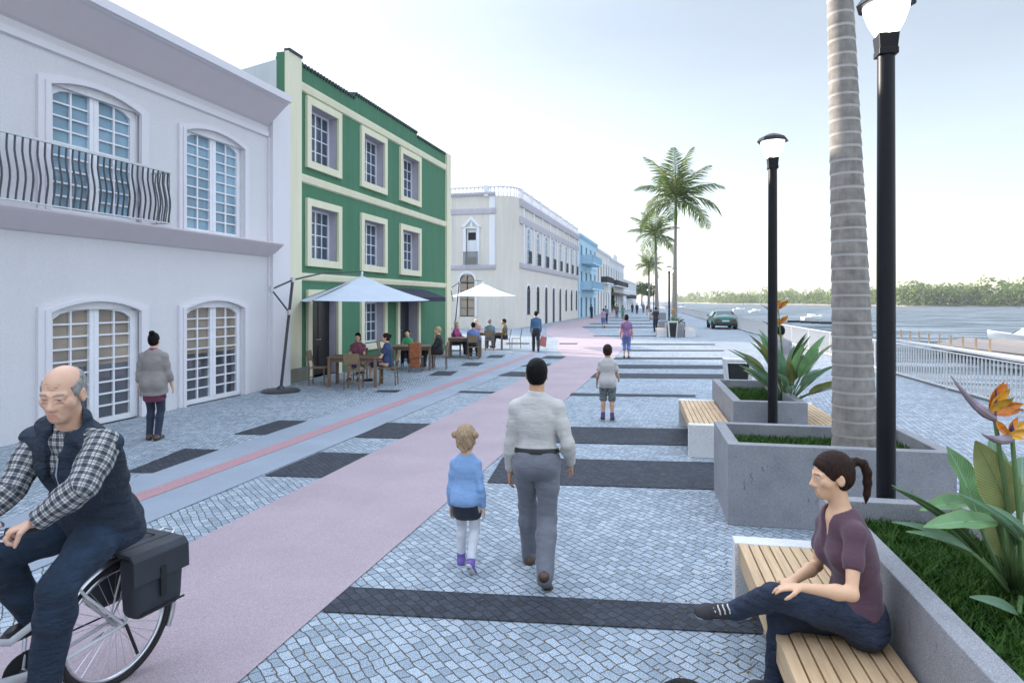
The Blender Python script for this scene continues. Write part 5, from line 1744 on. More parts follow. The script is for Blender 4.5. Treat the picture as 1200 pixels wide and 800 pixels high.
def cloth(name, c, fold=.5, weave=.12, rough=.85, var=.05, fscale=7, sheen=.15):
    if name in MATS: return MATS[name]
    t = NT(name); p = t.pos(True)
    mp = t.n('ShaderNodeMapping'); mp.inputs['Scale'].default_value = (1, 1, 1.9); t.l(p, mp.inputs[0])
    mp.inputs['Rotation'].default_value = (.5, .4, 0); mp.inputs['Scale'].default_value = (1, 1, 3.2)
    f = t.noise(fscale * 1.5, mp.outputs[0], 3, .5); w = t.noise(420, p, 2); b = t.noise(30, p, 4)
    t.base(t.ramp(b.outputs['Fac'], [(.3, tuple(x * (1 - var) for x in c)), (.7, tuple(min(1, x * (1 + var)) for x in c))]))
    t.set(Roughness=rough); t.b.inputs['Sheen Weight'].default_value = sheen
    h = t.math('MULTIPLY_ADD', w.outputs['Fac'], weave * .1, f.outputs['Fac'])
    t.bump(h, fold * .4, .04)
    MATS[name] = t.m
    return t.m
def denim(name, c):
    if name in MATS: return MATS[name]
    t = NT(name); p = t.pos(True)
    a = t.noise(6, p, 4, .6); g = t.noise(330, p, 2)
    mp = t.n('ShaderNodeMapping'); mp.inputs['Scale'].default_value = (1, 1, 2.4); mp.inputs['Rotation'].default_value = (.4, .3, 0); t.l(p, mp.inputs[0])
    f = t.noise(11, mp.outputs[0], 3, .55)
    cc = t.ramp(a.outputs['Fac'], [(.3, tuple(x * .6 for x in c)), (.55, c), (.75, tuple(x * 1.7 for x in c))])
    cc = t.mix(.35, cc, t.ramp(g.outputs['Fac'], [(.3, (.3, .3, .3)), (.7, (.75, .75, .75))]), 'OVERLAY')
    t.base(cc); t.set(Roughness=.9); t.bump(t.math('MULTIPLY_ADD', g.outputs['Fac'], .02, f.outputs['Fac']), .7, .05)
    MATS[name] = t.m
    return t.m
def plaid():
    t = NT('checked_shirt_cloth'); at = t.n('ShaderNodeAttribute', attribute_name='weave')
    sp = t.n('ShaderNodeSeparateXYZ'); t.l(at.outputs['Vector'], sp.inputs[0])
    def st(sock, per):
        q = t.math('FRACT', t.math('MULTIPLY', sock, 1 / per))
        wide = t.math('LESS_THAN', q, .46); thin = t.math('MULTIPLY', t.math('GREATER_THAN', q, .68), t.math('LESS_THAN', q, .76))
        return t.math('MAXIMUM', wide, thin)
    a, b = st(sp.outputs['X'], .036), st(sp.outputs['Y'], .036)
    s = t.math('ADD', a, b)
    c = t.ramp(t.math('MULTIPLY', s, .5), [(0, (.50, .485, .44)), (.49, (.50, .485, .44)), (.5, (.16, .165, .18)), (.99, (.16, .165, .18)), (1, (.03, .034, .048))])
    t.base(c); t.set(Roughness=.85)
    f = t.noise(14, t.pos(True), 3, .5); t.bump(f.outputs['Fac'], .8, .05)
    return t.m
M_PLAID = plaid()
def speckled(name, c0, c1, sc=26):
    t = NT(name); p = t.pos(True); n = t.noise(sc, p, 3)
    t.base(t.ramp(n.outputs['Fac'], [(.42, c0), (.58, c1)])); t.set(Roughness=.9); t.bump(t.noise(9, p, 3).outputs['Fac'], .5, .05); return t.m
M_LEATHER = M('brown_leather', (.075, .042, .028), .4, .3, 14, .15, 90, obj=True)
M_DLEATHER = M('black_leather', (.014, .013, .013), .4, .3, 14, .15, 90, obj=True)
M_RUBBER = M('pale_shoe_rubber', (.6, .58, .55), .7, .1, 20)
SKIN_L, SKIN_M, SKIN_P = (.64, .38, .24), (.54, .30, .18), (.70, .44, .30)

class Person:
    """joints (in the person's own axes: x to their right, y ahead, z up) -> body, clothes and hair, all children of one Empty"""
    def __init__(s, label, loc, rz, J, h=1.75, skin=SKIN_L, vox=.012, girth=1.0, female=False, head=1.0, group=None, world=False, headf=None, headu=None, cf=None, pf=None, hand='relax', hands=None, old=False):
        s.old = old
        s.t = thing('person', label, 'person', loc, rz, group)
        s.k = h / 1.75; s.vox = vox; s.skin = np.array(skin); s.g = girth; s.fem = female; s.hk = head * s.k
        s.J = {a: np.asarray(b, float) for a, b in J.items()}
        J = s.J
        up = nv(J['neck'] - J['pel'])
        s.rp = nv(J['hipR'] - J['hipL']); s.rc = nv(J['shR'] - J['shL'])
        s.fp = nv(np.cross(up, s.rp)); s.fc = nv(np.cross(up, s.rc))
        s.hf = nv(headf) if headf is not None else s.fc
        hu = nv(headu) if headu is not None else np.array([0, 0, 1.0])
        s.hr = nv(np.cross(s.hf, hu)); s.hu = nv(np.cross(s.hr, s.hf))
        s.hands = hands or {}
        s.P = {}
        s.body()
    def hl(s, x, y, z):
        return s.J['head'] + (s.hr * x + s.hf * y + s.hu * z) * s.hk
    def body(s):
        J, k, g, P = s.J, s.k, s.g, s.P
        pel, neck = J['pel'], J['neck']
        ch = J.get('chest', pel + (neck - pel) * .68 )
        sp = J.get('waist', pel + (ch - pel) * .48)
        hip = 1.06 if s.fem else 1.0; sh = .90 if s.fem else 1.0; wa = .88 if s.fem else 1.0
        up0 = nv(sp - pel); up1 = nv(neck - ch)
        secs = [(pel - up0 * .045 * k, .150 * hip, .105), (pel + up0 * .05 * k, .163 * hip, .108), (sp, .138 * wa, .096), (sp + (ch - sp) * .55, .148 * sh, .106), (ch, .160 * sh, .108), (ch + (neck - ch) * .6, .128 * sh, .085)]
        tor = []
        s.am = .80 if s.hk > s.k * 1.12 else 1.0
        for i in range(len(secs) - 1):
            f0, f1 = i / 5, (i + 1) / 5
            r0 = nv(s.rp * (1 - f0) + s.rc * f0); r1 = nv(s.rp * (1 - f1) + s.rc * f1)
            u0 = nv(s.fp * (1 - f0) + s.fc * f0); u1 = nv(s.fp * (1 - f1) + s.fc * f1)
            tor.append(Slab(secs[i][0], secs[i + 1][0], r0, u0, r1, u1, secs[i][1] * k * g, secs[i][2] * k * g, secs[i + 1][1] * k * g, secs[i + 1][2] * k * g))
        P['torso'] = tor
        s.secs = secs
        if s.fem: P['bust'] = [Ell(ch + s.rc * x * k - up1 * .045 * k + s.fc * .075 * k, np.array([s.rc, s.fc, up1]), np.array([.062, .058, .065]) * k) for x in (-.072, .072)]
        else: P['bust'] = []
        if s.fem or True: P['seat'] = [Ell(pel + s.rp * x * k - s.fp * .055 * k - up0 * .04 * k, np.array([s.rp, s.fp, up0]), np.array([.085, .085, .10]) * k * g) for x in (-.07, .07)]
        P['neck'] = [Cap(ch + (neck - ch) * .7, s.hl(0, -.012, -.05), .066 * k * (.85 if s.fem else 1), .052 * k * (.88 if s.fem else 1.05))]
        for sd in 'LR':
            shj, el, wr = J['sh' + sd], J['el' + sd], J['wr' + sd]
            am = (.88 if s.fem else 1.0) * s.am
            P['shoulder' + sd] = [Cap(ch + (neck - ch) * .82 + (shj - neck) * .22, shj, .050 * k * am, .053 * k * am)]
            P['uarm' + sd] = [Cap(shj, shj + (el - shj) * .45, .053 * k * am * g ** .5, .050 * k * am), Cap(shj + (el - shj) * .45, el, .050 * k * am, .040 * k * am)]
            P['farm' + sd] = [Cap(el, el + (wr - el) * .3, .040 * k * am, .042 * k * am), Cap(el + (wr - el) * .3, wr, .042 * k * am, .027 * k * am)]
            hd = s.hands.get(sd, {})
            d = nv(hd.get('dir', wr - el)); pn = np.asarray(hd.get('palm', s.rc * (1 if sd == 'L' else -1)), float)
            pn = nv(pn - d * pn.dot(d)); ac = np.cross(d, pn)            # across the palm
            tsd = hd.get('thumb', None)
            if tsd is None: tsd = 1 if ac.dot(s.fc) > 0 else -1
            curl = hd.get('curl', .35)
            q = k * (.92 if s.fem else 1.0) * hd.get('size', 1)
            hp = [Cap(wr, wr + d * .03 * q, .024 * q, .027 * q, pn, .62), Cap(wr + d * .035 * q - ac * .016 * q, wr + d * .085 * q - ac * .018 * q, .024 * q, .021 * q, pn, .55), Cap(wr + d * .035 * q + ac * .016 * q, wr + d * .085 * q + ac * .018 * q, .024 * q, .021 * q, pn, .55)]
            P['hand' + sd] = hp
            fg = []
            for i, L in enumerate((.068, .078, .072, .056)):
                off = (-.031 + i * .0207) * -tsd
                b = wr + d * (.090 - .006 * abs(i - 1.3)) * q + ac * off * q
                a = 0.0; p = b; dirn = d + ac * off * 1.6
                for j, fr in enumerate((.46, .30, .24)):
                    a += curl * (.7, 1.1, .7)[j]
                    e = p + (nv(dirn) * math.cos(a) + pn * math.sin(a)) * L * fr * q
                    fg.append(Cap(p, e, (.0092, .0084, .0076)[j] * q, (.0086, .0078, .0064)[j] * q)); p = e
            tb = wr + d * .022 * q + ac * tsd * .026 * q
            t1 = tb + (d * .62 + ac * tsd * .72 + pn * .3) * .042 * q; t2 = t1 + nv(d * .85 + ac * tsd * (.3 - curl * .3) + pn * (.25 + curl)) * .032 * q; t3 = t2 + nv(d * .95 + pn * (.3 + curl)) * .024 * q
            fg += [Cap(tb, t1, .0145 * q, .0115 * q), Cap(t1, t2, .0112 * q, .0098 * q), Cap(t2, t3, .0096 * q, .0078 * q)]
            P['fing' + sd] = fg
            hp_, kn, an, to = J['hip' + sd], J['kn' + sd], J['an' + sd], J['to' + sd]
            lg = .95 if s.fem else 1.0
            P['thigh' + sd] = [Cap(hp_, hp_ + (kn - hp_) * .4, .088 * k * g, .076 * k * g), Cap(hp_ + (kn - hp_) * .4, kn, .076 * k * g, .053 * k * g ** .5)]
            sdir = nv(an - kn); ft = nv(to - an); bk = nv(ft - sdir * ft.dot(sdir)) * -.012 * k
            P['shin' + sd] = [Cap(kn, kn + (an - kn) * .32 + bk, .051 * k * lg, .054 * k * lg * g ** .5), Cap(kn + (an - kn) * .32 + bk, an, .054 * k * lg * g ** .5, .034 * k * lg)]
            heel = an - ft * .045 * k + sdir * .045 * k
            ball = to - ft * .03 * k
            P['foot' + sd] = [Cap(heel, an + sdir * .02 * k, .034 * k, .036 * k), Cap(an + sdir * .035 * k, ball, .036 * k, .030 * k, nv(np.cross(np.cross(ft, sdir), ft)), .75), Cap(ball, to + ft * .005, .034 * k, .024 * k, nv(np.cross(np.cross(ft, sdir), ft)), .6)]
        R = np.array([s.hr, s.hf, s.hu]); K = s.hk
        P['head'] = [(Ell(s.hl(0, -.012, .035), R, np.array([.076, .097, .088]) * K), .02), (Ell(s.hl(0, .028, -.035), R, np.array([.060, .068, .082]) * K), .03), (Ell(s.hl(0, .062, -.093), R, np.array([.028, .026, .022]) * K), .03)]
        s.headfull = s.vox < .009
        L = s.hl
        c = lambda a, b, ra, rb: Cap(L(*a), L(*b), ra * K, rb * K)
        feat = []
        for x in (-1, 1):
            feat += [(c((x * .047, .060, -.018), (x * .052, .045, -.03), .020, .018), .02, 'add'), (c((x * .012, .088, .020), (x * .046, .074, .020), .010, .010), .014, 'add'),
                     (Ell(L(x * .031, .098, .002), R, np.array([.019, .016, .0135]) * K), .012, 'sub'), (Ell(L(x * .031, .0765, .001), R, np.array([.0145, .0145, .0125]) * K), .004, 'add'),
                     (c((x * .017, .0905, .0085), (x * .044, .083, .0075), .0045, .004), .006, 'add'), (c((x * .018, .089, -.0085), (x * .043, .082, -.008), .0038, .0034), .006, 'add'),
                     (Ell(L(x * .0775, -.012, -.008), R, np.array([.010, .022, .033]) * K), .008, 'add'), (Ell(L(x * .087, -.006, -.004), R, np.array([.006, .012, .019]) * K), .005, 'sub'),
                     (c((x * .0125, .098, -.040), (x * .013, .092, -.043), .0095, .008), .008, 'add')]
        feat += [(c((0, .089, .012), (0, .110, -.032), .0085, .0125), .014, 'add'), (c((0, .108, -.034), (0, .098, -.044), .012, .008), .008, 'add'),
                 (c((-.022, .085, -.0655), (.022, .085, -.0655), .0062, .0062), .008, 'add'), (c((-.012, .0905, -.0645), (.012, .0905, -.0645), .006, .006), .006, 'add'), (c((-.018, .086, -.077), (.018, .086, -.077), .0075, .0075), .008, 'add'),
                 (c((-.024, .095, -.0712), (.024, .095, -.0712), .0022, .0022), .003, 'sub')]
        if s.old:
            for x in (-1, 1):
                feat += [(c((x * .019, .100, -.044), (x * .034, .080, -.078), .0032, .0026), .006, 'sub'), (c((x * .044, .078, -.004), (x * .058, .058, -.010), .0022, .0018), .005, 'sub'),
                         (c((x * .020, .089, -.017), (x * .042, .078, -.019), .0026, .002), .006, 'sub')]
            for z_ in (.040, .050, .060): feat += [(c((-.030, .081 - (z_ - .04) * .5, z_), (.030, .081 - (z_ - .04) * .5, z_), .0024, .0024), .006, 'sub')]
            feat += [(c((-.004, .094, .016), (-.005, .090, .030), .002, .0015), .004, 'sub'), (c((.004, .094, .016), (.005, .090, .030), .002, .0015), .004, 'sub')]
        P['feat'] = feat
        hi = np.max([p for p in J.values()], 0) + .22 * k; lo = np.min([p for p in J.values()], 0) - .22 * k
        s.lo, s.hi = lo, hi
    def lims(s, tags, pad):
        los, his = [], []
        for t in tags:
            for p in s.P[t]:
                p = p[0] if isinstance(p, tuple) else p
                a, b = p.bounds(pad); los.append(a); his.append(b)
        return np.min(los, 0) - .03, np.max(his, 0) + .03
    def skin_mesh(s, thin=.004, paint=None, fold=None):
        F = Field(s.lo, s.hi, s.vox); k = s.k
        for t in ('torso', 'seat', 'bust', 'neck', 'shoulderL', 'shoulderR', 'uarmL', 'uarmR', 'thighL', 'thighR'):
            for p in s.P[t]: F.apply(p, (.055 if t == 'seat' else .03) * k, -thin if t not in ('neck',) else 0)
        for t in ('farmL', 'farmR', 'shinL', 'shinR'):
            for p in s.P[t]: F.apply(p, .02 * k, -.002)
        for t in ('footL', 'footR', 'handL', 'handR'):
            for p in s.P[t]: F.apply(p, .012 * k)
        for t in ('fingL', 'fingR'):
            for p in s.P[t]: F.apply(p, .004 * k if s.vox < .009 else .002)
        for p, kk in s.P['head']: F.apply(p, kk * s.hk)
        for p, kk, m in s.P['feat']:
            if s.headfull or m == 'add': F.apply(p, kk * s.hk, 0, m)
        V, Q = F.mesh()
        col = np.tile(s.skin, (len(V), 1)).astype(float)
        rel = (V - s.J['head']) / s.hk
        x, y, z = rel @ s.hr, rel @ s.hf, rel @ s.hu
        inh = (np.abs(x) < .1) & (y > .03) & (np.abs(z) < .13)
        def blend(m, c, a=1.0):
            m = np.clip(m, 0, 1)[:, None] * a * inh[:, None]
            col[:] = col * (1 - m) + np.array(c) * m
        ex = np.abs(np.abs(x) - .031)
        if s.headfull:
            blend((1 - (np.abs(x) / .024)) * 4 * (np.abs(z + .071) < .0115) * (y > .078), s.skin * (.88, .62, .60), .6)
            eb = (np.abs(x) > .012) & (np.abs(x) < .05) & (np.abs(z - .0235 + (np.abs(x) - .03) ** 2 * 3) < .0045) & (y > .055)
            blend(eb * 1.0, getattr(s, 'brow', (.03, .022, .018)), .8)
            eye = (ex < .0125) & (np.abs(z - .0005) < .0062 * np.sqrt(np.maximum(0, 1 - (ex / .0125) ** 2)) * getattr(s, 'lid', 1.0)) & (y > .06)
            blend(eye * 1.0, (.60, .58, .55)); blend(eye * (np.hypot(ex, z) < .0058) * 1.0, (.02, .012, .01))
            blend((np.abs(z - .0068 * getattr(s, 'lid', 1.0)) < .0016) * (ex < .0125) * (y > .06) * 1.0, (.05, .03, .025), .7)
        else:
            blend(((ex < .013) & (np.abs(z - .002) < .007) & (y > .06)) * 1.0, (.05, .03, .025), .8)
            blend(((np.abs(x) < .022) & (np.abs(z + .07) < .007) & (y > .07)) * 1.0, s.skin * (.8, .45, .45), .7)
        if paint: paint(s, V, col)
        s.skin_o = mesh_obj('body', V, Q, M_SKIN, s.t, col, sm=1 if s.vox < .009 else 0)
        return s
    def wear(s, name, tags, mat, infl=.010, k=.02, clips=(), per=None, extra=(), sub=(), fold=0, fdir=(0, 0, 1), seed=0, vox=None, sm=1, uv=False):
        """a garment: chosen body pieces, thickened; clips: (tag or None, point, normal) cut it off with a clean edge"""
        per = per or {}
        lo, hi = s.lims([t for t in tags], infl + .03) if tags else (s.lo, s.hi)
        for p, kk in extra:
            a, b = p.bounds(.03); lo = np.minimum(lo, a); hi = np.maximum(hi, b)
        F = Field(lo, hi, vox or s.vox)
        for t in tags:
            cl = [(p, n) for tg, p, n in clips if tg is None or tg == t or (tg.endswith('*') and t.startswith(tg[:-1]))]
            for p in s.P[t]:
                kk = k
                if isinstance(p, tuple): p, kk = p[0], p[1] * s.hk
                if t in ('seat', 'bust'): kk = max(kk, .055 if t == 'seat' else .03)
                F.apply(p, kk * s.k if not isinstance(p, Ell) else kk, infl + per.get(t, 0), clips=cl)
        for p, kk in extra: F.apply(p, kk, 0, clips=[(p_, n_) for tg, p_, n_ in clips if tg is None or tg == 'extra'])
        for p, kk in sub: F.apply(p, kk, 0, 'sub')
        if fold:
            r = np.random.default_rng(seed)
            X, Y, Z = np.meshgrid(*F.ax, indexing='ij', sparse=True)
            w = 0
            for q in range(5):
                d = nv(r.normal(size=3)) * r.uniform(18, 46) / s.k; d = d * (1, 1, 1.5)
                w = w + np.sin(X * d[0] + Y * d[1] + Z * d[2] + r.uniform(0, 6) + 1.5 * np.sin(X * d[1] * .4 + Z * d[0] * .5))
            F.D = F.D + (w * fold / 3).astype(np.float32)
        V, Q = F.mesh()
        o = mesh_obj(name, V, Q, mat, s.t, sm=sm)
        if uv: s.weave(o, V)
        return o
    def weave(s, o, V):
        best = np.full(len(V), 9.0); W = np.zeros((len(V), 3))
        for sd in 'LR':
            off = 0
            for a, b in (('sh', 'el'), ('el', 'wr')):
                A, B = s.J[a + sd], s.J[b + sd]; d = B - A; L = np.linalg.norm(d); d = d / L
                t = np.clip((V - A) @ d, 0, L); q = V - A - t[:, None] * d
                dist = np.linalg.norm(q, axis=1)
                u = nv(np.cross(d, s.fc)); v = np.cross(d, u)
                an = np.arctan2(q @ v, q @ u)
                m = dist < best
                best[m] = dist[m]
                W[m, 0] = an[m] * .052; W[m, 1] = ((V - A) @ d)[m] + off
                off += L
        tor = best > .10 * s.k
        W[tor, 0] = (V @ s.rc)[tor]; W[tor, 1] = (V @ np.array([0, 0, 1.0]))[tor]
        at = o.data.attributes.new('weave', 'FLOAT_VECTOR', 'POINT'); at.data.foreach_set('vector', W.astype(np.float32).ravel())
    # ---------------- hair
    def hair(s, style, mat):
        L, K = s.hl, s.hk
        R = np.array([s.hr, s.hf, s.hu])
        vx = min(s.vox, .008) if s.vox < .02 else s.vox
        F = Field(s.J['head'] - .28 * K, s.J['head'] + .24 * K, vx)
        def cl(n, c):  # keep where n.p < c in head axes
            nn = nv(n); w = s.hr * nn[0] + s.hf * nn[1] + s.hu * nn[2]
            return (s.J['head'] + w * c * K, w)
        cap = Ell(L(0, -.014, .037), R, np.array([.083, .104, .096]) * K)
        if style == 'balding':
            F.apply(Ell(L(0, -.013, .034), R, np.array([.0815, .104, .0925]) * K), .001, 0, clips=[cl((0, .5, 1), .062), cl((0, 1, -.25), .036), cl((0, .2, -1), .065)])
        else:
            F.apply(cap, .001, 0, clips=[cl((0, .80, -.60), .030 if style != 'bob' else .036), cl((0, 0, -1), .075 if style in ('short', 'boy') else .09)])
            F.apply(Ell(L(0, -.03, .0), R, np.array([.078, .085, .09]) * K), .015 * K, 0, clips=[cl((0, 1, -.1), -.015 if style in ('short', 'boy') else .0), cl((0, 0, -1), .07 if style in ('short', 'boy') else .08)])
        if style == 'bun': F.apply(Ell(L(0, -.085, .125), R, np.array([.046, .046, .042]) * K), .012 * K)
        if style == 'lowbun': F.apply(Ell(L(0, -.118, .05), R, np.array([.042, .036, .042]) * K), .012 * K)
        if style == 'bob':
            F.apply(Ell(L(0, -.03, -.035), R, np.array([.085, .082, .10]) * K), .02 * K, 0, clips=[cl((0, 1, 0), .035), cl((0, 0, -1), .105)])
        if style == 'long':
            F.apply(Ell(L(0, -.06, -.07), R, np.array([.08, .06, .14]) * K), .02 * K, 0, clips=[cl((0, 1, 0), .02)])
        if style == 'pony':
            F.apply(Cap(L(0, -.10, .055), L(0, -.135, .06), .022 * K, .02 * K), .012 * K)
            pts = [(0, -.13, .062), (0, -.168, .045), (.0, -.182, .0), (.0, -.178, -.06), (.0, -.166, -.12), (0, -.155, -.165)]
            for i, (a, b) in enumerate(zip(pts[:-1], pts[1:])): F.apply(Cap(L(*a), L(*b), (.019, .022, .023, .021, .016)[i] * K, (.022, .023, .021, .016, .006)[i] * K), .01 * K)
        if style == 'twobuns':
            for x in (-1, 1):
                F.apply(Ell(L(x * .088, -.045, .048), R, np.array([.026, .030, .030]) * K), .006 * K)
            for x in (-1, 1):
                F.apply(Cap(L(x * .015, -.112, .06), L(x * .05, -.098, -.03), .013 * K, .014 * K), .006 * K)
                F.apply(Cap(L(x * .05, -.098, -.03), L(x * .006, -.098, -.075), .014 * K, .012 * K), .006 * K)
        X, Y, Z = np.meshgrid(*F.ax, indexing='ij', sparse=True)
        F.D += (.0022 * K * np.sin(X * 190 + 2 * np.sin(Z * 60)) * np.sin(Y * 150 + Z * 40)).astype(np.float32)
        V, Q = F.mesh()
        mesh_obj('hair', V, Q, mat, s.t, sm=1)
        return s
    # ---------------- ready-made clothing
    def shirt(s, mat, sleeve='long', hem=-.02, infl=.012, name='shirt', fold=.003, collar=True, per=None, uv=False, tags_extra=(), seed=1, vneck=False, tunic=0, flare=1.0):
        J, k = s.J, s.k
        tags = ['torso', 'bust', 'shoulderL', 'shoulderR', 'uarmL', 'uarmR']
        up = nv(J['neck'] - J['pel'])
        clips = []
        hp = J['pel'] + nv(s.secs[2][0] - J['pel']) * hem * k
        clips += [(t, hp, -nv(s.secs[2][0] - J['pel'])) for t in ('torso', 'seat')]
        if hem < -.05: tags.append('seat')
        for sd in 'LR':
            sh, el, wr = J['sh' + sd], J['el' + sd], J['wr' + sd]
            if sleeve == 'long':
                tags.append('farm' + sd); clips.append(('farm' + sd, wr - nv(wr - el) * .01 * k, nv(wr - el)))
            elif sleeve == 'three':
                tags.append('farm' + sd); clips.append(('farm' + sd, el + (wr - el) * .55, nv(wr - el)))
            elif sleeve == 'short':
                clips.append(('uarm' + sd, sh + (el - sh) * .62, nv(el - sh)))
            elif sleeve == 'none':
                clips.append(('uarm' + sd, sh + (el - sh) * .08, nv(el - sh)))
        nk = s.J['neck'] + up * .005 * k
        clips += [('shoulder*', nk + up * .035 * k, up)]
        ext = []
        if tunic:
            H_ = (J['hipL'] + J['hipR']) / 2; F_ = (J['knL'] + J['knR']) / 2; en = H_ + (F_ - H_) * tunic
            w0 = nv(s.secs[2][0] - J['pel'])
            sl_ = Slab(J['pel'] + w0 * .10 * k, en, s.rp, s.fp, s.rp, s.fp, (.150 + infl) * k * s.g, (.108 + infl) * k * s.g, (.165 + infl) * k * s.g * flare, (.125 + infl) * k * s.g * flare)
            ext.append((sl_, .03)); clips.append(('extra', en, nv(F_ - H_)))
            clips[:] = [c_ for c_ in clips if c_[0] != 'seat']; clips.append(('seat', en, nv(F_ - H_)))
            if 'seat' not in tags: tags.append('seat')
        if collar: ext.append((Cap(J['neck'] - up * .03 * k, J['neck'] + up * .022 * k + s.fc * .004, .073 * k, .064 * k), .02 * k))
        sub = []
        hn = s.hl(0, -.012, -.05)
        if collar: clips.append(('extra', J['neck'] + up * .030 * k, up))
        if vneck:
            base = J['neck'] + s.fc * .075 * k
            sub.append((Cap(base + up * .05 * k, base - up * .19 * k + s.fc * .05 * k, .064 * k, .012 * k), .006 * k)); sub.append((Cap(J['neck'] - up * .02 * k + s.fc * .01, J['neck'] + up * .1 * k, .068 * k, .07 * k), .006 * k))
        pr = dict(per or {})
        for sd in 'LR': pr.setdefault('uarm' + sd, -.006); pr.setdefault('farm' + sd, -.002); pr.setdefault('shoulder' + sd, -.005)
        return s.wear(name, tags + list(tags_extra), mat, infl * k, .028, clips, pr, ext, sub, fold * k, seed=seed, uv=uv, sm=4 if s.vox < .009 else 1)
    def trousers(s, mat, to=1.0, infl=.013, top=.07, name='trousers', fold=.003, loose=0, seed=2):
        J, k = s.J, s.k
        tags = ['torso', 'seat', 'thighL', 'thighR']; up = nv(s.secs[2][0] - J['pel'])
        clips = [('torso', J['pel'] + up * top * k, up), ('seat', J['pel'] + up * top * k, up)]
        per = {}
        for sd in 'LR':
            kn, an, hp = J['kn' + sd], J['an' + sd], J['hip' + sd]
            if to >= .5:
                tags.append('shin' + sd); f = (to - .5) * 2
                clips.append(('shin' + sd, kn + (an - kn) * f + nv(an - kn) * (.03 * k if to >= 1 else 0), nv(an - kn)))
                per['shin' + sd] = loose
            else: clips.append(('thigh' + sd, hp + (kn - hp) * to * 2, nv(kn - hp)))
            per['thigh' + sd] = loose * .5
        ex = []
        if to >= 1:
            for sd in 'LR':
                kn, an = J['kn' + sd], J['an' + sd]
                q = kn + (an - kn) * .5
                ex.append((Cap(q, an + nv(an - kn) * .03 * k, .050 * k + loose, .050 * k + loose), .02 * k))
            clips += [('extra', J['an' + sd] + nv(J['an' + sd] - J['kn' + sd]) * .022 * k, nv(J['an' + sd] - J['kn' + sd])) for sd in '']
        return s.wear(name, tags, mat, infl * k, .025, clips, per, ex, (), fold * k, seed=seed)
    def shoes(s, mat, sole=None, boot=0, name='shoe'):
        for sd in 'LR':
            J, k = s.J, s.k
            an, to, kn = J['an' + sd], J['to' + sd], J['kn' + sd]
            tags = ['foot' + sd]; clips = []
            ex = []
            up = nv(kn - an)
            if boot: ex.append((Cap(an + up * boot * k, an, .05 * k, .046 * k), .02 * k))
            o = s.wear(name, tags, mat, .010 * k, .015, [('foot' + sd, an + up * .03 * k, up)], {}, ex, vox=min(s.vox, .012))
            if sole:
                ft = nv(to - an); dn = -nv(np.cross(np.cross(ft, up), ft)); dn = dn if dn.dot(up) < 0 else -dn
                a = an - ft * .05 * k + dn * .075 * k; b = to + dn * .022 * k
                F = Field(np.minimum(a, b) - .08, np.maximum(a, b) + .08, min(s.vox, .01))
                F.apply(Cap(a, b, .038 * k, .038 * k, dn, .32), .005)
                V, Q = F.mesh(); mesh_obj('sole', V, Q, sole, o, sm=0)
        return s
    def skirt(s, mat, length=.45, flare=1.25, top=.08, name='skirt'):
        J, k = s.J, s.k
        ex = []
        up = nv(s.secs[2][0] - J['pel'])
        F_ = (J['knL'] + J['knR']) / 2; H_ = (J['hipL'] + J['hipR']) / 2
        end = H_ + (F_ - H_) * length * 2
        ex.append((Slab(J['pel'] + up * top * k, end, s.rp, nv(np.cross(end - H_, s.rp)), s.rp, nv(np.cross(end - H_, s.rp)), .15 * k, .11 * k, .165 * k * flare, .13 * k * flare), .02))
        ax = nv(end - H_)
        return s.wear(name, ['seat'], mat, .014 * k, .03, [('extra', J['pel'] + up * top * k, up), ('extra', end, ax), ('seat', end, ax), ('seat', J['pel'] + up * top * k, up)], {}, ex, fold=.005 * k)

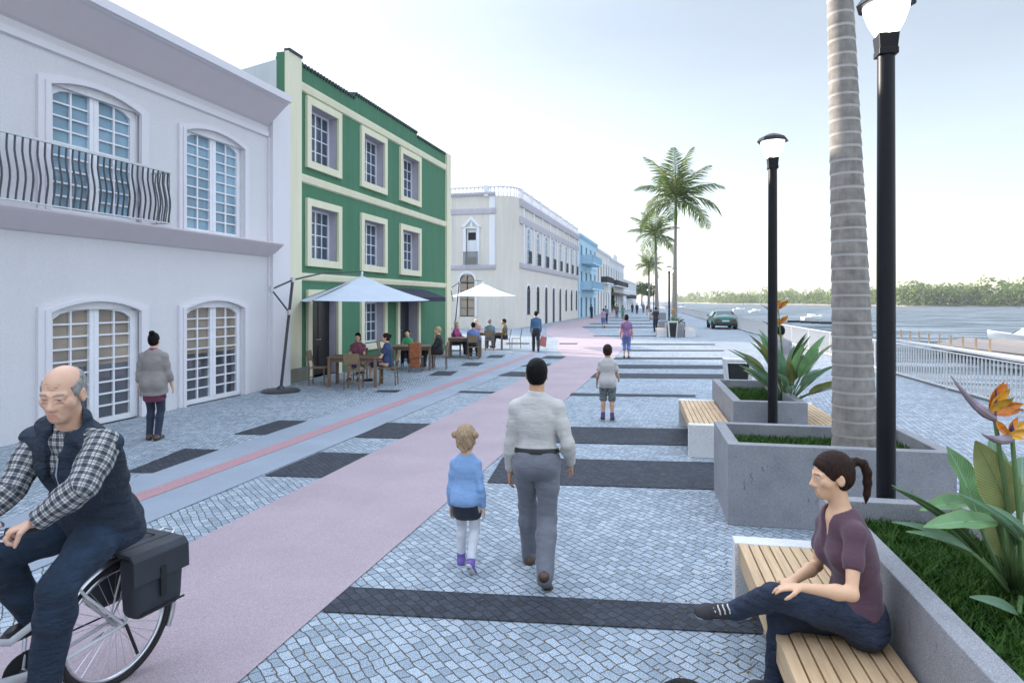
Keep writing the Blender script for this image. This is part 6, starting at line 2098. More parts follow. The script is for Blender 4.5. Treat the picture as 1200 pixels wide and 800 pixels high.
def stand(h=1.75, stride=0.0, armL=(0, 0), armR=(0, 0), turn=0, lean=0, headk=1.0, stance=.09, elb=(.12, .12), out=(.10, .10), kid=False, sw=None):
    """standing / walking joints; stride>0 puts the left leg ahead; arm angles swing forward"""
    k = h / 1.75
    leg = .90 if not kid else .84
    j = {}
    hz = leg * (1 - .045 * abs(stride) / .4)
    pel = np.array([0, 0, hz + .03]); j['pel'] = pel
    j['waist'] = pel + (0, .012 + lean * .3, .17); tl = .50 if not kid else .47
    j['chest'] = pel + (0, .0 + lean * .7, .33); j['neck'] = pel + (0, -.012 + lean, tl)
    j['head'] = j['neck'] + np.array((0, .03 + lean * .3, .15 * headk))
    sw = sw or (.162 if not kid else .135)
    for sd, x, st, ar, e, ou in (('L', -1, stride, armL, elb[0], out[0]), ('R', 1, -stride, armR, elb[1], out[1])):
        j['sh' + sd] = j['neck'] + (x * sw, 0, -.098)
        a = ar[0]; d = np.array([x * math.sin(ou), math.sin(a) * math.cos(ou), -math.cos(a) * math.cos(ou)])
        j['el' + sd] = j['sh' + sd] + d * .285
        a2 = a + ar[1] + e; d2 = np.array([x * math.sin(ou) * .3, math.sin(a2), -math.cos(a2)])
        j['wr' + sd] = j['el' + sd] + d2 * .25
        hp = np.array([x * .088, 0, hz]); j['hip' + sd] = hp
        foot = np.array([x * stance, st, .075 + (.055 if st < -.1 else 0)])
        v = foot - hp; Ls = np.linalg.norm(v)
        l1, l2 = .435 * leg / .9, .415 * leg / .9
        if Ls > l1 + l2 - .004: foot = hp + v / Ls * (l1 + l2 - .004); v = foot - hp; Ls = np.linalg.norm(v)
        c = (l1 * l1 + Ls * Ls - l2 * l2) / (2 * l1 * Ls); s_ = math.sqrt(max(0, 1 - c * c))
        u = v / Ls; f = nv(np.array([0, 1, 0]) - u * u[1])
        j['kn' + sd] = hp + u * l1 * c + f * l1 * s_
        j['an' + sd] = foot
        pitch = -.9 if st < -.1 else (.25 if st > .1 else 0)
        j['to' + sd] = foot + np.array([x * .02, .15 * math.cos(pitch), -.045 * (1 if pitch >= 0 else 1) + .15 * math.sin(pitch) + (.02 if pitch > 0 else 0)])
    return {a: b * k for a, b in j.items()}

def sit(h=1.68, seat=.47, lean=.0, armL=(.5, .9), armR=(.5, .9), legs=.0, cross=False, kid=False):
    k = h / 1.75
    j = {}
    s0 = seat / k + .085
    pel = np.array([0, -.03, s0 + .02]); j['pel'] = pel
    j['waist'] = pel + (0, .0 + lean * .3, .17); j['chest'] = pel + (0, lean * .7, .33); j['neck'] = pel + (0, lean, .49); j['head'] = j['neck'] + np.array((0, .035, .15 * (1.1 if kid else 1)))
    for sd, x, ar in (('L', -1, armL), ('R', 1, armR)):
        j['sh' + sd] = j['neck'] + (x * .158, 0, -.098)
        d = np.array([x * .15, math.sin(ar[0]), -math.cos(ar[0])]); j['el' + sd] = j['sh' + sd] + nv(d) * .28
        a2 = ar[0] + ar[1]; d2 = np.array([-x * .25, math.sin(a2), -math.cos(a2)]); j['wr' + sd] = j['el' + sd] + nv(d2) * .245
        hp = np.array([x * .09, 0, s0]); j['hip' + sd] = hp
        kn = hp + np.array([x * .03, .43, .0]); an = kn + np.array([0, .02 + legs, -min(.42, s0 - .085)])
        if cross and sd == 'L': kn = hp + np.array([.09, .43, .07]); an = kn + np.array([.12, .22, -.30])
        j['kn' + sd] = kn; j['an' + sd] = an; j['to' + sd] = an + np.array([x * .02, .15, -.05])
    return {a: b * k for a, b in j.items()}
# ------------------------------------------------------------------ the cyclist and the bicycle
M_ALU = M('brushed_aluminium', (.62, .63, .65), .28, .05, 20, metal=1)
M_WTUBE = M('pearl_white_frame_paint', (.62, .62, .64), .3, .04, 4, coat=.5)
M_BAG = M('black_pannier_cloth', (.022, .026, .034), .65, .2, 9, .25, 160)
th = math.radians(68)
hd = Vector((-CA * math.cos(th) + SA * math.sin(th), -SA * math.cos(th) - CA * math.sin(th), 0))
BRZ = math.atan2(-hd.x, hd.y)
bb = D3(137, 352, 3.64); bb.z = 0
bike = thing('bicycle', 'step-through bicycle with pale frame, silver mudguards and rear rack, ridden by the old man', 'bicycle', bb, BRZ)
BM = Matrix.Translation(bb) @ Matrix.Rotation(BRZ, 4, 'Z'); BI = BM.inverted()
def bl(px, py, d): return BI @ D3(px, py, d)
def circ(y, z, r, a0, a1, n, x=0): return [Vector((x, y + r * math.cos(math.radians(a0 + (a1 - a0) * i / n)), z + r * math.sin(math.radians(a0 + (a1 - a0) * i / n)))) for i in range(n + 1)]
WR = .345
for y in (0.0, 1.06):
    mb = MB(); mb.tube(circ(y, WR, WR - .021, 0, 360, 48), .021, 10, False); w = mb.build('wheel', M_TYRE, bike, smooth='all')
    mb = MB(); mb.tube(circ(y, WR, WR - .048, 0, 360, 48), .012, 8, False, 1.0); mb.build('rim', M_ALU, w, smooth='all')
    mb = MB()
    for k in range(32):
        a = 2 * math.pi * k / 32; b = a + (.5 if k % 2 else -.5); s_ = .025 if k % 4 < 2 else -.025
        mb.tube([(s_, y + .02 * math.cos(b), WR + .02 * math.sin(b)), (0, y + (WR - .055) * math.cos(a), WR + (WR - .055) * math.sin(a))], .0013, 4)
    mb.build('spoke', M_ALU, w)
    mb = MB(); mb.tube([(-.06, y, WR), (-.03, y, WR), (.03, y, WR), (.06, y, WR)], [.016, .024, .024, .016], 12); mb.build('hub', M_ALU, w, smooth=True)
    pts = circ(y, WR, WR + .03, 18 if y == 0 else -10, 208 if y == 0 else 150, 40)
    mb = MB(); c = Vector((0, y, WR)); prof = [(-.034, -.022), (-.026, -.006), (-.012, .003), (.012, .003), (.026, -.006), (.034, -.022)]
    for p_ in pts:
        r_ = (p_ - c).normalized()
        for x0, e0 in prof: mb.v.append(tuple(p_ + r_ * e0 + Vector((x0, 0, 0))))
    for i in range(len(pts) - 1):
        for k in range(5):
            mb.f.append((i * 6 + k, i * 6 + k + 1, i * 6 + k + 7, i * 6 + k + 6)); mb.m.append(0)
    mb.build('mudguard', M_ALU, bike, smooth='all')
bbk = Vector((0, .45, .29))
mb = MB()
for x in (-.055, .055):
    mb.tube([(x, 0, WR), (x * .8, .3, .31), (x * .5, .45, .29)], .011, 10)
    mb.tube([(x, 0, WR), (x * .6, .2, .58), (x * .4, .25, .66)], .009, 10)
mb.tube([bbk, (0, .36, .5), (0, .26, .80)], .017, 12)
mb.tube([bbk, (0, .62, .33), (0, .80, .52), (0, .87, .80)], .024, 14)
mb.tube([(0, .33, .58), (0, .55, .50), (0, .76, .60), (0, .86, .74)], .018, 12)
mb.tube([(0, .85, .68), (0, .83, .98)], .02, 12)
for x in (-.05, .05): mb.tube([(0, .88, .70), (x, .91, .66), (x, 1.0, .45), (x, 1.06, WR)], .012, 10)
mb.build('frame', M_WTUBE, bike, smooth=True)
mb = MB()
for x in (-.06, .06):
    mb.tube([(x, -.30, .745), (x, .18, .745), (x * .5, .25, .66)], .006, 8); mb.tube([(x, -.12, .745), (x, 0, WR)], .005, 8); mb.tube([(x, -.25, .74), (x, -.01, WR)], .005, 8)
for y in (-.28, -.15, -.02, .1): mb.tube([(-.06, y, .745), (.06, y, .745)], .005, 8)
mb.tube([(-.06, -.30, .745), (-.04, -.34, .76), (.04, -.34, .76), (.06, -.30, .745)], .006, 8)
mb.build('rack', M_ALU, bike, smooth=True)
mb = MB(); mb.hexa([(-.115, .02, .80), (.115, .02, .80), (.03, .28, .81), (-.03, .28, .81), (-.10, .03, .865), (.10, .03, .865), (.02, .29, .845), (-.02, .29, .845)]); mb.build('saddle', M_BLACKM, bike, bevel=.03, seg=4)
gL = bl(22, 621, 2.92); gR = Vector((-gL.x + .02, gL.y, gL.z))
mb = MB(); mb.tube([gL, gL + Vector((.10, .10, .0)), Vector((-.06, .86, .99)), Vector((.06, .86, .99)), gR + Vector((-.10, .10, 0)), gR], .011, 10); mb.build('handlebar', M_ALU, bike, smooth=True)
for g, s_ in ((gL, 1), (gR, -1)):
    dr = Vector((s_ * .10, .10, 0)).normalized(); MB().tube([g - dr * .07, g + dr * .05], .017, 10).build('grip', M_BLACKM, bike, smooth=True)
    bp = g + dr * .075 + Vector((0, 0, .025)); MB().lathe([(.022, 0), (.022, .012), (.012, .022), (.002, .024)], 14, bp).build('bell', M_ALU, bike, smooth=True)
    MB().tube([g + dr * .07, g + dr * .05 + Vector((0, .06, -.02)), g - dr * .04 + Vector((0, .07, -.03))], .006, 6).build('brake_lever', M_ALU, bike, smooth=True)
mb = MB(); mb.tube([(-.07, .45, .29), (.07, .45, .29)], .02, 10); mb.tube([(-.075, .45, .29), (-.085, .47, .13)], .011, 8); mb.tube([(.075, .45, .29), (.085, .43, .45)], .011, 8); mb.build('crank', M_ALU, bike, smooth=True)
for p in ((-.135, .475, .125), (.135, .425, .455)): MB().box(p[0] - .045, p[0] + .045, p[1] - .04, p[1] + .04, p[2] - .012, p[2] + .012).build('pedal', M_BLACKM, bike, bevel=.004)
mb = MB(); mb.lathe([(.0, 0), (.095, 0), (.095, .006), (0, .006)], 24); o = mb.build('chainring', M_BLACKM, bike); o.location = (.07, .45, .29); o.rotation_euler = (0, math.pi / 2, 0)
mb = MB(); mb.tube([(.07, .45, .385), (.065, 0, WR + .035)], .005, 6); mb.tube([(.07, .45, .195), (.065, .03, WR - .055)], .005, 6); mb.build('chain', M_BLACKM, bike)
mb = MB(); mb.tube([(-.075, .0, WR), (-.085, -.06, .16)], .009, 8); mb.build('kick_stand', M_BLACKM, bike)
pan = thing('pannier_bag', 'black double pannier bag hung over the bicycle rear rack', 'bag', BM @ Vector((0, -.1, 0)), BRZ)
for s_ in (-1, 1):
    mb = MB(); x0, x1 = (s_ * .085, s_ * .225)
    mb.hexa([(min(x0, x1) , -.15, .40), (max(x0, x1), -.15, .40), (max(x0, x1), .15, .40), (min(x0, x1), .15, .40), (min(x0, x1), -.175, .75), (max(x0, x1), -.175, .75), (max(x0, x1), .175, .75), (min(x0, x1), .175, .75)])
    b = mb.build('bag_body', M_BAG, pan, bevel=.05, seg=5, smooth=True)
    mb = MB(); xo = s_ * .233
    mb.prism([(s_ * .10, -.178, .772), (xo - s_ * .03, -.178, .768), (xo, -.178, .735), (xo + s_ * .006, -.178, .60), (xo - s_ * .004, -.178, .60), (xo - s_ * .012, -.178, .728), (xo - s_ * .04, -.178, .75), (s_ * .10, -.178, .752)], (0, .356, 0)); mb.build('flap', M_BAG, b, bevel=.006)
    mb = MB(); mb.box(min(xo, xo + s_ * .012), max(xo, xo + s_ * .012), -.018, .018, .50, .66); mb.build('strap', M_BLACKM, b)
    mb = MB(); mb.box(min(xo - s_ * .003, xo + s_ * .008), max(xo - s_ * .003, xo + s_ * .008), -.14, .14, .435, .443); mb.build('piping', M_BLACKM, b)
mb = MB(); mb.box(-.11, .11, -.17, .17, .757, .778); mb.build('top_flap', M_BAG, pan, bevel=.008)
mb = MB(); mb.tube([(-.05, -.1, .78), (-.03, -.06, .80), (.03, .06, .80), (.05, .1, .78)], .009, 6, flat=.5); mb.build('handle', M_BLACKM, pan)

CB = D3(108, 352, 3.4); CB.z = 0
def cj(px, py, d): return np.array(D3(px, py, d) - CB)
J = dict(pel=cj(113, 604, 3.46), neck=cj(86, 503, 3.17), head=cj(74, 461, 3.10), hipL=cj(127, 613, 3.40), hipR=cj(100, 611, 3.54), shL=cj(121, 521, 3.09), shR=cj(46, 516, 3.28),
         elL=cj(97, 570, 2.93), wrL=cj(41, 611, 2.90), elR=cj(14, 572, 3.12), wrR=cj(-32, 614, 3.0), knL=cj(66, 690, 3.08), anL=cj(52, 796, 3.13), toL=cj(22, 822, 3.02),
         knR=cj(-12, 654, 3.20), anR=cj(42, 722, 3.46), toR=cj(8, 748, 3.36))
J['waist'] = cj(104, 566, 3.36); J['chest'] = cj(92, 536, 3.25)
fdir = Vector((CA * .12 + SA * .99, SA * .12 - CA * .99, -.2))
cyc = Person('bald old man in a dark denim vest and checked shirt riding the bicycle', CB, 0, J, 1.80, SKIN_P, .0048, 1.04, head=1.04, old=True, headf=fdir, headu=(0.02, 0, 1), hands={'L': dict(dir=hd * .5 + Vector((CA * -.8, SA * -.8, -.35)), curl=.95, palm=(0, 0, -1)), 'R': dict(curl=.9, palm=(0, 0, -1))})
cyc.brow = (.22, .19, .17); cyc.lid = .3; cyc.skin = np.array((.60, .36, .25))
def wrinkle(s, V, col):
    pass
cyc.skin_mesh(.006)
cyc.hair('balding', H_GREY)
cyc.shirt(M_PLAID, 'long', .0, .012, 'shirt', .003, True, uv=True, per={'farmL': .006, 'farmR': .006, 'uarmL': .008, 'uarmR': .008}, seed=5)
D_NAVY = denim('dark_denim_vest', (.014, .024, .042))
D_BLUE = denim('blue_denim', (.012, .026, .05)); D_INK = denim('ink_denim', (.02, .03, .055))
cyc.trousers(D_BLUE, 1.0, .016, .09, 'jeans', .004, .014, seed=3)
upc = nv(cyc.J['neck'] - cyc.J['pel'])
v = cyc.wear('vest', ['torso', 'bust', 'seat', 'shoulderL', 'shoulderR', 'uarmL', 'uarmR'], D_NAVY, .034, .03,
             [('torso', cyc.J['pel'] - upc * .075, -upc), ('seat', cyc.J['pel'] - upc * .075, -upc), ('uarmL', cyc.J['shL'] + nv(cyc.J['elL'] - cyc.J['shL']) * .005, nv(cyc.J['elL'] - cyc.J['shL'])), ('uarmR', cyc.J['shR'] + nv(cyc.J['elR'] - cyc.J['shR']) * .005, nv(cyc.J['elR'] - cyc.J['shR'])), ('shoulder*', cyc.J['neck'] + upc * .03, upc)],
             {'uarmL': -.018, 'uarmR': -.018, 'shoulderL': -.012, 'shoulderR': -.012},
             [(Cap(cyc.J['neck'] - upc * .03 - cyc.fc * .012, cyc.J['neck'] + upc * .03 - cyc.fc * .012, .088, .084), .02)],
             [(Cap(cyc.J['neck'] + cyc.fc * .11 + upc * .05, cyc.J['chest'] + cyc.fc * .155 - upc * .05, .062, .012), .008), (Cap(cyc.J['neck'] - upc * .02 + cyc.fc * .01, cyc.J['neck'] + upc * .08 + cyc.fc * .02, .068, .072), .006)], .006, seed=9)
# vest pockets, flaps and zip follow the vest's surface
from mathutils.bvhtree import BVHTree
def on_surface(o, p, d):
    dg = [v_.co[:] for v_ in o.data.vertices]
    return BVHTree.FromPolygons(dg, [tuple(q.vertices) for q in o.data.polygons])
bv = on_surface(v, None, None)
def patch(a, b, c, d_, lift, name, mat, par):
    """a cloth patch laid on the vest between four points seen from the front"""
    n = 8; mb = MB(); g = []
    for i in range(n + 1):
        row = []
        for j in range(n + 1):
            p = a.lerp(b, j / n).lerp(d_.lerp(c, j / n), i / n)
            q, nn, _, _ = bv.find_nearest(p)
            e = lift if 0 < i < n and 0 < j < n else -.002
            row.append(q + nn * e)
        g.append(row)
    for i in range(n):
        for j in range(n): mb.quad([g[i][j], g[i][j + 1], g[i + 1][j + 1], g[i + 1][j]])
    o = mb.build(name, mat, par, smooth='all', fixn=False)
    bm = bmesh.new(); bm.from_mesh(o.data); bmesh.ops.remove_doubles(bm, verts=bm.verts, dist=.0008); bm.to_mesh(o.data); bm.free()
def vp(px, py, d): return Vector(cj(px, py, d))
patch(vp(72, 588, 3.05), vp(128, 580, 3.1), vp(128, 607, 3.12), vp(76, 611, 3.07), .007, 'pocket', D_NAVY, v)
patch(vp(71, 580, 3.05), vp(130, 571, 3.1), vp(130, 586, 3.1), vp(72, 592, 3.05), .012, 'pocket_flap', D_NAVY, v)
patch(vp(70, 542, 3.05), vp(100, 540, 3.02), vp(102, 560, 3.02), vp(72, 563, 3.05), .007, 'pocket', D_NAVY, v)
patch(vp(32, 548, 3.15), vp(50, 546, 3.1), vp(52, 568, 3.1), vp(35, 572, 3.15), .007, 'pocket', D_NAVY, v)
zp = [vp(62, 540, 3.05), vp(59, 560, 3.06), vp(57, 580, 3.08), vp(56, 600, 3.1)]
MB().tube([bv.find_nearest(p)[0] + bv.find_nearest(p)[1] * .002 for p in zp], .0035, 6).build('zip', M_ALU, v)
cyc.shoes(M_DLEATHER)

# ------------------------------------------------------------------ the seated woman
WB = D3(1000, 352, 3.24); WB.z = 0
def wj(px, py, d): return np.array(D3(px, py, d) - WB)
J = dict(pel=wj(1003, 716, 3.27), neck=wj(984, 594, 3.25), head=wj(975, 557, 3.26), hipL=wj(1001, 726, 3.18), hipR=wj(999, 724, 3.36), shL=wj(1002, 625, 3.10), shR=wj(969, 613, 3.38),
         elL=wj(998, 696, 2.98), wrL=wj(941, 688, 3.06), elR=wj(957, 662, 3.42), wrR=wj(929, 680, 3.26), knL=wj(906, 697, 3.22), anL=wj(864, 714, 3.46), toL=wj(821, 716, 3.50),
         knR=wj(913, 722, 3.36), anR=wj(908, 800, 3.42), toR=wj(880, 806, 3.40))
J['waist'] = wj(1003, 672, 3.27); J['chest'] = wj(992, 634, 3.25)
lf = Vector((-CA * .97 - SA * .05, -SA * .97 + CA * .05, -.12))
wom = Person('woman with a dark ponytail in a plum top sitting cross-legged on the slatted bench', WB, 0, J, 1.66, (.68, .41, .25), .006, 1.0, True, 1.0, headf=lf, hands={'L': dict(dir=Vector((-CA * .9 - SA * .35, -SA * .9 + CA * .35, -.12)), palm=(0, 0, -1), curl=.28), 'R': dict(dir=Vector((-CA * .8 + SA * .45, -SA * .8 - CA * .45, -.35)), palm=(-.3, 0, -1), curl=.5)})
wom.skin_mesh(.008); wom.hair('pony', H_BROWN)
C_PLUM = cloth('plum_jersey', (.085, .038, .055), .45)
wom.shirt(C_PLUM, 'short', -.012, .010, 'top', .003, False, vneck=True, seed=4)
wom.trousers(D_INK, 1.0, .008, .06, 'jeans', .003, .004, seed=6)
M_SHOE = M('dark_canvas_shoe', (.035, .032, .036), .8, .2, 20, .2, 200, obj=True)
wom.shoes(M_SHOE, M_RUBBER)
for sd in 'L':
    an, to = wom.J['an' + sd], wom.J['to' + sd]
    ft = nv(to - an); upn = nv(np.cross(np.cross(ft, nv(wom.J['kn' + sd] - an)), ft)); ac = np.cross(ft, upn)
    mb = MB()
    for q in range(5):
        c = an + (to - an) * (.18 + .13 * q) + upn * (.052 - .007 * q) - nv(wom.J['kn' + sd] - an) * .012
        mb.tube([c - ac * .024 - upn * .012, c - ac * .01, c + ac * .01 + ft * .006, c + ac * .024 - upn * .012 + ft * .006], .004, 5)
    mb.build('shoe_lace', M_RUBBER, wom.t)

# ------------------------------------------------------------------ people standing and walking
def ground(px, d):
    v = D3(px, 352, d); v.z = 0; return v
C_SHIRTG = cloth('pale_grey_shirt', (.50, .48, .45), .6); C_TROG = cloth('mid_grey_trousers', (.145, .15, .175), .6)
p = Person('man in a pale grey shirt and grey trousers walking away with a small girl', ground(629, 5.06), .16, stand(1.77, .27, (.12, .05), (-.14, .40), elb=(.12, .45), out=(.17, .30), stance=.075, sw=.155), 1.77, SKIN_M, .0075, .90)
p.skin_mesh().hair('short', H_BLACK)
p.shirt(C_SHIRTG, 'long', .03, .013, 'shirt', .0022, True, seed=12)
p.trousers(C_TROG, 1.0, .014, .085, 'trousers', .003, .012, seed=13)
bt = nv(p.J['waist'] - p.J['pel'])
p.wear('belt', ['torso'], M_DLEATHER, .020, .03, [(None, p.J['pel'] + bt * .088, bt), (None, p.J['pel'] + bt * .062, -bt)])
p.shoes(M_LEATHER)

C_LBLUE = cloth('light_blue_jersey', (.22, .36, .60), .5); C_NSKIRT = cloth('navy_skirt_cloth', (.016, .018, .036), .6); C_WHITE = cloth('white_tights', (.62, .62, .66), .2)
C_PURP = cloth('purple_canvas', (.16, .10, .36), .3)
p = Person('small girl with two hair buns in a light blue top and white tights', ground(546, 5.2), .12, stand(1.21, .16, (.05, .05), (-.2, .25), headk=1.15, kid=True, out=(.16, .2), elb=(.1, .2)), 1.23, SKIN_P, .007, .84, False, 1.38)
p.skin_mesh().hair('twobuns', hairmat('sandy_hair', (.33, .23, .14)))
p.shirt(C_LBLUE, 'long', -.055, .015, 'top', .002, False, seed=21, tunic=.05, flare=1.0)
p.skirt(C_NSKIRT, .28, 1.02, -.10)
p.wear('tights', ['thighL', 'thighR', 'shinL', 'shinR'], C_WHITE, .006, .02)
p.shoes(C_PURP, M_RUBBER, .03)

C_TAUPE = cloth('taupe_knit', (.25, .225, .215), .45, .3); C_BURG = cloth('burgundy_cloth', (.16, .025, .07), .4); C_NAVY = cloth('navy_trouser_cloth', (.018, .024, .05), .5)
p = Person('woman with a black top bun in a taupe jumper facing the lilac house', ground(180, 10.0), .42, stand(1.70, .03, (.05, .05), (.08, .3), out=(.17, .2), stance=.07), 1.70, SKIN_P, .011, 1.0, True, hands={})
p.skin_mesh().hair('bun', H_BLACK)
p.shirt(C_TAUPE, 'three', -.10, .019, 'jumper', .002, True, seed=31, tunic=.36, flare=1.12)
p.skirt(C_BURG, .30, 1.0, -.14, 'blouse')
p.wear('collar', [], C_BURG, extra=[(Cap(p.J['neck'] - np.array([0, 0, .02]), p.J['neck'] + np.array([0, .01, .045]), .074, .062), .02)], clips=[('extra', p.J['neck'] + np.array([0, 0, .035]), (0, 0, 1))])
p.trousers(C_NAVY, 1.0, .008, .02, 'trousers', .002, .0, seed=33)
p.shoes(M_LEATHER, None, .14, 'boot')

C_BOYT = cloth('pale_cotton_tee', (.50, .48, .46), .6); C_CAMO = speckled('grey_patterned_cotton', (.10, .115, .115), (.24, .26, .25), 38); C_SOCK = cloth('violet_sock', (.09, .06, .2), .2)
p = Person('boy in a pale t-shirt and grey patterned shorts walking up the path', ground(712, 11.6), .1, stand(1.45, .02, (.15, .35), (.15, .7), headk=1.08, kid=True, out=(.28, .3), elb=(.2, .3), stance=.10), 1.45, SKIN_M, .011, .86, False, 1.2)
p.skin_mesh().hair('short', H_LBROWN if False else H_BROWN)
p.shirt(C_BOYT, 'short', -.09, .030, 'tee', .003, False, seed=41, tunic=.22, flare=1.03)
p.trousers(C_CAMO, .52, .015, .02, 'shorts', .003, .016, seed=42)
p.wear('sock', ['shinL', 'shinR'], C_SOCK, .008, .01, [('shin' + sd, p.J['kn' + sd] + (p.J['an' + sd] - p.J['kn' + sd]) * .72, -nv(p.J['an' + sd] - p.J['kn' + sd])) for sd in 'LR'])
p.shoes(M_SHOE, M_RUBBER)

def simple(label, px, d, rz, h, vox, top, bottom, hair, hs, skin=SKIN_M, fem=False, sleeve='long', pose=None, skirt=False, shoes=M_DLEATHER, hem=-.02, length=1.0, group=None, loc=None, girth=1.0, kid=False, **kw):
    J = pose if pose is not None else stand(h, kid=kid, **kw)
    p = Person(label, loc if loc is not None else ground(px, d), rz, J, h, skin, vox, girth, fem, 1.22 if kid else 1.0, group)
    p.skin_mesh().hair(hs, hair)
    p.shirt(top, sleeve, hem, .014 + vox * .2, 'top', .003, False, seed=int(px))
    if skirt: p.skirt(bottom, length, 1.15, .04)
    else: p.trousers(bottom, length, .012 + vox * .2, .05, 'trousers', .003, .006, seed=int(px) + 1)
    p.shoes(shoes)
    return p
C_BLUEJ = cloth('blue_denim_jacket', (.06, .13, .24), .6); C_DARKT = cloth('dark_navy_trousers', (.02, .024, .04), .5)
C_PRINT = speckled('violet_flower_print', (.17, .10, .27), (.36, .18, .26), 30); C_PERI = cloth('periwinkle_cotton', (.15, .19, .42), .5)
C_MAG = cloth('magenta_knit', (.27, .03, .14), .5); C_PATT = speckled('burgundy_patterned_cloth', (.20, .045, .08), (.30, .12, .18), 40); C_VIO = cloth('violet_skirt_cloth', (.12, .07, .24), .4)
C_DRESS = cloth('navy_dress_cloth', (.03, .055, .14), .4); C_GREENT = cloth('bright_green_jersey', (.03, .26, .11), .4); C_BLK = cloth('black_suit_cloth', (.012, .012, .014), .5)
C_BLUESH = cloth('mid_blue_shirt', (.13, .19, .40), .5); C_ROSE = cloth('dusty_pink_shirt', (.42, .25, .26), .4); C_TEAL = cloth('grey_teal_shirt', (.12, .20, .24), .4); C_OLV = speckled('olive_patterned_shirt', (.10, .10, .05), (.22, .19, .12), 30)
C_PINK = cloth('pink_cotton', (.42, .22, .32), .4); C_GREEND = cloth('green_dress_cloth', (.10, .24, .17), .4); C_REDT = cloth('red_cotton', (.30, .04, .04), .4); C_GREYR = cloth('pale_grey_robe', (.30, .285, .30), .6); C_BEIGET = cloth('beige_cotton', (.45, .38, .3), .4)
p = simple('man in a blue denim jacket and dark trousers walking away with a red bag', 628, 27.3, .25, 1.77, .018, C_BLUEJ, C_DARKT, H_BLACK, 'short', stride=.2, armL=(.1, .1), armR=(.2, .1))
tg = p.t.location
M_REDBAG = cloth('red_bag_cloth', (.48, .17, .15), .4)
mb = MB(); mb.hexa([(-.18, -.05, 0), (.18, -.05, 0), (.18, .05, 0), (-.18, .05, 0), (-.12, -.02, .42), (.12, -.02, .42), (.12, .02, .42), (-.12, .02, .42)]); mb.tube([(-.08, 0, .41), (-.04, 0, .55), (.04, 0, .55), (.08, 0, .41)], .012, 6)
wr_ = p.t.location + Vector(p.J['wrR']); o = mb.build('shopping_bag', M_REDBAG, None, bevel=.03)
o.location = Matrix.Translation(p.t.location) @ Matrix.Rotation(.25, 4, 'Z') @ (Vector(p.J['wrR']) + Vector((.05, .04, -.60))); o.rotation_euler = (0, .25, .25)
tag(o, 'pinkish red bag carried by the man in the blue jacket', 'bag')
simple('woman with black bobbed hair in a violet print top and blue cropped trousers', 734, 24.2, .1, 1.68, .018, C_PRINT, C_PERI, H_BLACK, 'bob', SKIN_M, True, 'short', length=.72, hem=-.08, stride=.03, out=(.2, .2))
simple('person in grey robe with black hair behind the second flower planter', 915, 13.3, ROWA, 1.68, .014, C_GREYR, C_GREYR, H_BLACK, 'short', SKIN_M, True, 'long', hem=-.12, skirt=True, length=.95)
simple('girl in a pink top walking away near the light blue house', 707, 51, .1, 1.58, .028, C_PINK, C_PERI, H_BLACK, 'bob', SKIN_M, True, 'short', length=.7, stride=.15)
simple('man in dark blue standing just beyond the girl in pink', 710, 60, .0, 1.72, .03, C_TEAL, C_DARKT, H_BLACK, 'short')
simple('person in black standing by the light blue house wall', 693, 78, -.6, 1.75, .035, C_BLK, C_DARKT, H_BLACK, 'short')
simple('person in a long green dress walking along the far path', 730, 73, .1, 1.70, .035, C_GREEND, C_GREEND, H_BROWN, 'bob', SKIN_M, True, 'short', skirt=True, length=.9)
simple('man in brown walking beside the person in the green dress', 723, 82, .2, 1.75, .035, C_OLV, C_TROG, H_BROWN, 'short', stride=.15)
simple('man in navy walking in the middle of the far path', 746.5, 102, .1, 1.78, .04, C_NAVY, C_DARKT, H_BLACK, 'short', stride=.2)
simple('slim dark figure on the far path beside the man in navy', 741, 112, .1, 1.7, .04, C_DARKT, C_DARKT, H_BLACK, 'short')
simple('person in a red top and beige shorts far along the path', 758.5, 95, 2.8, 1.65, .04, C_REDT, C_BEIGET, H_BLACK, 'bob', SKIN_M, True, 'short', length=.5)
simple('person in olive standing far along the path under the palms', 754, 108, .1, 1.75, .04, C_OLV, C_TROG, H_BROWN, 'short')
simple('man in a navy shirt with one raised elbow beside the distant planter', 768.5, 44.5, .5, 1.74, .024, C_NAVY, C_DARKT, H_BLACK, 'short', SKIN_M, False, 'short', armL=(.5, 1.0), armR=(.1, .4), out=(.35, .15))
simple('person in beige sitting far along the path near the planter', 763, 60, -1.2, 1.65, .03, C_BEIGET, C_BEIGET, H_BROWN, 'bob', SKIN_M, True, 'short', pose=sit(1.65))
simple('black-haired person standing close by, only the crown of the head in view', 808, 1.0, .3, 1.585, .012, C_GREYR, C_DARKT, H_BLACK, 'short')

# ------------------------------------------------------------------ people at the cafe tables
def at_chair(key, label, J, h, top, bottom, hair, hs, skin=SKIN_P, fem=False, sleeve='short', skirt=False, length=1.0, vox=.013, rz=None, fwd=0.06, kid=False, shoes=M_DLEATHER, girth=1.0):
    c = chairs[key]; r = c.rotation_euler.z if rz is None else rz
    l = Vector(c.location) + Vector((-math.sin(r), math.cos(r), 0)) * fwd
    return simple(label, 400 + hash(len(label)) % 50, 16, r, h, vox, top, bottom, hair, hs, skin, fem, sleeve, J, skirt, shoes, .0, length, 'people seated at the cafe tables', l, girth, kid)
at_chair('chair under the woman in the burgundy top', 'black-haired woman in a burgundy patterned top and violet skirt at the first cafe table', sit(1.66, .475), 1.66, C_PATT, C_VIO, H_BLACK, 'bob', SKIN_P, True, 'short', True, .48)
at_chair('chair under the woman in the navy dress', 'woman with dark tied hair in a navy dress at the first cafe table', sit(1.70, .475, cross=True), 1.70, C_DRESS, C_DRESS, H_BROWN, 'lowbun', SKIN_P, True, 'short', True, .42)
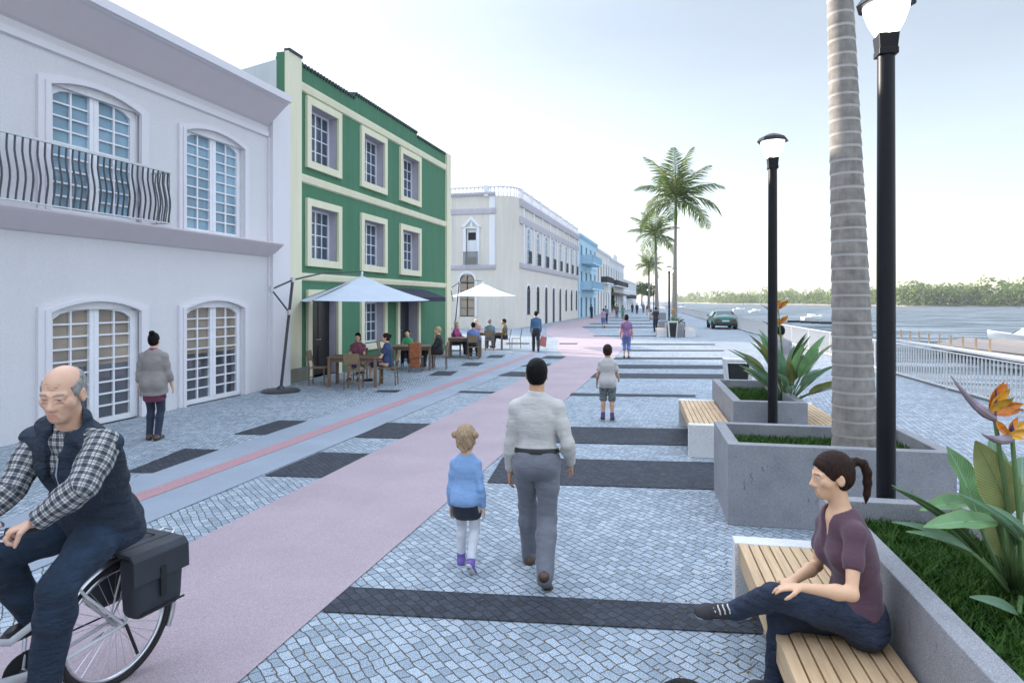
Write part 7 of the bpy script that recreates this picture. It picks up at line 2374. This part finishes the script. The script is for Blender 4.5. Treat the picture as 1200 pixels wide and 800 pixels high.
at_chair('chair under the child in green', 'child in a bright green top behind the second cafe table', sit(1.42, .475, kid=True), 1.42, C_GREENT, C_DARKT, H_BLACK, 'boy', SKIN_P, False, 'short', kid=True)
at_chair('chair under the fair person in black', 'fair-haired person in a black suit at the second cafe table', sit(1.72, .475), 1.72, C_BLK, C_BLK, H_BLOND, 'boy', SKIN_P, False, 'long', vox=.015)
at_chair('chair under the woman in magenta', 'fair woman with tied hair in a magenta jumper at the third cafe table', sit(1.70, .475), 1.70, C_MAG, C_DARKT, H_OLIVE, 'bun', SKIN_P, True, 'long', vox=.018, rz=FACE_CAM + 1.1)
at_chair('chair under the man in the blue shirt', 'dark-haired man in a blue shirt seated with his back to the street', sit(1.76, .475, lean=.04), 1.76, C_BLUESH, C_DARKT, H_BLACK, 'short', SKIN_M, False, 'long', vox=.018)
at_chair('chair under the bald man in pink', 'balding man in a dusty pink shirt at the fourth cafe table', sit(1.74, .475), 1.74, C_ROSE, C_TROG, H_GREY, 'balding', SKIN_P, False, 'long', vox=.018)
at_chair('chair under the grey haired man in teal', 'grey-haired man in a grey teal shirt with his back turned at the fourth table', sit(1.78, .475), 1.78, C_TEAL, C_TROG, H_GREY, 'short', SKIN_P, False, 'long', vox=.018)
at_chair('chair under the man in olive', 'dark-haired man in an olive shirt at the end of the fourth table', sit(1.74, .475), 1.74, C_OLV, C_DARKT, H_BLACK, 'short', SKIN_M, False, 'short', vox=.018)

# ------------------------------------------------------------------ a scatter of dry leaf bits and small weeds in the paving joints
M_LITTER = leafmat('dry_leaf_bits', (.14, .085, .03), (.20, .13, .045), (.09, .12, .03), .2, 3)
rl = random.Random(17); mb = MB()
for _ in range(520):
    if rl.random() < .6:
        q = RW(rl.uniform(-.9, .86) if rl.random() < .5 else .84 - abs(rl.gauss(0, .35)), rl.uniform(3.2, 9.2))
    else: q = Vector((rl.uniform(-2.3, .3), rl.uniform(3.2, 12), 0))
    s_ = rl.uniform(.006, .017); a = rl.uniform(0, 6.28); u = Vector((math.cos(a), math.sin(a), rl.uniform(-.2, .2))) * s_; w_ = Vector((-math.sin(a), math.cos(a), rl.uniform(-.3, .3))) * s_ * .5
    q = Vector((q.x, q.y, .016)); mb.quad([q - u, q - w_, q + u, q + w_])
tag(mb.build('fallen_leaves', M_LITTER, fixn=False), 'tiny dry leaf bits and weeds scattered over the cobbles', 'leaves', kind='stuff')

# ------------------------------------------------------------------ river haze: even, closed, sky outside it
mh = bpy.data.materials.new('river_haze'); mh.use_nodes = True
nt = mh.node_tree; nt.nodes.remove(nt.nodes['Principled BSDF'])
pv = nt.nodes.new('ShaderNodeVolumePrincipled')
pv.inputs['Color'].default_value = (.86, .90, .95, 1); pv.inputs['Density'].default_value = .00024; pv.inputs['Anisotropy'].default_value = .2
nt.links.new(pv.outputs[0], nt.nodes['Material Output'].inputs['Volume'])
hz = MB().box(-480, 1400, -120, 2700, -5.5, 19.5).build('haze', mh)
tag(hz, 'pale river haze over the whole promenade', 'haze', kind='stuff')
